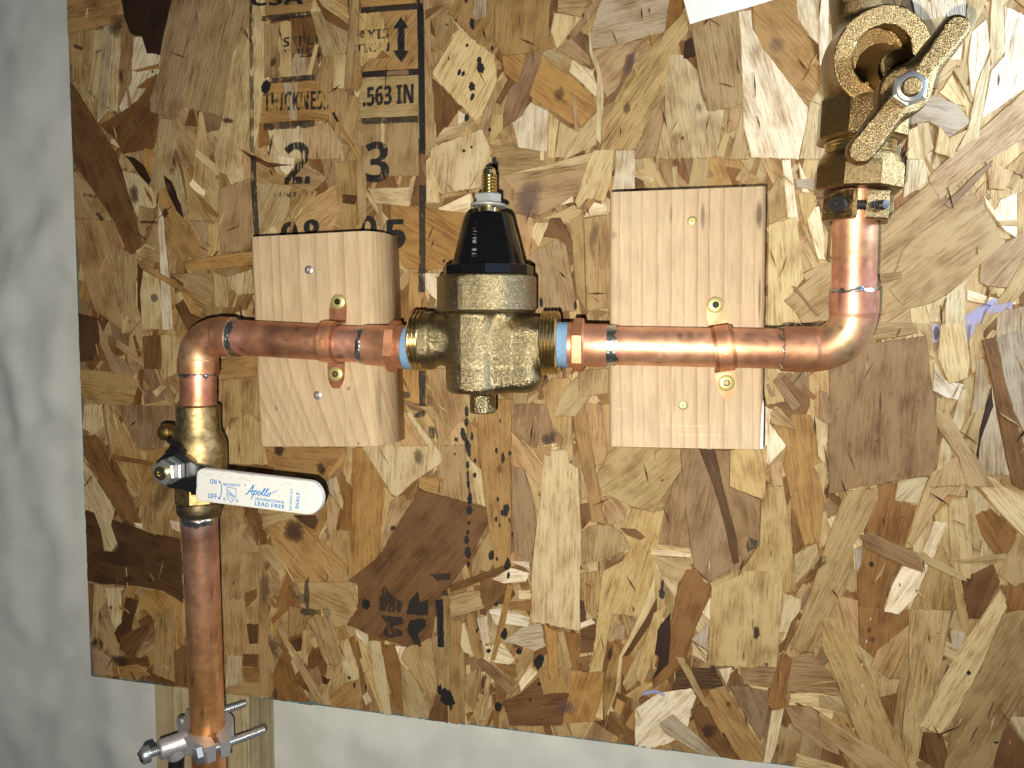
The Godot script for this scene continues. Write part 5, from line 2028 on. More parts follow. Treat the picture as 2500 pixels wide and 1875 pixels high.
func lay_strands() -> void:
	strand("H", true, true, 7, 0.04, "-410.6,243.6 -367.8,240.1 -366.9,224.2 -375.0,221.0 -410.6,216.6 -410.6,216.8")
	strand("T", true, true, 89, -0.09, "-410.6,216.6 -389.1,217.6 -391.5,192.1 -395.9,174.4 -409.0,184.2 -410.6,194.8")
	strand("P", true, true, 81, 0.04, "-389.1,217.6 -381.7,217.0 -383.9,199.3 -388.0,168.8 -396.2,167.9 -392.3,192.2")
	strand("S", true, false, 97, 0.33, "-399.6,193.9 -391.5,193.4 -396.1,170.5 -390.0,154.7 -402.5,177.3")
	strand("P", true, true, 84, -0.04, "-375.2,215.3 -367.9,217.3 -370.8,195.9 -373.6,160.3 -380.9,160.6 -377.5,192.5")
	strand("W", true, true, 64, -0.19, "-360.1,210.5 -348.6,210.9 -338.3,196.4 -339.4,186.3 -342.5,178.9 -361.7,164.8 -370.0,158.8 -372.0,163.4 -361.2,181.3")
	strand("M", true, true, 90, 0.31, "-367.0,221.1 -358.6,211.6 -359.0,200.3 -364.1,178.9 -361.7,164.8 -364.7,163.0 -365.6,179.0 -371.1,188.3 -368.3,204.7")
	strand("H", true, false, 7, 0.02, "-360.9,187.7 -339.2,191.4 -339.3,187.6 -355.9,186.1")
	strand("A", true, false, 20, 0.09, "-357.7,175.4 -349.6,181.3 -340.1,184.5 -340.4,175.6 -349.8,174.3")
	strand("G", true, true, 81, 0.29, "-381.6,219.6 -374.3,219.7 -375.7,201.3 -380.9,161.3 -389.4,152.7 -387.8,173.9")
	strand("D", true, true, 85, 0.34, "-367.8,240.1 -327.1,236.9 -331.1,221.0 -338.3,197.0 -348.3,198.3 -352.2,210.5 -360.8,212.4 -365.4,224.7")
	strand("B", true, true, 48, 0.12, "-387.9,151.3 -377.4,155.9 -357.3,166.4 -342.4,182.1 -340.2,182.6 -341.3,149.6 -345.4,133.2 -370.3,130.5 -375.8,141.0")
	strand("U", true, true, 138, 0.01, "-319.6,158.0 -292.3,153.5 -291.6,127.1 -286.5,111.7 -279.5,111.4 -271.9,114.3 -309.2,103.7 -314.6,112.8 -330.5,128.8 -327.0,148.9")
	strand("T", true, true, 74, 0.05, "-305.4,235.2 -271.0,232.5 -269.0,204.2 -276.6,173.8 -294.4,153.0 -323.1,160.1 -315.4,202.4")
	strand("S", true, true, 76, 0.04, "-340.4,154.1 -330.5,151.6 -327.1,145.1 -328.8,135.0 -336.1,110.4 -342.1,102.2 -348.4,108.3 -346.7,117.2 -344.0,133.2")
	strand("P", true, true, 81, 0.42, "-282.9,195.3 -271.6,210.5 -269.7,173.4 -270.3,151.7 -278.5,126.5 -278.6,119.0 -288.6,111.8 -297.6,115.3 -299.3,127.4 -292.4,151.0 -287.6,174.4")
	strand("R", true, true, 73, 0.37, "-327.1,236.9 -305.4,235.2 -308.3,206.9 -314.6,205.5 -324.6,155.1 -327.6,150.9 -347.4,158.9 -347.2,166.5 -339.4,186.3 -336.6,205.7")
	strand("T", true, true, 116, -0.13, "-410.6,120.5 -398.5,110.2 -387.8,96.0 -392.7,85.7 -410.6,86.9 -410.6,106.1")
	strand("R", true, true, 104, -0.24, "-410.6,86.2 -379.4,84.0 -371.1,65.4 -375.8,59.0 -377.2,22.0 -374.8,6.0 -396.8,19.5 -406.2,49.6 -410.5,72.9")
	strand("B", true, true, 114, 0.04, "-410.6,181.8 -408.3,181.5 -392.9,158.0 -376.1,132.0 -369.4,114.3 -365.1,91.4 -359.7,76.3 -357.8,67.1 -362.4,61.3 -378.0,82.0 -387.8,96.0 -398.5,110.8 -409.2,123.7 -410.6,136.3")
	strand("P", true, true, 111, 0.07, "-370.7,118.9 -357.6,115.1 -347.8,105.1 -344.6,93.4 -357.4,80.8 -362.2,90.0 -366.8,103.2")
	strand("H", true, false, 93, 0.15, "-352.6,133.6 -345.5,132.0 -347.4,116.7 -349.0,113.5 -354.4,123.4")
	strand("D", true, false, 131, -0.01, "-368.9,129.2 -360.9,127.5 -353.8,121.4 -348.3,110.3 -349.9,107.1 -357.6,115.1 -364.6,125.1")
	strand("T", true, true, 120, 0.01, "-324.2,122.1 -316.8,110.4 -314.9,101.4 -297.7,83.6 -298.5,81.1 -319.7,82.3 -320.7,96.4")
	strand("R", true, true, 109, -0.20, "-321.2,82.3 -304.1,81.2 -306.2,57.5 -310.3,64.1")
	strand("H", true, true, 120, 0.07, "-342.7,104.9 -336.2,104.7 -323.3,83.7 -310.2,65.3 -306.9,56.9 -329.1,56.1 -337.5,64.7 -342.7,84.2")
	strand("D", true, false, 113, 0.45, "-338.1,114.4 -332.5,109.7 -325.8,94.0 -324.0,83.7 -328.8,89.0 -336.3,103.4")
	strand("P", true, false, 101, 0.48, "-327.8,122.9 -324.5,113.2 -320.9,91.3 -321.1,84.3 -327.8,98.0 -331.1,109.6")
	strand("W", true, false, 138, 0.43, "-316.0,111.0 -307.1,102.4 -307.9,98.6 -314.9,102.6 -319.0,107.3")
	strand("S", true, false, 86, -0.13, "-305.6,79.3 -297.1,80.4 -296.9,61.2 -306.2,57.5")
	strand("R", true, true, 81, -0.09, "-296.5,103.3 -271.3,110.6 -271.0,93.6 -272.9,69.6 -274.5,60.7 -296.3,59.3 -297.2,76.6")
	strand("T", true, true, 154, 0.03, "-336.7,45.8 -302.3,45.2 -302.5,36.9 -305.9,18.8 -315.8,22.8 -326.1,36.5")
	strand("S", true, true, 95, -0.09, "-302.3,46.5 -291.8,41.9 -291.6,21.3 -301.5,21.4")
	strand("P", true, true, 85, -0.22, "-291.8,42.5 -273.5,47.3 -270.4,31.3 -283.0,29.5 -290.6,34.8")
	strand("H", true, true, 4, -0.20, "-324.1,55.3 -271.1,60.0 -271.3,50.5 -318.7,46.2 -324.9,52.7")
	strand("U", true, false, 89, -0.09, "-361.2,53.4 -355.6,48.1 -358.2,12.6 -362.3,21.9")
	strand("P", true, true, 91, 0.27, "-356.3,48.1 -344.6,48.5 -343.3,21.7 -344.5,5.9 -358.5,6.0 -359.8,32.4")
	strand("T", true, true, 94, 0.46, "-358.4,93.8 -343.2,90.7 -343.2,68.7 -355.0,63.8 -359.7,78.2")
	strand("W", true, true, 93, 0.29, "-342.4,92.0 -339.1,84.1 -338.3,62.1 -336.1,42.5 -335.3,21.7 -335.0,5.9 -343.0,5.9 -343.2,45.3 -343.6,77.8")
	strand("T", true, false, 164, 0.32, "-361.1,58.7 -355.0,63.8 -347.7,62.9 -342.1,58.3 -343.7,53.1 -351.0,53.2")
	strand("T", true, true, 81, 0.08, "-377.1,65.6 -361.8,58.0 -370.4,45.7 -375.0,19.3 -378.7,22.1")
	strand("S", true, true, 78, 0.47, "-367.0,58.8 -361.8,59.3 -363.5,50.8 -369.6,25.9 -373.1,12.6 -374.2,22.0 -370.4,45.7")
	strand("H", true, true, 151, 0.72, "-361.2,56.0 -353.9,52.6 -336.8,42.5 -311.3,27.9 -301.5,21.4 -305.8,21.4 -325.5,32.0 -347.7,43.4 -358.4,49.4")
	strand("A", true, false, 62, 0.71, "-344.7,88.8 -344.1,85.6 -352.7,67.6 -356.4,66.4 -354.8,71.6")
	strand("H", true, false, 133, 0.32, "-313.5,100.0 -309.3,97.4 -297.0,85.5 -297.7,83.0 -304.0,87.0")
	strand("P", true, false, 14, 0.81, "-361.7,61.9 -353.4,67.0 -347.7,64.2 -347.8,62.3 -354.3,64.4 -360.3,59.3")
	strand("U", true, true, 85, -0.04, "-410.6,17.9 -394.5,14.4 -393.1,1.0 -399.4,-15.8 -410.6,-17.6")
	strand("R", true, true, 127, -0.01, "-394.5,12.8 -384.1,-10.7 -362.1,-22.4 -369.8,-30.8 -384.6,-24.2 -393.3,-4.0")
	strand("T", true, true, 90, 0.84, "-377.8,59.1 -361.0,60.4 -364.7,9.3 -379.0,26.0")
	strand("B", true, true, 85, -0.06, "-359.4,1.0 -342.8,2.6 -345.4,-22.3 -358.3,-22.4")
	strand("T", true, true, 173, 0.02, "-410.6,-22.7 -384.6,-24.2 -362.4,-30.7 -370.5,-51.0 -396.9,-48.0 -410.6,-41.4")
	strand("S", true, true, 87, -0.03, "-344.6,2.6 -330.1,0.9 -330.8,-23.9 -343.8,-30.6")
	strand("H", true, true, 11, -0.06, "-299.9,-15.5 -269.8,-10.5 -270.1,-26.7 -300.3,-30.2")
	strand("T", true, true, 85, -0.19, "-300.3,-30.2 -270.1,-26.7 -267.3,-56.0 -299.2,-56.5")
	strand("P", true, true, 85, -0.10, "-408.1,-48.3 -393.6,-48.1 -392.7,-64.4 -402.1,-70.7 -410.6,-66.1")
	strand("T", true, true, 112, 0.05, "-387.5,-48.0 -382.5,-56.1 -364.7,-81.4 -354.8,-98.7 -363.0,-119.4 -378.8,-99.4 -387.3,-82.6")
	strand("M", true, true, 85, 0.05, "-383.7,-48.0 -335.5,-48.7 -335.2,-62.6 -346.0,-78.3 -363.2,-82.0 -368.9,-74.1")
	strand("H", true, true, 63, 0.38, "-357.2,-80.5 -335.0,-78.0 -346.9,-105.2 -363.1,-123.5 -365.8,-112.6")
	strand("T", true, true, 85, 0.41, "-352.1,-105.4 -335.9,-106.9 -334.7,-118.3 -333.4,-145.3 -359.2,-141.7 -365.0,-134.5 -363.0,-119.4")
	strand("U", true, true, 160, -0.12, "-410.6,-127.4 -374.1,-136.9 -359.2,-141.7 -333.4,-145.3 -332.6,-192.4 -349.4,-184.4 -368.2,-182.1 -398.7,-181.7 -410.6,-180.4")
	strand("A", true, true, 119, 0.02, "-410.6,-72.3 -399.8,-70.7 -387.3,-84.0 -381.7,-94.1 -370.5,-119.6 -365.0,-134.5 -372.6,-137.5 -381.5,-132.4 -395.9,-108.2 -409.6,-86.6")
	strand("P", true, true, 108, 0.20, "-410.6,-90.8 -405.4,-96.8 -393.8,-113.6 -385.9,-125.7 -389.3,-137.5 -383.1,-154.5 -385.5,-157.4 -395.5,-157.9 -397.9,-141.4 -402.8,-129.1 -410.6,-126.7")
	strand("A", true, false, 172, 0.68, "-385.9,-84.6 -352.3,-89.9 -353.1,-92.6 -385.2,-88.7")
	strand("M", true, false, 101, 0.08, "-393.6,-49.5 -391.4,-52.2 -388.0,-80.6 -384.4,-86.0 -387.4,-84.7 -391.3,-69.1")
	strand("W", true, false, 164, 0.57, "-370.3,-134.7 -362.8,-135.0 -363.7,-139.2 -368.1,-137.3")
	strand("W", true, false, 130, 0.87, "-341.0,-131.4 -333.7,-132.5 -333.2,-139.9 -339.0,-138.1")
	strand("S", true, true, 85, -0.07, "-294.1,-65.2 -283.9,-54.5 -276.8,-53.7 -269.9,-58.8 -263.6,-89.4 -295.5,-89.6")
	strand("T", true, false, 81, 0.03, "-298.7,-50.8 -290.9,-53.3 -295.6,-65.8 -299.1,-66.6")
	strand("T", true, true, 93, -0.07, "-302.9,-124.5 -294.1,-120.8 -286.9,-146.6 -286.8,-170.0 -304.1,-171.0")
	strand("A", true, false, 86, -0.18, "-410.6,-183.0 -404.1,-181.9 -407.4,-208.0 -410.6,-229.7 -410.6,-208.5")
	strand("S", true, true, 82, -0.03, "-404.9,-181.9 -398.7,-182.3 -401.8,-202.1 -405.1,-229.0 -410.6,-229.4 -407.4,-208.0")
	strand("P", true, true, 84, 0.02, "-395.7,-184.2 -378.8,-183.9 -383.5,-187.0 -383.6,-210.7 -390.0,-216.0 -393.3,-203.6")
	strand("T", true, true, 108, 0.05, "-403.5,-207.8 -391.9,-207.1 -384.9,-224.1 -386.9,-236.2 -394.5,-235.3")
	strand("R", true, true, 118, -0.07, "-409.0,-229.3 -393.1,-238.8 -392.0,-251.4 -407.6,-252.6")
	strand("H", true, true, 123, -0.09, "-365.2,-184.6 -351.7,-183.8 -333.3,-192.3 -333.5,-224.0 -339.7,-231.3 -357.6,-204.9 -368.6,-195.8")
	strand("T", true, true, 86, 0.27, "-355.3,-204.7 -338.6,-194.0 -338.2,-231.2 -341.1,-252.3 -359.0,-246.7")
	strand("U", true, true, 70, 0.08, "-379.1,-190.9 -369.3,-193.1 -373.5,-205.9 -377.2,-224.3 -386.5,-226.3 -390.0,-218.1 -383.6,-210.7")
	strand("B", true, true, 47, 0.46, "-384.8,-220.6 -364.6,-210.9 -368.1,-222.9 -374.6,-236.0 -385.1,-231.1")
	strand("B", true, false, 5, -0.14, "-390.8,-238.6 -362.4,-234.4 -361.1,-242.0 -385.6,-243.1")
	strand("H", true, true, 4, -0.02, "-393.3,-244.4 -370.2,-240.6 -361.4,-249.0 -392.1,-252.1")
	strand("S", true, false, 35, 0.30, "-371.4,-232.3 -365.0,-223.4 -356.0,-224.2 -358.5,-232.7 -370.0,-236.4")
	strand("A", true, true, 90, 0.50, "-341.1,-228.0 -331.3,-223.8 -330.0,-255.6 -341.2,-254.4")
	strand("T", true, true, 87, 0.33, "-302.2,-153.9 -272.1,-152.4 -270.5,-175.7 -273.7,-192.7 -272.2,-219.6 -273.8,-255.1 -300.6,-255.9 -302.4,-214.9")
	strand("R", true, true, 93, 0.69, "-302.4,-187.0 -284.3,-186.6 -284.4,-220.5 -286.1,-228.1 -300.6,-228.5")
	strand("P", true, true, 82, 0.71, "-298.4,-228.3 -287.5,-228.2 -287.3,-248.0 -300.5,-252.5")
	strand("S", true, false, 85, 0.79, "-283.8,-193.4 -273.0,-190.0 -273.3,-204.8 -283.3,-203.5")
	strand("A", true, false, 0, 0.68, "-283.5,-181.9 -273.4,-177.9 -274.3,-184.7 -283.1,-193.3")
	strand("U", true, false, 89, 0.82, "-282.6,-204.8 -273.3,-203.5 -274.3,-218.4 -280.8,-218.9")
	strand("B", true, false, 12, 0.72, "-286.0,-226.7 -273.8,-225.8 -274.7,-235.4 -286.3,-235.6")
	strand("A", true, false, 36, 0.81, "-286.3,-237.0 -274.0,-235.4 -275.0,-247.0 -285.1,-247.1")
	strand("T", true, true, 2, 0.74, "-296.0,-249.4 -275.0,-248.4 -273.1,-257.8 -300.6,-257.3")
	strand("D", true, false, 98, 0.58, "-273.0,-162.5 -267.2,-184.3 -264.6,-194.8 -266.4,-212.5 -268.8,-192.4")
	strand("R", true, true, 92, 0.89, "-271.9,-142.4 -268.1,-162.2 -265.9,-189.6 -263.9,-198.8 -266.5,-217.9 -262.4,-227.7 -259.8,-239.0 -264.5,-257.0 -273.8,-256.5 -272.8,-212.9")
	strand("H", true, true, 176, 0.01, "-265.7,-75.0 -205.9,-73.7 -207.6,-90.4 -220.5,-94.7 -224.0,-98.7 -264.0,-90.7")
	strand("P", true, false, 86, -0.14, "-205.3,-74.3 -199.2,-74.1 -199.4,-85.0 -204.2,-94.2")
	strand("S", true, false, 92, 0.11, "-206.0,-79.4 -200.8,-88.9 -204.4,-105.1 -208.2,-90.4")
	strand("H", true, false, 54, 0.35, "-219.8,-94.6 -210.8,-82.8 -206.0,-76.9 -206.8,-85.2 -211.6,-90.5 -218.5,-97.2")
	strand("A", true, true, 88, 0.14, "-210.3,-91.8 -202.3,-102.5 -202.1,-132.9 -212.4,-139.2 -212.2,-123.6 -210.0,-117.0")
	strand("S", true, false, 109, 0.53, "-218.5,-97.2 -213.1,-95.7 -207.9,-113.7 -208.7,-118.9 -216.0,-110.7")
	strand("G", true, false, 95, 0.86, "-219.9,-98.5 -213.8,-97.0 -214.7,-111.3 -220.0,-104.4")
	strand("S", true, true, 12, -0.17, "-268.9,-121.2 -224.3,-116.9 -231.3,-125.0 -252.2,-127.1 -269.2,-135.8")
	strand("U", true, false, 168, 0.15, "-245.8,-124.2 -229.9,-123.6 -227.3,-127.4 -230.1,-134.1 -239.7,-129.2")
	strand("H", true, true, 134, -0.12, "-264.9,-132.9 -252.2,-127.8 -230.2,-136.7 -216.6,-147.9 -207.2,-156.5 -210.2,-171.1 -228.3,-183.4 -236.7,-187.2 -246.7,-167.9 -262.4,-145.4")
	strand("R", true, true, 96, 0.17, "-223.4,-105.1 -216.0,-110.7 -210.7,-119.0 -213.7,-132.7 -216.6,-142.6 -221.1,-131.1 -220.2,-117.4")
	strand("T", true, true, 99, 0.64, "-216.4,-133.5 -202.8,-132.9 -204.0,-169.5 -207.2,-156.5 -216.6,-147.9")
	strand("H", true, true, 89, 0.67, "-200.6,-75.5 -192.6,-75.3 -176.3,-101.6 -177.1,-112.5 -180.7,-138.4 -184.3,-155.3 -205.4,-169.6 -202.8,-132.9 -201.6,-100.5")
	strand("T", true, true, 145, -0.23, "-156.7,-46.1 -122.0,-45.6 -121.5,-71.7 -138.2,-72.7 -143.2,-57.2 -147.6,-49.7")
	strand("S", true, false, 127, -0.03, "-159.3,-48.7 -147.6,-49.7 -143.2,-57.2 -140.1,-72.1 -152.9,-58.0")
	strand("R", true, true, 98, -0.05, "-138.2,-72.7 -121.5,-71.7 -118.6,-111.6 -137.8,-106.7 -141.5,-87.2")
	strand("S", true, true, 78, 1.11, "-177.6,-101.7 -171.7,-108.5 -164.5,-107.6 -177.5,-143.4 -182.1,-143.6 -179.9,-122.3")
	strand("A", true, false, 53, -0.15, "-165.1,-107.6 -153.9,-97.1 -152.0,-102.7 -158.6,-113.1")
	strand("R", true, true, 65, 1.33, "-173.8,-111.1 -165.1,-107.0 -157.3,-111.8 -172.0,-130.3 -178.1,-143.4 -177.9,-128.6")
	strand("H", true, false, 171, 0.34, "-153.2,-93.9 -136.4,-94.6 -137.8,-106.7 -154.0,-102.8")
	strand("B", true, true, 50, 1.36, "-154.0,-102.8 -100.8,-115.0 -121.0,-152.1 -135.0,-172.0 -141.6,-181.4 -145.7,-206.2 -154.3,-210.7 -164.3,-212.7 -182.3,-207.5 -206.6,-199.9 -198.2,-184.9 -198.0,-170.5 -205.4,-168.9 -184.2,-151.5 -178.1,-143.4")
	strand("P", true, false, 75, 1.79, "-153.9,-95.8 -157.3,-110.5 -158.6,-110.6 -155.2,-99.0")
	strand("P", true, true, 85, 0.70, "-193.9,-74.7 -177.3,-73.0 -167.2,-52.6 -159.3,-49.9 -137.6,-78.3 -137.0,-84.0 -157.2,-97.8 -169.1,-108.4 -173.7,-106.0 -184.1,-89.7")
	strand("H", true, false, 72, 0.20, "-224.3,-115.6 -219.5,-116.0 -221.8,-127.2 -230.4,-146.6 -231.7,-145.3 -227.3,-130.7")
	strand("A", true, true, 86, 0.03, "-250.7,-190.7 -235.5,-197.7 -242.8,-218.3 -251.2,-215.5")
	strand("U", true, false, 90, 0.29, "-249.8,-215.4 -241.3,-210.1 -240.8,-221.5 -245.0,-222.4")
	strand("A", true, true, 111, 0.92, "-252.7,-219.0 -244.1,-245.3 -233.8,-259.9 -262.8,-258.3 -263.8,-240.0")
	strand("T", true, true, 162, 1.39, "-248.2,-171.9 -207.4,-169.6 -198.2,-187.4 -206.6,-199.8 -214.8,-202.3 -224.2,-190.4 -240.2,-190.0")
	strand("H", true, true, 75, 1.42, "-249.3,-189.3 -237.4,-189.9 -235.4,-196.4 -239.9,-208.7 -250.4,-212.1")
	strand("R", true, true, 109, -0.02, "-231.3,-196.8 -222.9,-194.3 -214.8,-203.0 -211.0,-222.6 -212.5,-229.4 -220.8,-229.4 -225.3,-210.3")
	strand("B", true, false, 66, 0.04, "-233.1,-217.6 -224.9,-225.0 -233.4,-234.3 -238.2,-230.7")
	strand("S", true, false, 85, 1.45, "-239.8,-206.0 -232.8,-205.5 -236.8,-231.2 -240.9,-224.8")
	strand("T", true, true, 78, -0.24, "-222.2,-230.1 -211.1,-229.3 -210.1,-252.6 -221.2,-253.5 -226.8,-257.3")
	strand("U", true, false, 85, -0.03, "-226.5,-239.2 -219.6,-239.9 -222.4,-244.9 -225.9,-243.8")
	strand("S", true, false, 110, 0.07, "-236.1,-196.4 -231.3,-197.4 -222.0,-222.1 -220.8,-232.0 -226.2,-223.7")
	strand("P", true, true, 91, -0.21, "-210.3,-222.6 -206.1,-215.6 -198.8,-228.4 -198.5,-254.9 -208.9,-261.1 -211.3,-242.6")
	strand("H", true, true, 41, 0.19, "-210.0,-242.5 -198.9,-238.3 -197.9,-259.5 -218.5,-260.6 -221.2,-255.5")
	strand("A", true, true, 102, -0.09, "-206.0,-211.0 -201.9,-207.4 -194.2,-239.9 -191.1,-260.9 -195.9,-261.4 -198.8,-231.7")
	strand("W", true, false, 135, -0.05, "-201.2,-203.4 -191.7,-206.1 -191.1,-214.6 -198.5,-211.1")
	strand("S", true, true, 109, -0.02, "-199.8,-207.3 -191.1,-214.6 -184.7,-240.5 -176.2,-262.4 -183.0,-262.2 -194.8,-231.4")
	strand("A", true, true, 102, -0.17, "-184.4,-214.1 -171.6,-211.9 -168.4,-226.1 -166.1,-258.8 -173.4,-252.8 -181.2,-227.0")
	strand("P", true, true, 99, 0.46, "-191.1,-210.6 -182.3,-210.0 -179.8,-226.9 -174.9,-262.5 -181.6,-262.2 -188.0,-234.1")
	strand("W", true, false, 80, 1.39, "-171.6,-212.5 -163.6,-212.0 -168.4,-222.8")
	strand("T", true, true, 112, 1.39, "-163.6,-212.6 -145.7,-204.9 -141.4,-240.3 -145.4,-250.4 -161.1,-228.8 -167.7,-221.4")
	strand("S", true, true, 108, -0.14, "-168.4,-224.7 -159.8,-232.0 -147.4,-252.6 -148.8,-263.5 -166.8,-262.8")
	strand("T", true, true, 89, -0.06, "-137.0,-174.0 -131.9,-189.8 -122.8,-190.5 -122.6,-264.5 -140.2,-263.1 -141.4,-237.0 -140.5,-211.0")
	strand("B", true, true, 77, 0.23, "-142.7,-245.6 -134.9,-246.3 -134.4,-264.1 -148.8,-263.5")
	strand("R", true, false, 105, 0.22, "-228.1,-253.4 -222.5,-247.5 -218.5,-259.3 -225.5,-259.2")
	strand("T", true, true, 123, 0.25, "-252.1,-222.3 -244.4,-223.7 -222.7,-259.6 -228.3,-260.1 -243.2,-237.1")
	strand("P", true, false, 99, 0.22, "-196.4,-250.7 -192.9,-247.1 -189.6,-253.5 -193.7,-257.2")
	strand("H", true, false, 26, 1.39, "-136.3,-172.1 -109.9,-159.7 -109.2,-164.1 -134.4,-174.5 -137.6,-177.3")
	strand("R", true, true, 98, 0.19, "-131.3,-52.0 -120.5,-57.4 -119.9,-71.7 -131.4,-72.5")
	strand("H", true, true, 93, 1.39, "-112.2,-40.5 -89.1,-40.3 -90.4,-78.4 -89.9,-115.5 -90.5,-154.4 -101.3,-157.5 -107.4,-110.0 -112.3,-72.7")
	strand("P", true, true, 100, -0.20, "-119.3,-80.4 -110.5,-88.2 -107.5,-113.1 -117.0,-110.3 -118.8,-97.8")
	strand("H", true, true, 97, 1.42, "-119.8,-54.3 -112.3,-60.3 -111.1,-87.6 -119.3,-79.1")
	strand("T", true, true, 75, 1.82, "-117.2,-149.4 -104.3,-128.6 -101.3,-151.1 -110.8,-166.8 -116.6,-167.2")
	strand("R", true, true, 93, 0.05, "-40.4,-43.3 -24.3,-43.0 -24.2,-69.4 -30.0,-82.9 -34.8,-83.0 -39.7,-58.9")
	strand("H", true, false, 84, -0.23, "-61.5,-43.5 -53.0,-43.4 -56.6,-70.2 -63.3,-72.8 -59.0,-69.0")
	strand("H", true, false, 108, -0.21, "-76.2,-72.5 -63.3,-70.9 -65.1,-86.9 -68.8,-83.9")
	strand("M", true, true, 85, -0.03, "-88.5,-43.9 -62.1,-43.6 -59.0,-69.0 -76.8,-72.5 -87.9,-61.1")
	strand("S", true, true, 87, 0.00, "-53.0,-44.6 -50.0,-50.0 -48.7,-80.9 -57.2,-81.2 -56.6,-70.2")
	strand("S", true, false, 103, -0.22, "-81.7,-86.8 -68.8,-99.3 -71.2,-114.8 -72.4,-124.8 -76.8,-102.7")
	strand("M", true, true, 94, 1.42, "-89.8,-77.1 -82.3,-84.3 -76.2,-102.6 -73.1,-123.6 -76.2,-149.8 -91.1,-140.6 -89.8,-109.3")
	strand("R", true, true, 120, 1.86, "-89.8,-61.7 -83.6,-67.7 -68.2,-85.2 -68.8,-100.5 -81.1,-86.8 -89.8,-84.5")
	strand("R", true, false, 91, -0.04, "-44.4,-85.7 -42.0,-89.3 -40.1,-101.4 -44.3,-109.5")
	strand("B", true, false, 85, -0.15, "-44.3,-109.5 -38.3,-107.4 -37.7,-119.6 -43.7,-126.6")
	strand("S", true, true, 73, -0.12, "-10.8,-110.1 2.1,-112.6 10.3,-110.5 6.4,-135.9 -3.2,-182.2 -23.5,-180.4 -29.3,-220.6 -38.4,-221.3 -32.5,-181.0 -29.7,-153.0 -17.1,-145.6 -11.2,-135.6 -16.6,-127.9")
	strand("R", true, true, 122, -0.14, "-29.9,-102.9 -21.6,-104.4 -14.4,-111.4 -15.5,-118.7 -26.2,-122.2 -28.7,-110.1")
	strand("T", true, true, 85, 0.00, "-43.7,-128.5 -38.2,-123.3 -26.2,-121.6 -17.3,-126.1 -11.8,-136.8 -29.1,-146.2 -43.0,-148.1")
	strand("P", true, true, 89, 1.89, "-68.2,-76.6 -63.9,-77.1 -63.9,-73.4 -52.9,-73.1 -51.1,-81.6 -45.6,-84.5 -43.1,-128.5 -44.2,-150.7 -44.0,-193.6 -65.6,-190.0 -76.2,-189.4 -76.2,-152.4 -73.1,-124.2 -71.2,-111.7")
	strand("S", true, true, 40, -0.11, "-33.6,-89.0 -24.2,-70.6 19.1,-70.8 20.4,-84.4 11.9,-97.8 2.7,-112.6 -9.1,-110.0 -18.0,-106.7 -31.1,-99.9")
	strand("H", true, true, 101, 0.08, "-50.0,-43.4 -41.6,-43.3 -34.8,-83.0 -29.9,-112.0 -27.4,-121.7 -37.7,-120.2 -39.5,-101.4 -48.7,-59.1")
	strand("B", true, false, 161, 0.36, "-18.5,-123.7 -8.4,-123.9 -1.8,-129.1 -5.4,-131.0 -14.3,-127.8")
	strand("B", true, true, 77, 2.31, "-110.8,-155.4 -92.4,-162.0 -96.3,-172.9 -106.4,-184.3 -111.5,-177.0")
	strand("W", true, false, 166, -0.01, "-91.2,-149.3 -77.4,-148.6 -77.4,-155.5 -82.4,-152.6")
	strand("W", true, false, 9, 2.54, "-103.2,-161.3 -89.9,-153.0 -77.4,-156.1 -79.9,-161.9 -95.0,-164.0")
	strand("W", true, true, 171, -0.22, "-105.8,-183.6 -97.5,-181.8 -77.4,-186.9 -78.7,-193.9 -93.8,-192.4 -101.4,-194.2")
	strand("P", true, false, 7, -0.08, "-86.2,-169.2 -76.8,-168.0 -76.8,-174.3 -85.6,-174.8")
	strand("A", true, false, 4, 0.01, "-91.2,-177.0 -77.4,-174.9 -77.4,-182.5 -91.2,-182.1")
	strand("T", true, true, 21, 2.34, "-132.1,-173.7 -111.5,-169.4 -108.4,-181.9 -132.2,-189.8")
	strand("P", true, false, 112, 0.33, "-132.2,-193.6 -122.5,-193.6 -116.8,-215.7 -123.3,-213.6")
	strand("H", true, true, 89, 0.82, "-132.2,-191.1 -123.8,-191.8 -125.9,-216.4 -125.5,-264.4 -132.7,-264.1")
	strand("W", true, false, 97, -0.20, "-114.1,-189.9 -106.5,-186.9 -104.6,-205.2 -109.7,-208.8")
	strand("R", true, true, 78, -0.03, "-124.0,-232.4 -111.1,-221.7 -111.1,-234.6 -116.4,-254.5 -122.2,-248.5")
	strand("W", true, true, 161, -0.15, "-108.5,-208.7 -96.3,-205.9 -87.5,-216.8 -91.3,-220.2 -100.8,-219.7 -106.6,-218.2")
	strand("G", true, true, 12, -0.17, "-96.3,-204.7 -83.7,-194.3 -69.9,-190.2 -66.8,-205.7 -74.9,-210.1 -87.5,-205.9")
	strand("A", true, false, 160, -0.16, "-101.5,-220.4 -87.5,-219.9 -86.2,-229.4 -96.4,-225.7")
	strand("W", true, false, 56, -0.21, "-85.6,-231.9 -78.1,-220.5 -72.4,-224.5 -83.7,-238.2")
	strand("A", true, false, 87, -0.14, "-101.5,-230.6 -92.6,-239.5 -100.3,-259.5 -101.5,-246.7")
	strand("B", true, true, 17, -0.11, "-85.0,-240.2 -71.2,-227.0 -51.3,-236.1 -56.2,-259.4 -91.4,-262.6 -96.4,-246.3")
	strand("H", true, true, 85, 0.25, "-73.0,-222.0 -59.3,-217.8 -51.3,-236.1 -68.6,-238.8")
	strand("T", true, true, 89, 0.03, "-44.2,-155.6 -32.1,-152.5 -29.6,-161.0 -33.7,-186.0 -44.1,-172.9")
	strand("U", true, false, 0, 0.31, "-44.1,-172.9 -41.7,-172.8 -39.8,-187.6 -44.0,-191.0")
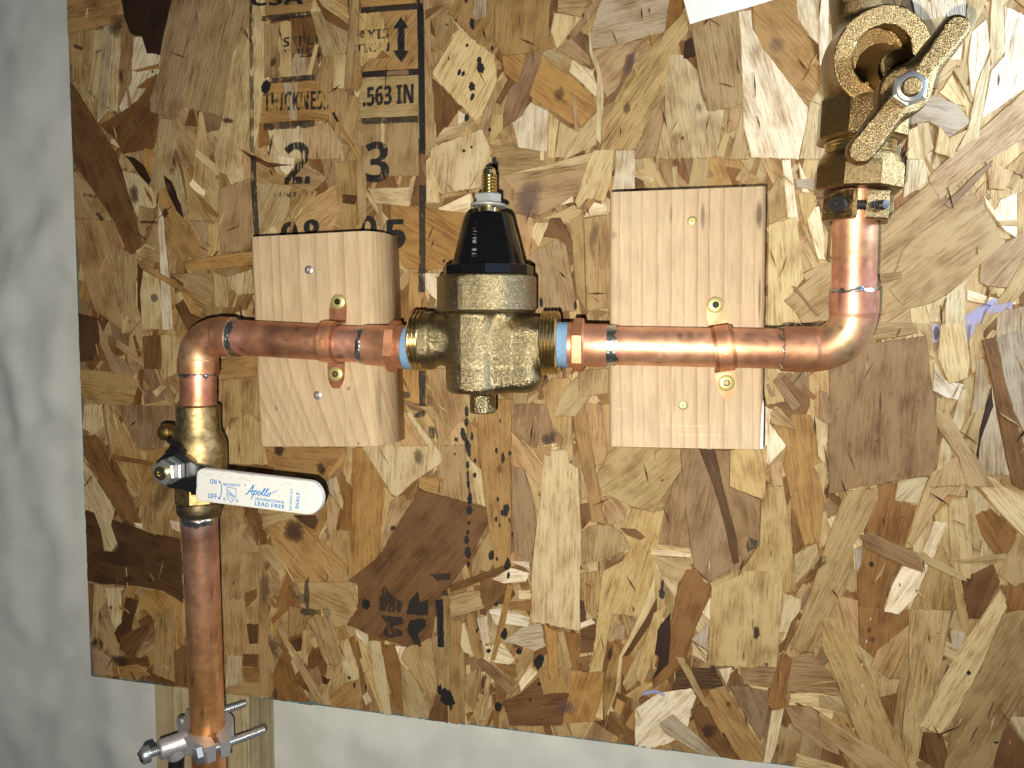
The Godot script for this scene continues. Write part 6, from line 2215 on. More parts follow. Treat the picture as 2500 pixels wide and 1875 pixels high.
	strand("W", true, false, 20, 0.70, "-44.0,-187.9 -36.8,-184.9 -33.7,-187.8 -44.0,-191.6")
	strand("B", true, false, 0, 0.27, "-44.0,-192.9 -33.1,-189.6 -35.4,-207.3 -44.0,-209.1")
	strand("A", true, false, 0, 0.03, "-44.0,-211.6 -36.6,-209.8 -39.0,-221.3 -43.9,-221.7")
	strand("H", true, true, 95, 0.67, "-68.1,-190.1 -59.4,-195.2 -58.7,-230.4 -64.9,-224.6")
	strand("A", true, true, 97, -0.00, "-54.5,-194.8 -44.6,-195.4 -43.9,-221.1 -50.1,-220.9")
	strand("T", true, false, 103, 0.30, "-59.4,-195.2 -54.5,-194.8 -49.5,-218.3 -53.2,-221.1")
	strand("H", true, true, 73, 0.06, "-50.7,-220.9 -28.1,-220.5 -29.1,-253.2 -55.5,-258.1 -50.6,-239.2")
	strand("P", true, false, 85, 0.32, "-34.0,-251.0 -29.2,-234.3 -28.5,-253.1")
	strand("H", true, true, 102, 2.37, "-121.2,-185.2 -115.4,-185.5 -108.5,-215.1 -113.6,-218.1 -118.1,-206.2")
	strand("H", true, true, 77, 0.27, "-93.1,-165.1 -88.7,-164.9 -95.0,-195.0 -101.5,-218.4 -104.7,-218.0 -100.1,-198.5")
	strand("T", true, false, 61, -0.13, "-88.8,-231.5 -78.0,-211.6 -74.9,-211.4 -83.7,-229.2")
	strand("S", true, false, 81, 0.02, "-107.2,-227.9 -104.0,-228.3 -108.0,-260.2 -113.2,-260.7")
	strand("M", true, true, 139, 2.40, "-117.5,-215.8 -108.5,-217.0 -96.4,-225.7 -87.5,-237.2 -92.0,-239.5 -106.6,-226.5")
	strand("R", true, false, 84, -0.20, "-21.6,-186.4 -13.8,-188.4 -16.1,-198.4 -22.2,-198.2")
	strand("P", true, true, 70, 0.35, "-5.5,-180.4 4.2,-151.8 4.5,-168.8 1.0,-178.2 -16.1,-209.0 -17.8,-227.1 -25.5,-250.3 -29.2,-240.6 -18.5,-208.5")
	strand("S", true, true, 65, -0.23, "4.6,-179.8 7.7,-200.4 4.9,-213.0 -13.5,-233.0 -16.5,-227.0")
	strand("U", true, false, 61, 0.38, "5.6,-168.7 5.7,-179.7 -11.9,-207.4 -15.5,-208.9")
	strand("H", true, true, 82, 0.65, "-22.1,-200.7 -17.9,-201.0 -20.7,-233.6 -27.9,-253.1 -29.2,-228.1")
	strand("T", true, false, 38, -0.13, "-14.7,-235.0 -1.6,-225.2 5.1,-225.3 -7.5,-238.8")
	strand("B", true, false, 23, 2.59, "-132.1,-169.3 -132.1,-167.3 -96.2,-152.1 -91.2,-153.7 -112.7,-164.3 -132.1,-172.5")
	strand("H", true, true, 99, -0.21, "77.0,-59.0 86.6,-47.3 97.5,-48.2 102.2,-66.5 106.8,-102.1 104.6,-127.8 95.4,-129.9 88.9,-108.6 81.8,-79.7 83.7,-68.1")
	strand("W", true, true, 93, -0.11, "70.1,-42.9 75.1,-45.1 73.6,-53.8 83.7,-67.5 73.5,-80.0 70.7,-77.7")
	strand("T", true, false, 142, 0.06, "73.4,-46.3 78.9,-43.9 90.7,-57.5 82.4,-56.0 74.1,-53.8")
	strand("P", true, false, 98, -0.08, "98.1,-48.2 107.9,-53.8 106.8,-79.0 102.4,-73.4 101.0,-59.1")
	strand("S", true, false, 96, 0.05, "99.3,-79.2 106.2,-76.7 108.0,-81.3 106.2,-99.8 102.6,-84.9")
	strand("R", true, false, 97, -0.10, "74.0,-79.9 80.1,-77.4 82.6,-93.1 75.4,-93.3")
	strand("A", true, false, 100, 0.03, "87.2,-105.7 95.4,-128.8 89.5,-135.5 87.5,-120.3")
	strand("S", true, true, 62, -0.14, "89.5,-136.1 102.5,-127.9 104.9,-138.3 90.4,-155.5")
	strand("M", true, true, 86, 0.04, "20.5,-85.0 21.7,-93.3 26.2,-135.0 5.9,-132.9 10.9,-105.6 15.4,-92.3")
	strand("M", true, true, 105, -0.23, "40.3,-71.5 49.9,-71.2 49.7,-94.2 68.9,-102.3 68.8,-130.0 59.5,-142.9 55.9,-133.6 46.3,-97.2")
	strand("M", true, true, 78, 0.07, "19.2,-70.8 32.3,-70.5 41.8,-98.6 48.4,-122.0 53.9,-145.6 41.4,-154.0 38.8,-156.7 28.7,-146.9 26.2,-135.0 21.8,-99.3")
	strand("U", true, true, 105, 0.45, "30.6,-70.5 40.3,-70.9 46.3,-97.2 53.5,-121.8 56.6,-143.0 52.7,-143.2 47.8,-122.1 41.8,-98.6")
	strand("S", true, true, 102, 0.04, "49.9,-71.2 72.2,-67.2 71.7,-101.6 68.3,-101.2 49.7,-94.2")
	strand("P", true, false, 173, 0.36, "4.1,-132.4 26.2,-135.0 26.3,-138.6 5.3,-136.0")
	strand("W", true, false, 178, 0.39, "1.2,-136.8 14.7,-136.1 26.9,-138.6 26.3,-141.0 1.2,-140.4")
	strand("S", true, true, 158, -0.02, "3.0,-141.0 26.3,-141.0 28.9,-159.0 9.0,-154.0")
	strand("S", true, true, 88, 0.07, "69.4,-102.3 72.6,-93.4 82.6,-93.1 89.6,-141.3 92.1,-158.9 83.3,-161.2 40.4,-163.7 38.8,-156.7 59.5,-145.3 68.8,-130.0")
	strand("G", true, false, 83, -0.03, "38.4,-182.5 38.7,-201.9 27.7,-194.5")
	strand("P", true, false, 137, 0.04, "27.8,-196.2 37.9,-201.9 37.2,-209.3 27.9,-204.3")
	strand("W", true, false, 82, 0.03, "37.4,-168.9 41.2,-163.8 39.9,-182.4 33.7,-176.3")
	strand("S", true, true, 87, 0.41, "39.6,-159.1 62.2,-147.5 82.3,-146.4 83.3,-160.6 80.5,-208.5 38.0,-210.9 39.1,-176.0")
	strand("S", true, true, 75, 0.41, "3.4,-178.2 11.9,-172.0 7.4,-187.8 4.4,-206.0 -3.3,-228.0 -8.2,-220.2")
	strand("A", true, true, 72, 0.10, "24.1,-147.9 30.3,-147.6 35.0,-156.1 39.6,-159.1 37.4,-168.9 29.2,-189.6 24.8,-206.2 14.8,-220.0 3.8,-229.1 3.0,-223.4 13.1,-210.3 14.4,-185.7 18.8,-158.7")
	strand("D", true, true, 80, 0.44, "5.8,-189.5 14.3,-177.6 13.8,-202.1 13.1,-211.9 3.0,-222.6 6.1,-215.8 7.6,-207.4 4.4,-206.0")
	strand("U", true, true, 2, 0.01, "21.8,-213.7 41.9,-212.2 48.2,-223.1 40.5,-226.1 15.7,-229.0 17.9,-218.1")
	strand("W", true, true, 47, 0.04, "-8.0,-244.2 6.2,-232.2 28.1,-226.3 31.3,-231.8 27.6,-243.6 25.4,-258.6 5.0,-269.5 -7.7,-269.0")
	strand("B", true, true, 129, 0.07, "27.5,-240.3 36.0,-234.7 47.1,-256.6 54.1,-264.1 61.2,-271.7 47.4,-271.1 33.2,-257.9")
	strand("G", true, true, 148, 0.28, "7.2,-252.0 16.6,-244.6 47.4,-271.1 41.2,-270.9 36.5,-270.7 11.2,-258.3")
	strand("H", true, false, 6, 0.31, "3.4,-269.4 8.2,-266.1 15.3,-266.2 13.8,-269.8")
	strand("M", true, true, 114, -0.21, "50.4,-222.1 58.9,-223.0 75.5,-224.1 76.5,-235.3 71.6,-259.2 62.2,-243.0")
	strand("M", true, true, 1, -0.18, "57.9,-211.0 80.5,-208.5 90.7,-201.3 101.0,-198.2 113.7,-210.7 119.9,-224.4 87.5,-223.9 60.3,-221.3")
	strand("W", true, false, 91, -0.13, "44.9,-212.8 53.3,-211.3 51.9,-217.1 49.7,-223.0")
	strand("B", true, false, 86, 0.00, "52.6,-215.4 56.4,-211.1 58.9,-223.0 51.2,-223.6")
	strand("H", true, true, 125, 0.10, "39.0,-227.1 48.2,-223.9 74.0,-264.7 73.4,-272.1 59.7,-271.6 47.1,-255.0 36.0,-234.7")
	strand("T", true, false, 120, 0.42, "17.8,-206.7 23.2,-206.3 36.0,-231.4 40.7,-238.4 36.0,-237.9 30.5,-229.4")
	strand("P", true, true, 81, -0.08, "78.0,-236.8 85.5,-235.3 81.4,-259.9 77.9,-272.3 73.4,-272.1")
	strand("P", true, true, 174, -0.06, "89.0,-225.4 106.7,-223.1 118.4,-226.1 114.4,-240.8 101.0,-232.4 88.4,-232.7")
	strand("T", true, true, 85, -0.21, "83.4,-247.6 92.4,-248.4 108.9,-258.9 107.7,-270.3 92.8,-268.5 81.7,-272.5")
	strand("P", true, false, 172, 0.01, "93.5,-263.6 122.4,-270.3 122.5,-274.1 93.0,-272.9")
	strand("R", true, true, 140, -0.18, "86.2,-235.3 101.0,-232.4 118.9,-248.4 119.2,-262.7 107.5,-259.0 92.4,-248.4")
	strand("P", true, true, 76, 0.44, "83.3,-160.6 94.4,-163.8 93.8,-171.0 86.7,-185.7 81.5,-186.0")
	strand("A", true, true, 82, 0.05, "84.0,-198.6 90.0,-202.1 87.4,-220.7 85.5,-235.3 79.5,-236.6 74.2,-233.9 79.1,-213.4 81.8,-202.0")
	strand("B", true, false, 74, 0.77, "93.8,-171.0 88.3,-191.9 85.5,-198.5 84.0,-197.0 88.1,-179.2")
	strand("W", true, true, 98, 0.01, "77.6,106.9 82.4,108.1 88.1,70.4 81.7,72.7")
	strand("W", true, true, 103, -0.07, "87.3,106.5 91.7,96.2 103.8,46.8 99.7,46.9 90.7,78.2")
	strand("T", true, true, 88, -0.24, "69.5,86.9 77.0,99.7 81.0,73.5 70.5,68.7")
	strand("P", true, true, 93, 0.04, "70.5,68.7 87.3,73.3 91.6,35.3 82.0,21.5 88.5,13.4 91.4,7.5 70.9,6.1")
	strand("W", true, false, 104, 0.24, "92.0,79.6 99.7,78.7 103.2,59.8 103.1,47.5 96.6,60.0")
	strand("R", true, false, 34, 0.07, "90.8,38.3 103.9,45.3 103.9,42.4 93.0,33.9")
	strand("G", true, false, 170, 0.23, "85.5,95.7 98.0,95.3 97.4,88.1 86.3,90.7")
	strand("S", true, false, 90, 0.62, "87.0,87.7 97.4,86.7 98.3,80.2 91.6,67.4")
	strand("P", true, true, 83, -0.24, "148.4,108.1 157.6,107.7 160.7,91.5 147.1,82.1")
	strand("R", true, false, 85, -0.06, "191.6,102.1 206.5,95.3 202.4,85.1 193.4,85.5")
	strand("H", true, false, 70, -0.03, "202.0,97.6 211.3,106.8 217.0,101.1 211.8,91.7")
	strand("W", true, true, 98, -0.18, "198.8,78.4 208.8,83.5 209.7,57.2 202.6,61.6 196.5,71.5")
	strand("T", true, true, 89, -0.12, "208.8,82.9 217.6,84.6 218.5,60.5 209.1,57.3")
	strand("R", true, false, 85, -0.19, "185.8,83.6 192.0,91.1 191.8,77.2 188.5,77.3")
	strand("P", true, true, 100, -0.24, "151.4,23.0 161.4,22.9 165.3,1.4 162.3,-10.1 155.4,-2.9")
	strand("R", true, true, 37, -0.07, "132.1,10.2 151.4,23.0 154.7,1.4 130.4,-2.9")
	strand("P", true, false, 79, -0.12, "161.5,18.6 171.9,24.2 171.1,8.6 163.8,8.6")
	strand("W", true, false, 162, 0.00, "183.6,27.6 200.7,21.8 199.5,17.6 183.8,21.2")
	strand("G", true, true, 87, -0.19, "200.3,14.0 220.0,18.8 221.1,-12.8 200.5,-12.8")
	strand("R", true, true, 51, -0.09, "217.7,64.0 203.4,54.6 190.3,43.7 190.0,32.5 194.0,29.6 205.6,28.0 218.2,50.1")
	strand("T", true, true, 38, 0.10, "79.9,22.3 103.9,43.2 161.4,90.8 167.6,80.8 185.8,83.6 195.2,70.1 203.4,54.6 183.4,35.4 171.9,24.2 160.8,18.6 132.1,12.4 114.4,7.4 102.6,9.6 91.4,8.2 88.5,13.4")
	strand("S", true, false, 114, 0.01, "88.8,69.6 92.3,67.3 101.1,45.4 99.7,46.1")
	strand("P", true, true, 89, -0.14, "171.9,24.2 183.4,34.7 183.7,4.9 186.9,-12.9 169.1,-12.9 172.4,8.5")
	strand("W", true, false, 124, 0.22, "191.0,82.1 195.7,75.7 204.4,62.9 202.6,61.6 192.5,75.8")
	strand("S", true, false, 0, 0.50, "199.2,67.2 209.4,67.6 209.5,64.2 199.3,64.5")
	strand("S", true, true, 61, 0.22, "218.6,57.7 219.5,32.7 194.8,4.9 186.1,-10.0 194.4,15.5 203.8,26.0")
	strand("R", true, true, 41, 0.13, "160.7,94.3 164.5,98.4 215.4,146.0 216.4,117.5 191.6,102.1 167.6,80.8 162.2,88.0")
	strand("M", true, false, 48, 0.43, "169.7,77.9 187.3,96.1 195.4,102.7 194.3,98.6 174.3,76.3 172.4,75.0")
	strand("M", true, false, 9, 0.57, "134.2,37.6 147.6,38.8 147.0,34.5 135.7,31.8")
	strand("M", true, false, 129, 0.56, "84.6,31.1 87.4,30.3 101.8,12.6 99.7,12.6")
	strand("S", true, true, 60, 0.00, "-23.8,145.3 -23.9,159.0 7.7,189.0 15.7,179.0 8.1,151.5 -0.8,140.7")
	strand("R", true, true, 64, 0.03, "-0.3,140.6 7.0,151.0 7.1,137.4 1.7,112.1 -17.8,111.8 -9.8,118.3 -4.7,130.6")
	strand("P", true, true, 99, 0.03, "9.6,174.4 18.0,173.8 27.0,163.8 28.8,150.3 32.9,138.9 43.4,140.0 38.8,110.6 2.3,111.0 7.1,137.4 7.0,154.3")
	strand("D", true, false, 88, 0.06, "18.0,171.0 19.0,181.0 22.9,184.6 25.8,172.8")
	strand("A", true, false, 74, -0.12, "9.8,210.6 17.6,209.9 17.7,200.5 7.7,188.5")
	strand("P", true, false, 102, -0.10, "44.7,195.8 49.6,197.6 52.7,173.2 47.6,183.5")
	strand("W", true, true, 107, -0.05, "50.7,197.5 58.2,198.0 59.0,187.1 66.2,175.6 92.0,138.0 91.6,130.3 87.3,107.4 59.7,109.7 54.5,129.4 52.6,176.5")
	strand("R", true, false, 83, 0.03, "45.5,141.6 53.2,140.0 50.1,126.8 45.2,124.8")
	strand("S", true, false, 87, -0.01, "53.8,137.8 54.5,126.6 58.6,108.6 46.0,109.1 50.2,124.0")
	strand("W", true, true, 107, -0.21, "83.8,204.8 101.6,203.4 102.4,170.0 92.7,179.3 85.1,190.6")
	strand("P", true, true, 87, 0.02, "94.3,152.0 102.9,147.2 103.8,106.7 87.8,107.4 91.6,133.1")
	strand("H", true, true, 132, 0.05, "58.6,206.7 83.8,204.8 85.6,190.6 92.7,178.2 96.7,164.4 98.2,147.4 92.0,138.0 65.1,174.6 59.5,187.0")
	strand("H", true, true, 123, 0.35, "82.3,172.9 89.7,174.6 102.6,159.7 102.4,143.4")
	strand("T", true, true, 100, 0.06, "22.8,190.2 18.7,209.9 48.4,207.5 52.6,179.3 54.3,141.6 34.0,138.3 28.8,155.9")
	strand("T", true, false, 106, 0.69, "97.9,162.7 106.0,154.0 108.3,143.1 103.7,140.1 98.3,146.4")
	strand("G", true, true, 10, -0.08, "-31.2,213.8 10.3,210.5 7.1,188.5 -6.9,186.1 -25.8,180.6 -38.5,181.5 -39.7,188.4 -35.7,202.3")
	strand("R", true, true, 39, 0.37, "-36.8,180.2 -6.9,185.0 -1.2,180.1 -17.6,158.6 -29.1,150.1 -35.5,168.8")
	strand("M", true, false, 64, 0.62, "-16.6,175.5 -11.4,177.4 -13.1,166.3 -23.8,148.1 -30.2,145.6 -20.5,158.8")
	strand("R", true, true, 176, -0.14, "-59.1,215.9 -39.8,214.4 -44.4,201.2 -60.2,205.2")
	strand("P", true, true, 85, -0.12, "-62.0,205.3 -45.0,200.7 -60.2,182.9 -64.3,193.5")
	strand("R", true, false, 145, -0.23, "-60.8,181.8 -51.4,189.2 -39.6,177.0 -39.0,171.3 -46.6,172.9")
	strand("H", true, true, 85, -0.03, "-96.0,218.8 -65.0,216.4 -65.5,195.9 -62.0,183.0 -70.3,181.3 -95.5,180.6 -100.3,189.7 -100.8,219.2")
	strand("H", true, true, 60, -0.15, "-132.1,210.6 -127.1,221.3 -100.8,219.2 -100.3,183.3 -113.7,190.6")
	strand("T", true, true, 85, -0.11, "-143.3,208.5 -132.1,210.0 -124.1,199.5 -129.1,196.3 -135.4,185.6 -139.7,195.3")
	strand("W", true, true, 130, 0.03, "-50.7,175.4 -37.3,167.7 -33.1,153.8 -36.0,151.7 -44.2,160.2 -52.5,168.1")
	strand("S", true, false, 74, 0.01, "-102.3,144.8 -94.9,143.8 -95.0,134.5 -104.2,124.9 -104.1,137.3")
	strand("W", true, true, 87, -0.17, "-88.9,137.7 -76.8,150.5 -65.5,144.1 -66.0,118.5 -84.7,119.3")
	strand("P", true, false, 88, -0.13, "-65.5,144.1 -58.9,138.5 -61.8,114.8 -66.0,115.0")
	strand("S", true, false, 78, -0.08, "-58.3,137.3 -48.8,131.6 -55.3,114.5 -61.8,114.8")
	strand("P", true, true, 55, -0.05, "-44.1,133.1 -34.8,141.9 -34.7,121.7 -55.3,113.4 -50.0,131.7")
	strand("B", true, true, 108, -0.01, "-143.0,170.1 -135.5,163.7 -123.2,149.5 -131.3,138.6 -134.5,135.8 -140.0,153.9")
	strand("W", true, false, 85, -0.15, "-125.0,147.8 -117.0,143.8 -125.1,138.3")
	strand("P", true, true, 60, -0.12, "-124.1,199.5 -100.3,180.9 -99.1,165.1 -109.0,143.4 -113.9,140.7 -135.5,163.7 -142.4,170.1 -141.7,174.2")
	strand("S", true, false, 30, 0.26, "-143.3,212.0 -128.3,220.2 -127.1,216.6 -132.1,210.0 -143.3,207.3")
	strand("P", true, false, 16, 0.02, "-143.9,136.2 -110.2,140.5 -140.2,126.5")
	strand("P", true, true, 85, -0.24, "-144.0,124.9 -109.0,135.1 -104.2,123.7 -101.2,104.6 -109.2,97.8 -135.4,94.5 -144.1,112.3")
	strand("T", true, true, 0, -0.08, "-103.6,124.9 -88.3,123.0 -70.2,119.8 -71.4,109.9 -97.5,104.5 -101.1,110.6")
	strand("H", true, true, 142, -0.02, "-95.5,180.6 -70.3,181.3 -64.3,172.9 -51.9,166.9 -36.6,151.1 -35.4,142.5 -44.1,133.7 -52.4,135.9 -76.2,153.3 -94.3,170.1")
	strand("M", true, true, 65, 0.19, "-79.8,181.9 -69.1,181.8 -70.3,174.4 -74.4,164.8 -78.6,152.3 -82.2,142.0 -90.7,137.8 -95.6,133.9 -94.9,145.6 -91.3,159.4 -85.2,163.7")
	strand("R", true, false, 79, 0.04, "-109.0,143.4 -100.4,159.9 -101.0,157.6 -104.8,124.9 -110.3,137.6")
	strand("R", true, false, 96, 0.25, "-51.3,151.4 -47.1,151.1 -45.3,130.3 -48.8,130.5")
	strand("P", true, true, 95, 0.70, "-40.9,205.5 -37.3,180.3 -31.5,165.1 -30.2,150.2 -32.4,121.6 -35.3,125.2 -34.9,165.3 -39.7,179.3")
	strand("G", true, false, 86, 0.07, "-114.2,220.2 -105.7,219.6 -106.3,205.7 -112.4,203.9 -114.8,208.1")
	strand("S", true, true, 55, 0.36, "18.7,200.5 21.1,188.6 10.1,173.8 7.0,151.5 -0.9,140.7 -11.0,117.2 -23.6,117.8 -32.4,117.0 -31.3,136.5 -23.8,145.3 -6.8,169.2 7.7,189.0")
	strand("T", true, false, 91, 0.03, "-75.0,46.9 -69.6,44.4 -70.8,17.0 -73.8,17.0")
	strand("R", true, true, 103, 0.06, "-79.9,52.4 -60.6,63.8 -54.0,59.5 -50.9,43.5 -48.5,28.7 -47.3,16.8 -70.1,15.8 -71.4,43.9")
	strand("P", true, true, 9, -0.05, "-71.4,110.0 -36.5,117.3 -38.2,110.4 -96.9,104.5")
	strand("R", true, true, 8, 0.00, "-96.9,104.5 -38.8,110.4 -40.5,93.1 -52.3,87.6 -74.4,76.6 -89.6,82.9 -88.3,94.8")
	strand("S", true, false, 12, 0.03, "-69.0,76.4 -48.7,84.6 -42.8,80.3 -51.0,72.4")
	strand("W", true, false, 28, 0.35, "-58.2,84.3 -49.9,90.5 -49.3,86.4")
	strand("P", true, false, 68, 0.02, "-78.6,67.2 -73.8,74.2 -64.2,74.5 -69.0,64.6 -72.0,58.1")
	strand("P", true, true, 68, 0.48, "-36.5,118.4 -23.6,117.9 -25.3,98.3 -29.9,85.8 -40.4,88.4 -46.3,81.6 -48.7,86.4 -40.5,110.5")
	strand("W", true, true, 84, 0.06, "-22.5,117.8 -10.8,117.3 -10.6,93.2 -25.2,91.4 -23.6,104.0")
	strand("W", true, false, 12, -0.00, "-43.3,76.3 -36.3,86.0 -27.5,83.4 -26.9,78.1")
	strand("T", true, true, 93, 0.06, "-52.2,74.8 -42.8,79.7 -41.3,16.8 -47.9,28.7 -49.8,52.9")
	strand("T", true, true, 91, 0.00, "-42.7,75.7 -25.1,78.1 -24.8,19.0 -40.7,16.8")
	strand("B", true, true, 123, 0.36, "-69.0,64.6 -64.2,76.3 -57.6,76.7 -49.8,61.2 -49.8,53.5 -52.8,53.0 -54.6,61.3 -60.6,63.8")
	strand("R", true, true, 103, 0.09, "-91.4,81.8 -74.4,76.6 -78.7,48.2 -83.5,64.9")
	strand("W", true, false, 9, -0.08, "-139.3,85.1 -116.6,94.5 -116.7,83.8 -120.4,81.5 -138.0,83.8")
	strand("T", true, false, 8, 0.01, "-135.4,94.6 -109.2,97.9 -110.4,94.3 -138.0,91.1")
	strand("H", true, true, 149, -0.05, "-171.8,90.3 -139.3,84.5 -120.4,81.5 -129.4,47.3 -144.7,44.5 -162.6,46.0 -172.1,67.1")
	strand("W", true, false, 113, -0.23, "-153.0,42.8 -136.4,42.5 -139.1,23.6 -146.7,29.8")
	strand("H", true, true, 100, -0.16, "-159.4,43.5 -153.0,42.8 -144.9,17.5 -160.3,17.7")
	strand("R", true, false, 90, -0.16, "-170.9,-14.5 -167.1,-18.9 -167.3,-40.8 -171.3,-44.0")
	strand("H", true, true, 85, -0.04, "-168.4,-18.9 -148.3,-21.9 -147.9,-46.8 -167.3,-40.8")
	strand("R", true, true, 114, 1.18, "-171.3,-42.7 -167.3,-42.7 -146.8,-73.1 -171.6,-73.7")
	strand("R", true, true, 102, 0.22, "-148.3,-21.9 -131.0,-19.9 -118.5,-49.5 -139.1,-72.9 -146.4,-28.1")
	strand("T", true, true, 91, 0.25, "-70.0,-33.5 -65.1,-27.4 -51.8,-26.1 -50.0,-30.3 -54.7,-67.2 -62.7,-57.7")
	strand("S", true, true, 47, 0.66, "-62.7,-51.6 -54.8,-33.4 -48.2,-26.1 -33.2,-23.6 -33.1,-33.1 -48.1,-51.4")
	strand("T", true, true, 85, 0.90, "-45.8,-21.3 -26.2,-20.0 -26.1,-36.1 -45.8,-39.3")
	strand("P", true, true, 85, 0.45, "-268.7,232.3 -259.2,231.6 -251.3,190.7 -263.2,148.2 -271.3,123.7 -273.3,123.8")
	strand("H", true, true, 6, 0.48, "-259.2,231.6 -223.3,228.8 -226.1,217.5 -248.8,216.2 -259.7,212.1")
	strand("T", true, true, 88, 0.77, "-259.7,212.1 -248.9,212.5 -250.3,177.2 -260.5,175.9")
	strand("S", true, true, 89, -0.11, "-248.8,213.2 -240.1,213.1 -240.6,192.5 -241.6,176.0 -249.6,176.5")
	strand("B", true, true, 98, -0.23, "-240.1,215.6 -224.8,217.4 -222.4,201.0 -226.6,189.1 -235.9,191.6 -240.3,203.4")
	strand("G", true, false, 97, -0.11, "-240.6,191.9 -231.9,190.7 -229.5,175.9 -241.6,176.0")
	strand("S", false, true, 146, -0.07, "-223.3,228.8 -198.5,226.8 -200.1,206.6 -215.6,218.0")
	strand("S", false, true, 113, 0.04, "-226.1,217.5 -215.6,218.0 -200.1,203.0 -203.8,175.6 -218.0,188.6 -222.4,204.0")
	strand("T", false, true, 85, 0.25, "-218.0,188.6 -208.8,188.6 -210.6,163.9 -215.3,155.0 -224.4,167.7")
	strand("P", false, false, 85, 0.47, "-209.5,188.6 -201.6,188.7 -203.3,166.5 -211.2,166.3")
	strand("H", true, true, 177, -0.10, "-192.0,226.3 -151.3,223.1 -151.4,214.3 -170.4,213.4 -190.2,214.3")
	strand("S", true, true, 86, -0.06, "-192.2,214.4 -178.0,214.6 -170.6,197.4 -179.7,186.1 -192.0,179.7")
	strand("H", true, true, 52, 0.01, "-175.5,213.8 -151.4,214.3 -151.2,175.9 -190.1,176.0 -185.5,185.3 -170.7,184.3")
	strand("S", true, true, 3, -0.10, "-190.2,173.5 -151.8,172.4 -152.1,145.6 -191.9,145.2 -193.7,156.8")
	strand("H", true, true, 172, 0.62, "-261.2,174.1 -224.3,173.2 -214.0,158.0 -214.2,145.8 -263.9,146.4 -262.0,166.8")
	strand("G", true, true, 96, 0.97, "-247.0,172.1 -236.3,172.0 -236.8,147.5 -242.1,147.8")
	strand("R", false, true, 86, 0.65, "-215.1,165.3 -203.3,165.9 -200.7,163.3 -203.6,145.2 -207.8,132.0 -214.2,145.8")
	strand("T", true, true, 85, 0.02, "-194.5,144.8 -152.1,142.6 -151.8,106.6 -193.1,108.1")
	strand("P", true, false, 88, 0.32, "-177.7,142.1 -175.1,142.0 -175.4,119.6 -178.6,119.8")
	strand("P", true, true, 85, -0.03, "-259.9,141.9 -232.8,143.6 -231.9,120.8 -249.5,121.5")
	strand("R", true, true, 85, 0.68, "-232.9,141.2 -214.2,144.5 -204.5,129.4 -208.0,119.8 -231.9,120.8")
	strand("A", true, false, 91, 0.48, "-265.2,147.1 -259.1,146.8 -257.4,131.8 -265.6,129.7")
	strand("T", false, true, 82, -0.01, "-195.9,226.6 -192.0,226.3 -193.0,204.9 -200.6,169.3 -203.3,166.5 -200.3,193.4 -198.8,206.5")
	strand("H", true, false, 80, -0.04, "-195.3,177.5 -190.1,176.0 -192.2,165.8 -194.2,162.9 -198.7,166.8")
	strand("B", true, false, 138, 0.39, "-223.3,227.6 -218.1,221.2 -198.8,207.1 -200.1,203.0 -215.7,211.4")
	strand("R", true, true, 91, 0.05, "-147.6,222.9 -143.8,222.6 -142.9,183.7 -140.2,126.5 -147.3,118.4 -147.5,166.2")
	strand("B", true, false, 28, 0.74, "-146.4,212.8 -132.7,215.9 -146.5,206.3")
	strand("B", true, true, 94, 0.38, "-141.8,169.4 -129.9,154.5 -130.7,141.6 -139.6,130.1")
	strand("T", true, true, 160, -0.06, "-265.6,118.6 -240.8,106.7 -243.1,101.8 -266.0,104.6")
	strand("S", true, true, 63, -0.03, "-270.8,107.3 -243.0,103.8 -244.6,80.8 -250.6,79.0 -270.1,69.9 -271.7,69.9")
	strand("T", true, true, 49, -0.02, "-243.6,103.8 -223.8,99.1 -225.5,93.2 -238.6,82.1 -243.5,80.8")
	strand("W", true, false, 85, 0.43, "-251.8,125.0 -240.0,122.0 -240.1,116.1 -245.6,110.8 -249.9,114.0")
	strand("R", true, true, 156, 0.01, "-240.0,119.1 -230.9,118.2 -216.1,107.7 -227.0,99.2 -243.0,103.8")
	strand("T", false, true, 94, -0.15, "-210.7,117.4 -194.9,118.7 -196.1,71.0 -205.6,71.3 -210.9,102.6")
	strand("U", true, false, 170, 0.25, "-205.7,96.5 -195.2,95.2 -196.4,89.3 -205.3,90.6")
	strand("R", true, true, 38, 0.01, "-224.3,96.1 -211.4,103.1 -208.5,90.7 -207.5,85.2 -214.6,70.5 -238.3,70.6 -240.8,79.7")
	strand("T", false, true, 90, 0.25, "-196.3,128.5 -189.0,128.2 -188.6,81.2 -194.0,71.0 -195.3,92.2")
	strand("P", true, true, 174, -0.02, "-187.8,99.8 -158.3,99.7 -158.4,86.6 -182.7,89.8")
	strand("B", true, false, 162, 0.84, "-280.8,130.3 -259.0,119.8 -240.6,117.1 -259.1,116.3 -269.9,121.8")
	strand("H", false, false, 119, 1.00, "-214.8,155.7 -212.7,155.1 -191.2,118.0 -192.6,115.6")
	strand("A", true, true, 80, -0.08, "137.6,-89.2 148.6,-88.8 147.3,-99.7 160.0,-102.1 154.8,-124.5 145.6,-152.6 142.8,-167.8 128.0,-176.9 126.7,-145.5 130.9,-117.5")
	strand("A", true, true, 85, 0.31, "127.8,-166.4 142.3,-167.8 158.6,-166.8 157.8,-176.1 157.0,-182.0 139.3,-199.6 129.5,-191.5")
	strand("P", true, true, 47, -0.09, "148.6,-88.8 159.5,-84.0 165.7,-84.9 161.0,-101.5 147.3,-99.7")
	strand("R", true, true, 61, 0.04, "170.1,-77.4 185.0,-77.0 187.1,-96.0 176.8,-95.2 173.9,-98.7 158.1,-128.3 154.3,-124.5 160.0,-102.1 166.0,-95.0")
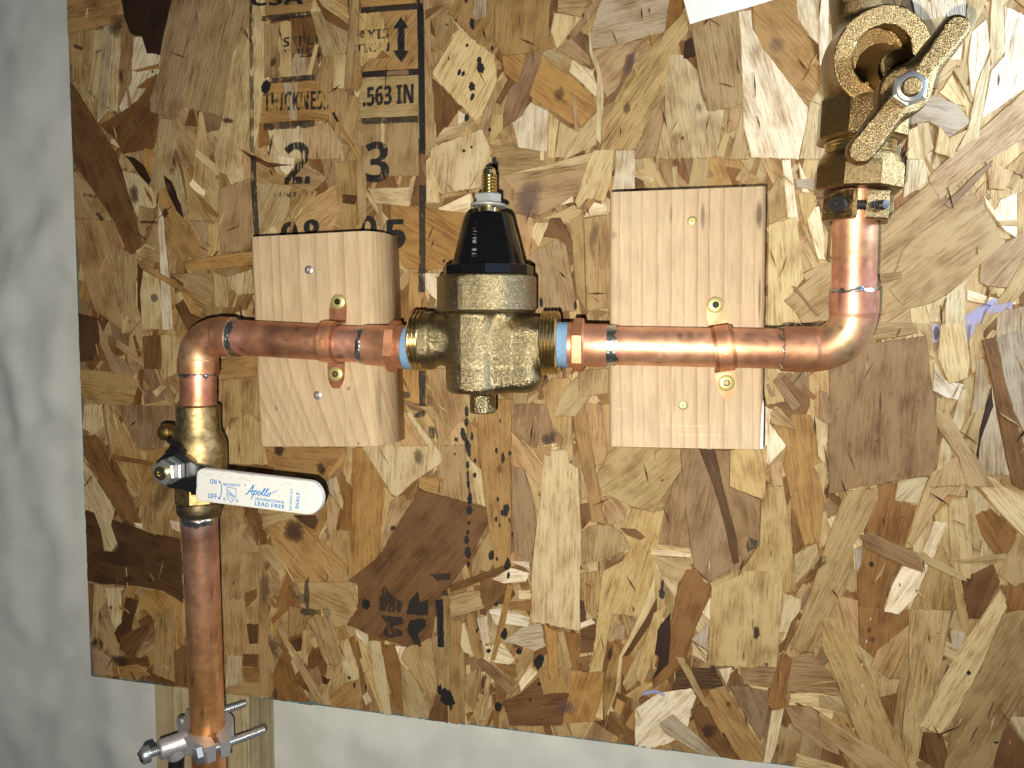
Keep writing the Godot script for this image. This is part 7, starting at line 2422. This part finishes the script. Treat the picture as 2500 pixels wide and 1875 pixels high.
	strand("S", true, false, 74, 0.48, "161.0,-102.0 166.7,-82.0 170.7,-79.7 164.2,-104.7 157.5,-126.7 154.3,-125.1")
	strand("S", true, false, 96, 0.04, "170.0,-107.9 176.9,-98.6 179.1,-137.0 177.4,-131.4 172.1,-126.0")
	strand("T", true, true, 83, 0.07, "172.2,-129.4 173.6,-123.6 178.4,-131.4 181.5,-148.3 183.6,-165.3 157.6,-166.9 166.4,-143.4")
	strand("W", true, false, 73, 0.48, "169.6,-111.3 176.8,-112.2 173.6,-123.6 169.8,-135.2 163.4,-130.4")
	strand("W", true, true, 59, 0.34, "152.6,-139.5 167.2,-138.2 165.8,-143.4 161.5,-157.4 151.3,-170.2 142.8,-169.0 146.7,-153.1")
	strand("P", true, false, 67, 0.41, "137.0,-150.7 143.1,-137.1 141.2,-145.9")
	strand("S", true, false, 101, -0.15, "190.4,-104.8 196.8,-129.3 191.6,-126.8")
	strand("B", true, true, 75, -0.15, "186.1,-146.9 203.1,-135.8 207.5,-146.8 198.1,-170.0 191.0,-170.5")
	strand("A", true, true, 120, -0.25, "193.0,-107.0 200.5,-102.2 216.0,-116.1 211.5,-129.7 203.9,-130.1 196.5,-119.2")
	strand("A", true, true, 85, -0.23, "208.1,-148.5 215.2,-149.8 224.5,-144.7 225.2,-162.7 213.1,-163.4")
	strand("T", true, false, 102, 0.10, "179.6,-137.0 183.9,-142.4 191.0,-172.8 187.0,-176.5 182.9,-159.6")
	strand("S", true, true, 96, 0.13, "177.5,-99.2 188.6,-95.9 191.7,-127.9 191.2,-146.0 185.0,-145.2 180.2,-136.9 177.9,-114.4")
	strand("T", true, true, 79, -0.21, "205.8,-141.8 215.6,-118.3 223.5,-115.2 224.5,-143.1 215.2,-149.8")
	strand("P", true, true, 130, -0.18, "193.5,-89.1 198.4,-83.9 222.9,-98.0 223.7,-122.4 216.0,-115.5 203.0,-102.1")
	strand("S", true, false, 9, 0.48, "180.6,-134.7 209.5,-129.3 210.1,-132.6 186.8,-136.6")
	strand("T", true, true, 68, -0.05, "118.6,-95.0 137.7,-92.0 137.8,-98.9 130.4,-118.7 124.2,-128.2 125.1,-145.6 116.4,-166.5 101.0,-198.2 88.4,-195.9 101.4,-152.7 109.5,-123.1")
	strand("G", true, false, 88, 0.37, "124.8,-130.5 129.5,-128.0 128.8,-140.7 126.2,-145.5")
	strand("M", true, true, 153, 0.60, "127.2,-122.3 133.6,-119.7 147.0,-126.0 158.1,-130.1 164.6,-138.3 164.3,-143.5 152.6,-139.5 131.2,-129.6")
	strand("S", true, false, 152, 0.51, "156.6,-129.6 168.2,-133.6 186.0,-142.3 189.2,-147.3 184.1,-146.4 167.3,-138.7")
	strand("S", true, false, 85, -0.04, "138.5,-208.9 153.5,-210.7 151.6,-219.6 142.1,-223.3")
	strand("A", true, false, 93, -0.19, "142.1,-223.3 152.2,-220.2 150.1,-242.1 145.6,-234.8")
	strand("R", true, true, 69, 0.61, "139.2,-193.6 157.3,-176.1 157.4,-197.5 153.5,-209.5 147.1,-211.2 136.2,-203.8")
	strand("S", true, false, 144, 0.18, "106.2,-224.5 119.4,-224.6 125.8,-241.3 114.7,-234.6 106.4,-232.3")
	strand("R", true, true, 105, 0.36, "115.7,-160.6 127.7,-162.8 129.0,-194.9 121.7,-183.7 110.6,-173.8")
	strand("H", true, false, 125, 0.54, "114.7,-235.2 122.9,-235.6 130.4,-251.7 123.2,-248.7")
	strand("T", true, true, 112, 0.39, "107.3,-175.2 118.2,-174.5 130.6,-194.8 141.0,-222.3 150.1,-243.3 158.5,-257.3 160.5,-271.9 142.2,-270.8 130.4,-251.1 117.0,-216.5 106.6,-191.8")
	strand("R", true, true, 145, 0.66, "106.5,-235.9 129.8,-250.5 158.8,-266.7 156.2,-272.3 134.7,-272.7 106.7,-247.3")
	strand("B", true, true, 101, 0.00, "167.6,-242.9 178.2,-243.7 181.7,-255.0 178.9,-268.2 165.5,-260.1")
	strand("B", true, true, 105, -0.13, "210.6,-237.8 215.6,-234.4 228.3,-250.5 228.7,-263.1 207.4,-265.3")
	strand("P", true, false, 113, 0.02, "214.9,-229.3 227.5,-228.8 228.3,-250.5")
	strand("G", true, false, 94, -0.17, "180.9,-178.5 189.2,-179.1 188.5,-189.5 182.3,-189.9")
	strand("R", true, false, 72, -0.06, "175.3,-198.5 181.4,-195.8 175.7,-212.4 172.5,-212.7")
	strand("S", true, true, 85, 0.42, "156.6,-167.4 180.5,-165.9 177.7,-192.6 172.7,-217.9 166.0,-240.7 165.4,-259.0 161.6,-271.8 155.8,-254.6 155.6,-228.1 158.3,-210.3 157.6,-187.1")
	strand("T", true, true, 85, 0.67, "154.2,-198.4 158.5,-199.8 157.0,-222.1 154.4,-245.8 150.1,-242.1 152.1,-219.6")
	strand("T", true, true, 63, 0.05, "209.2,-166.4 225.1,-162.0 226.8,-207.7 212.6,-237.6 205.9,-265.5 179.4,-268.2 182.9,-243.2 189.4,-219.4 201.9,-190.8")
	strand("P", true, true, 62, 0.45, "207.7,-151.2 211.6,-161.7 209.2,-166.4 201.8,-189.7 193.3,-212.1 181.7,-237.5 176.6,-243.2 163.3,-238.6 170.8,-223.9 185.4,-190.9")
	strand("T", true, true, 6, 0.15, "130.1,-3.0 131.4,8.7 153.8,8.6 158.1,2.0")
	strand("S", true, false, 111, 0.10, "153.8,8.6 164.6,7.5 167.2,-12.9 163.6,-11.3 161.7,0.3")
	strand("W", true, false, 125, -0.23, "166.8,-15.2 172.7,-25.6 184.0,-28.8 180.7,-37.7 174.6,-36.7 166.8,-32.3")
	strand("S", true, false, 81, 0.04, "184.5,-61.5 191.9,-41.4 196.0,-41.4 193.6,-60.8 191.4,-70.8")
	strand("P", true, false, 89, 0.49, "173.2,-60.1 179.1,-69.5 176.8,-77.9 170.2,-80.9 170.9,-66.9")
	strand("G", true, true, 89, 0.07, "189.5,-12.9 194.0,-13.4 197.5,-27.6 196.0,-41.4 188.1,-47.0 189.5,-27.7")
	strand("P", true, false, 84, 0.00, "182.0,-31.6 185.6,-32.1 185.1,-49.8 181.3,-58.8 178.0,-50.0")
	strand("S", true, false, 83, -0.03, "168.9,-36.8 175.1,-37.8 172.3,-47.3 168.7,-45.7")
	strand("R", true, true, 85, 0.71, "170.8,-81.5 180.7,-70.5 187.4,-88.8 165.9,-90.6")
	strand("G", true, true, 99, 0.09, "199.6,-0.8 219.1,7.2 221.7,-65.6 211.0,-43.9 204.3,-22.1 203.0,-11.2")
	strand("G", true, true, 93, 0.07, "199.1,-29.8 202.7,-49.5 210.4,-82.5 197.3,-82.9 191.9,-71.9 193.5,-58.0 197.4,-39.7")
	strand("D", true, false, 80, 0.48, "198.6,-29.8 200.0,-41.3 194.1,-60.8 193.0,-73.6 191.9,-70.8 192.9,-55.2")
	strand("P", true, true, 99, 0.16, "169.7,7.5 182.3,7.4 187.0,-12.9 185.4,-25.0 175.8,-28.4 168.7,-12.9")
	strand("M", true, true, 88, 0.51, "107.7,-19.9 127.0,-4.1 161.7,0.3 166.8,-33.5 170.0,-55.7 169.2,-80.4 165.7,-83.9 150.1,-86.6 136.6,-90.5 126.5,-91.9 108.9,-97.1 107.9,-51.2")
	strand("T", true, true, 122, 0.74, "168.2,-46.2 175.8,-45.6 184.5,-61.0 197.3,-81.8 202.6,-89.4 187.4,-89.9 181.8,-72.2 168.9,-53.5")
	strand("S", true, false, 89, 0.65, "185.9,7.4 193.4,7.3 189.3,-21.1 187.8,-22.2 185.2,-3.0")
	strand("B", true, true, 105, 0.12, "192.7,-1.9 199.6,-0.8 203.0,-11.2 208.4,-38.5 222.1,-76.6 222.7,-93.2 211.6,-88.0 205.6,-60.5 199.0,-27.6 194.4,-8.5")
	strand("M", true, false, 100, 0.77, "102.1,-33.0 107.0,-34.1 110.5,-50.0 108.5,-53.5 102.5,-50.2")
	strand("W", true, true, 98, -0.16, "148.0,199.8 178.4,197.4 178.0,178.6 176.1,160.9 162.1,159.7 156.1,159.0 166.7,174.2 168.4,185.6 151.4,184.2")
	strand("P", true, false, 78, -0.02, "178.4,197.4 190.6,196.4 181.5,176.8 177.5,160.8 178.0,178.6")
	strand("W", true, true, 88, -0.11, "181.5,176.8 189.1,183.0 191.6,168.3 187.0,128.7 182.1,141.6 180.0,160.7")
	strand("P", true, true, 90, -0.02, "191.1,196.4 197.4,195.9 199.5,163.6 192.4,156.7 191.1,168.3")
	strand("W", true, true, 79, 0.01, "198.1,189.6 212.9,181.3 214.2,145.0 194.3,130.4 188.5,126.5 192.5,153.6 199.1,161.5")
	strand("H", true, false, 146, -0.04, "200.4,195.7 212.4,194.7 212.7,186.5 208.4,187.8")
	strand("S", true, true, 37, -0.01, "154.0,145.3 156.1,159.0 171.6,161.2 175.1,158.9 165.1,145.2")
	strand("S", true, false, 96, 0.02, "153.6,125.6 159.6,126.3 163.1,110.7 156.2,104.5")
	strand("P", true, false, 98, 0.31, "148.6,122.1 153.6,124.0 158.2,104.4 148.5,104.8")
	strand("P", true, false, 85, 0.16, "165.7,124.4 171.0,116.2 180.8,120.5 175.2,109.1 174.3,103.8 163.6,108.5")
	strand("P", true, false, 119, -0.07, "165.2,142.6 171.8,152.8 180.4,133.8 174.4,135.2")
	strand("G", true, true, 166, 0.19, "146.7,134.0 153.0,145.4 175.4,135.1 182.6,124.7 171.0,116.2 167.3,121.2 159.6,126.3 153.6,125.6 146.5,124.3")
	strand("S", true, false, 116, 0.02, "171.7,155.9 175.2,156.8 183.7,136.8 182.3,135.8")
	strand("P", true, true, 77, 0.53, "192.1,165.1 191.5,153.7 186.9,114.9 175.2,108.5 180.8,120.5 184.9,146.7")
	strand("W", true, true, 94, 0.38, "97.0,203.7 102.3,203.3 102.9,173.2 106.0,154.0 97.9,162.7")
	strand("T", true, false, 106, 1.06, "97.9,162.7 106.0,154.0 108.3,143.1 103.7,140.1 98.3,146.4")
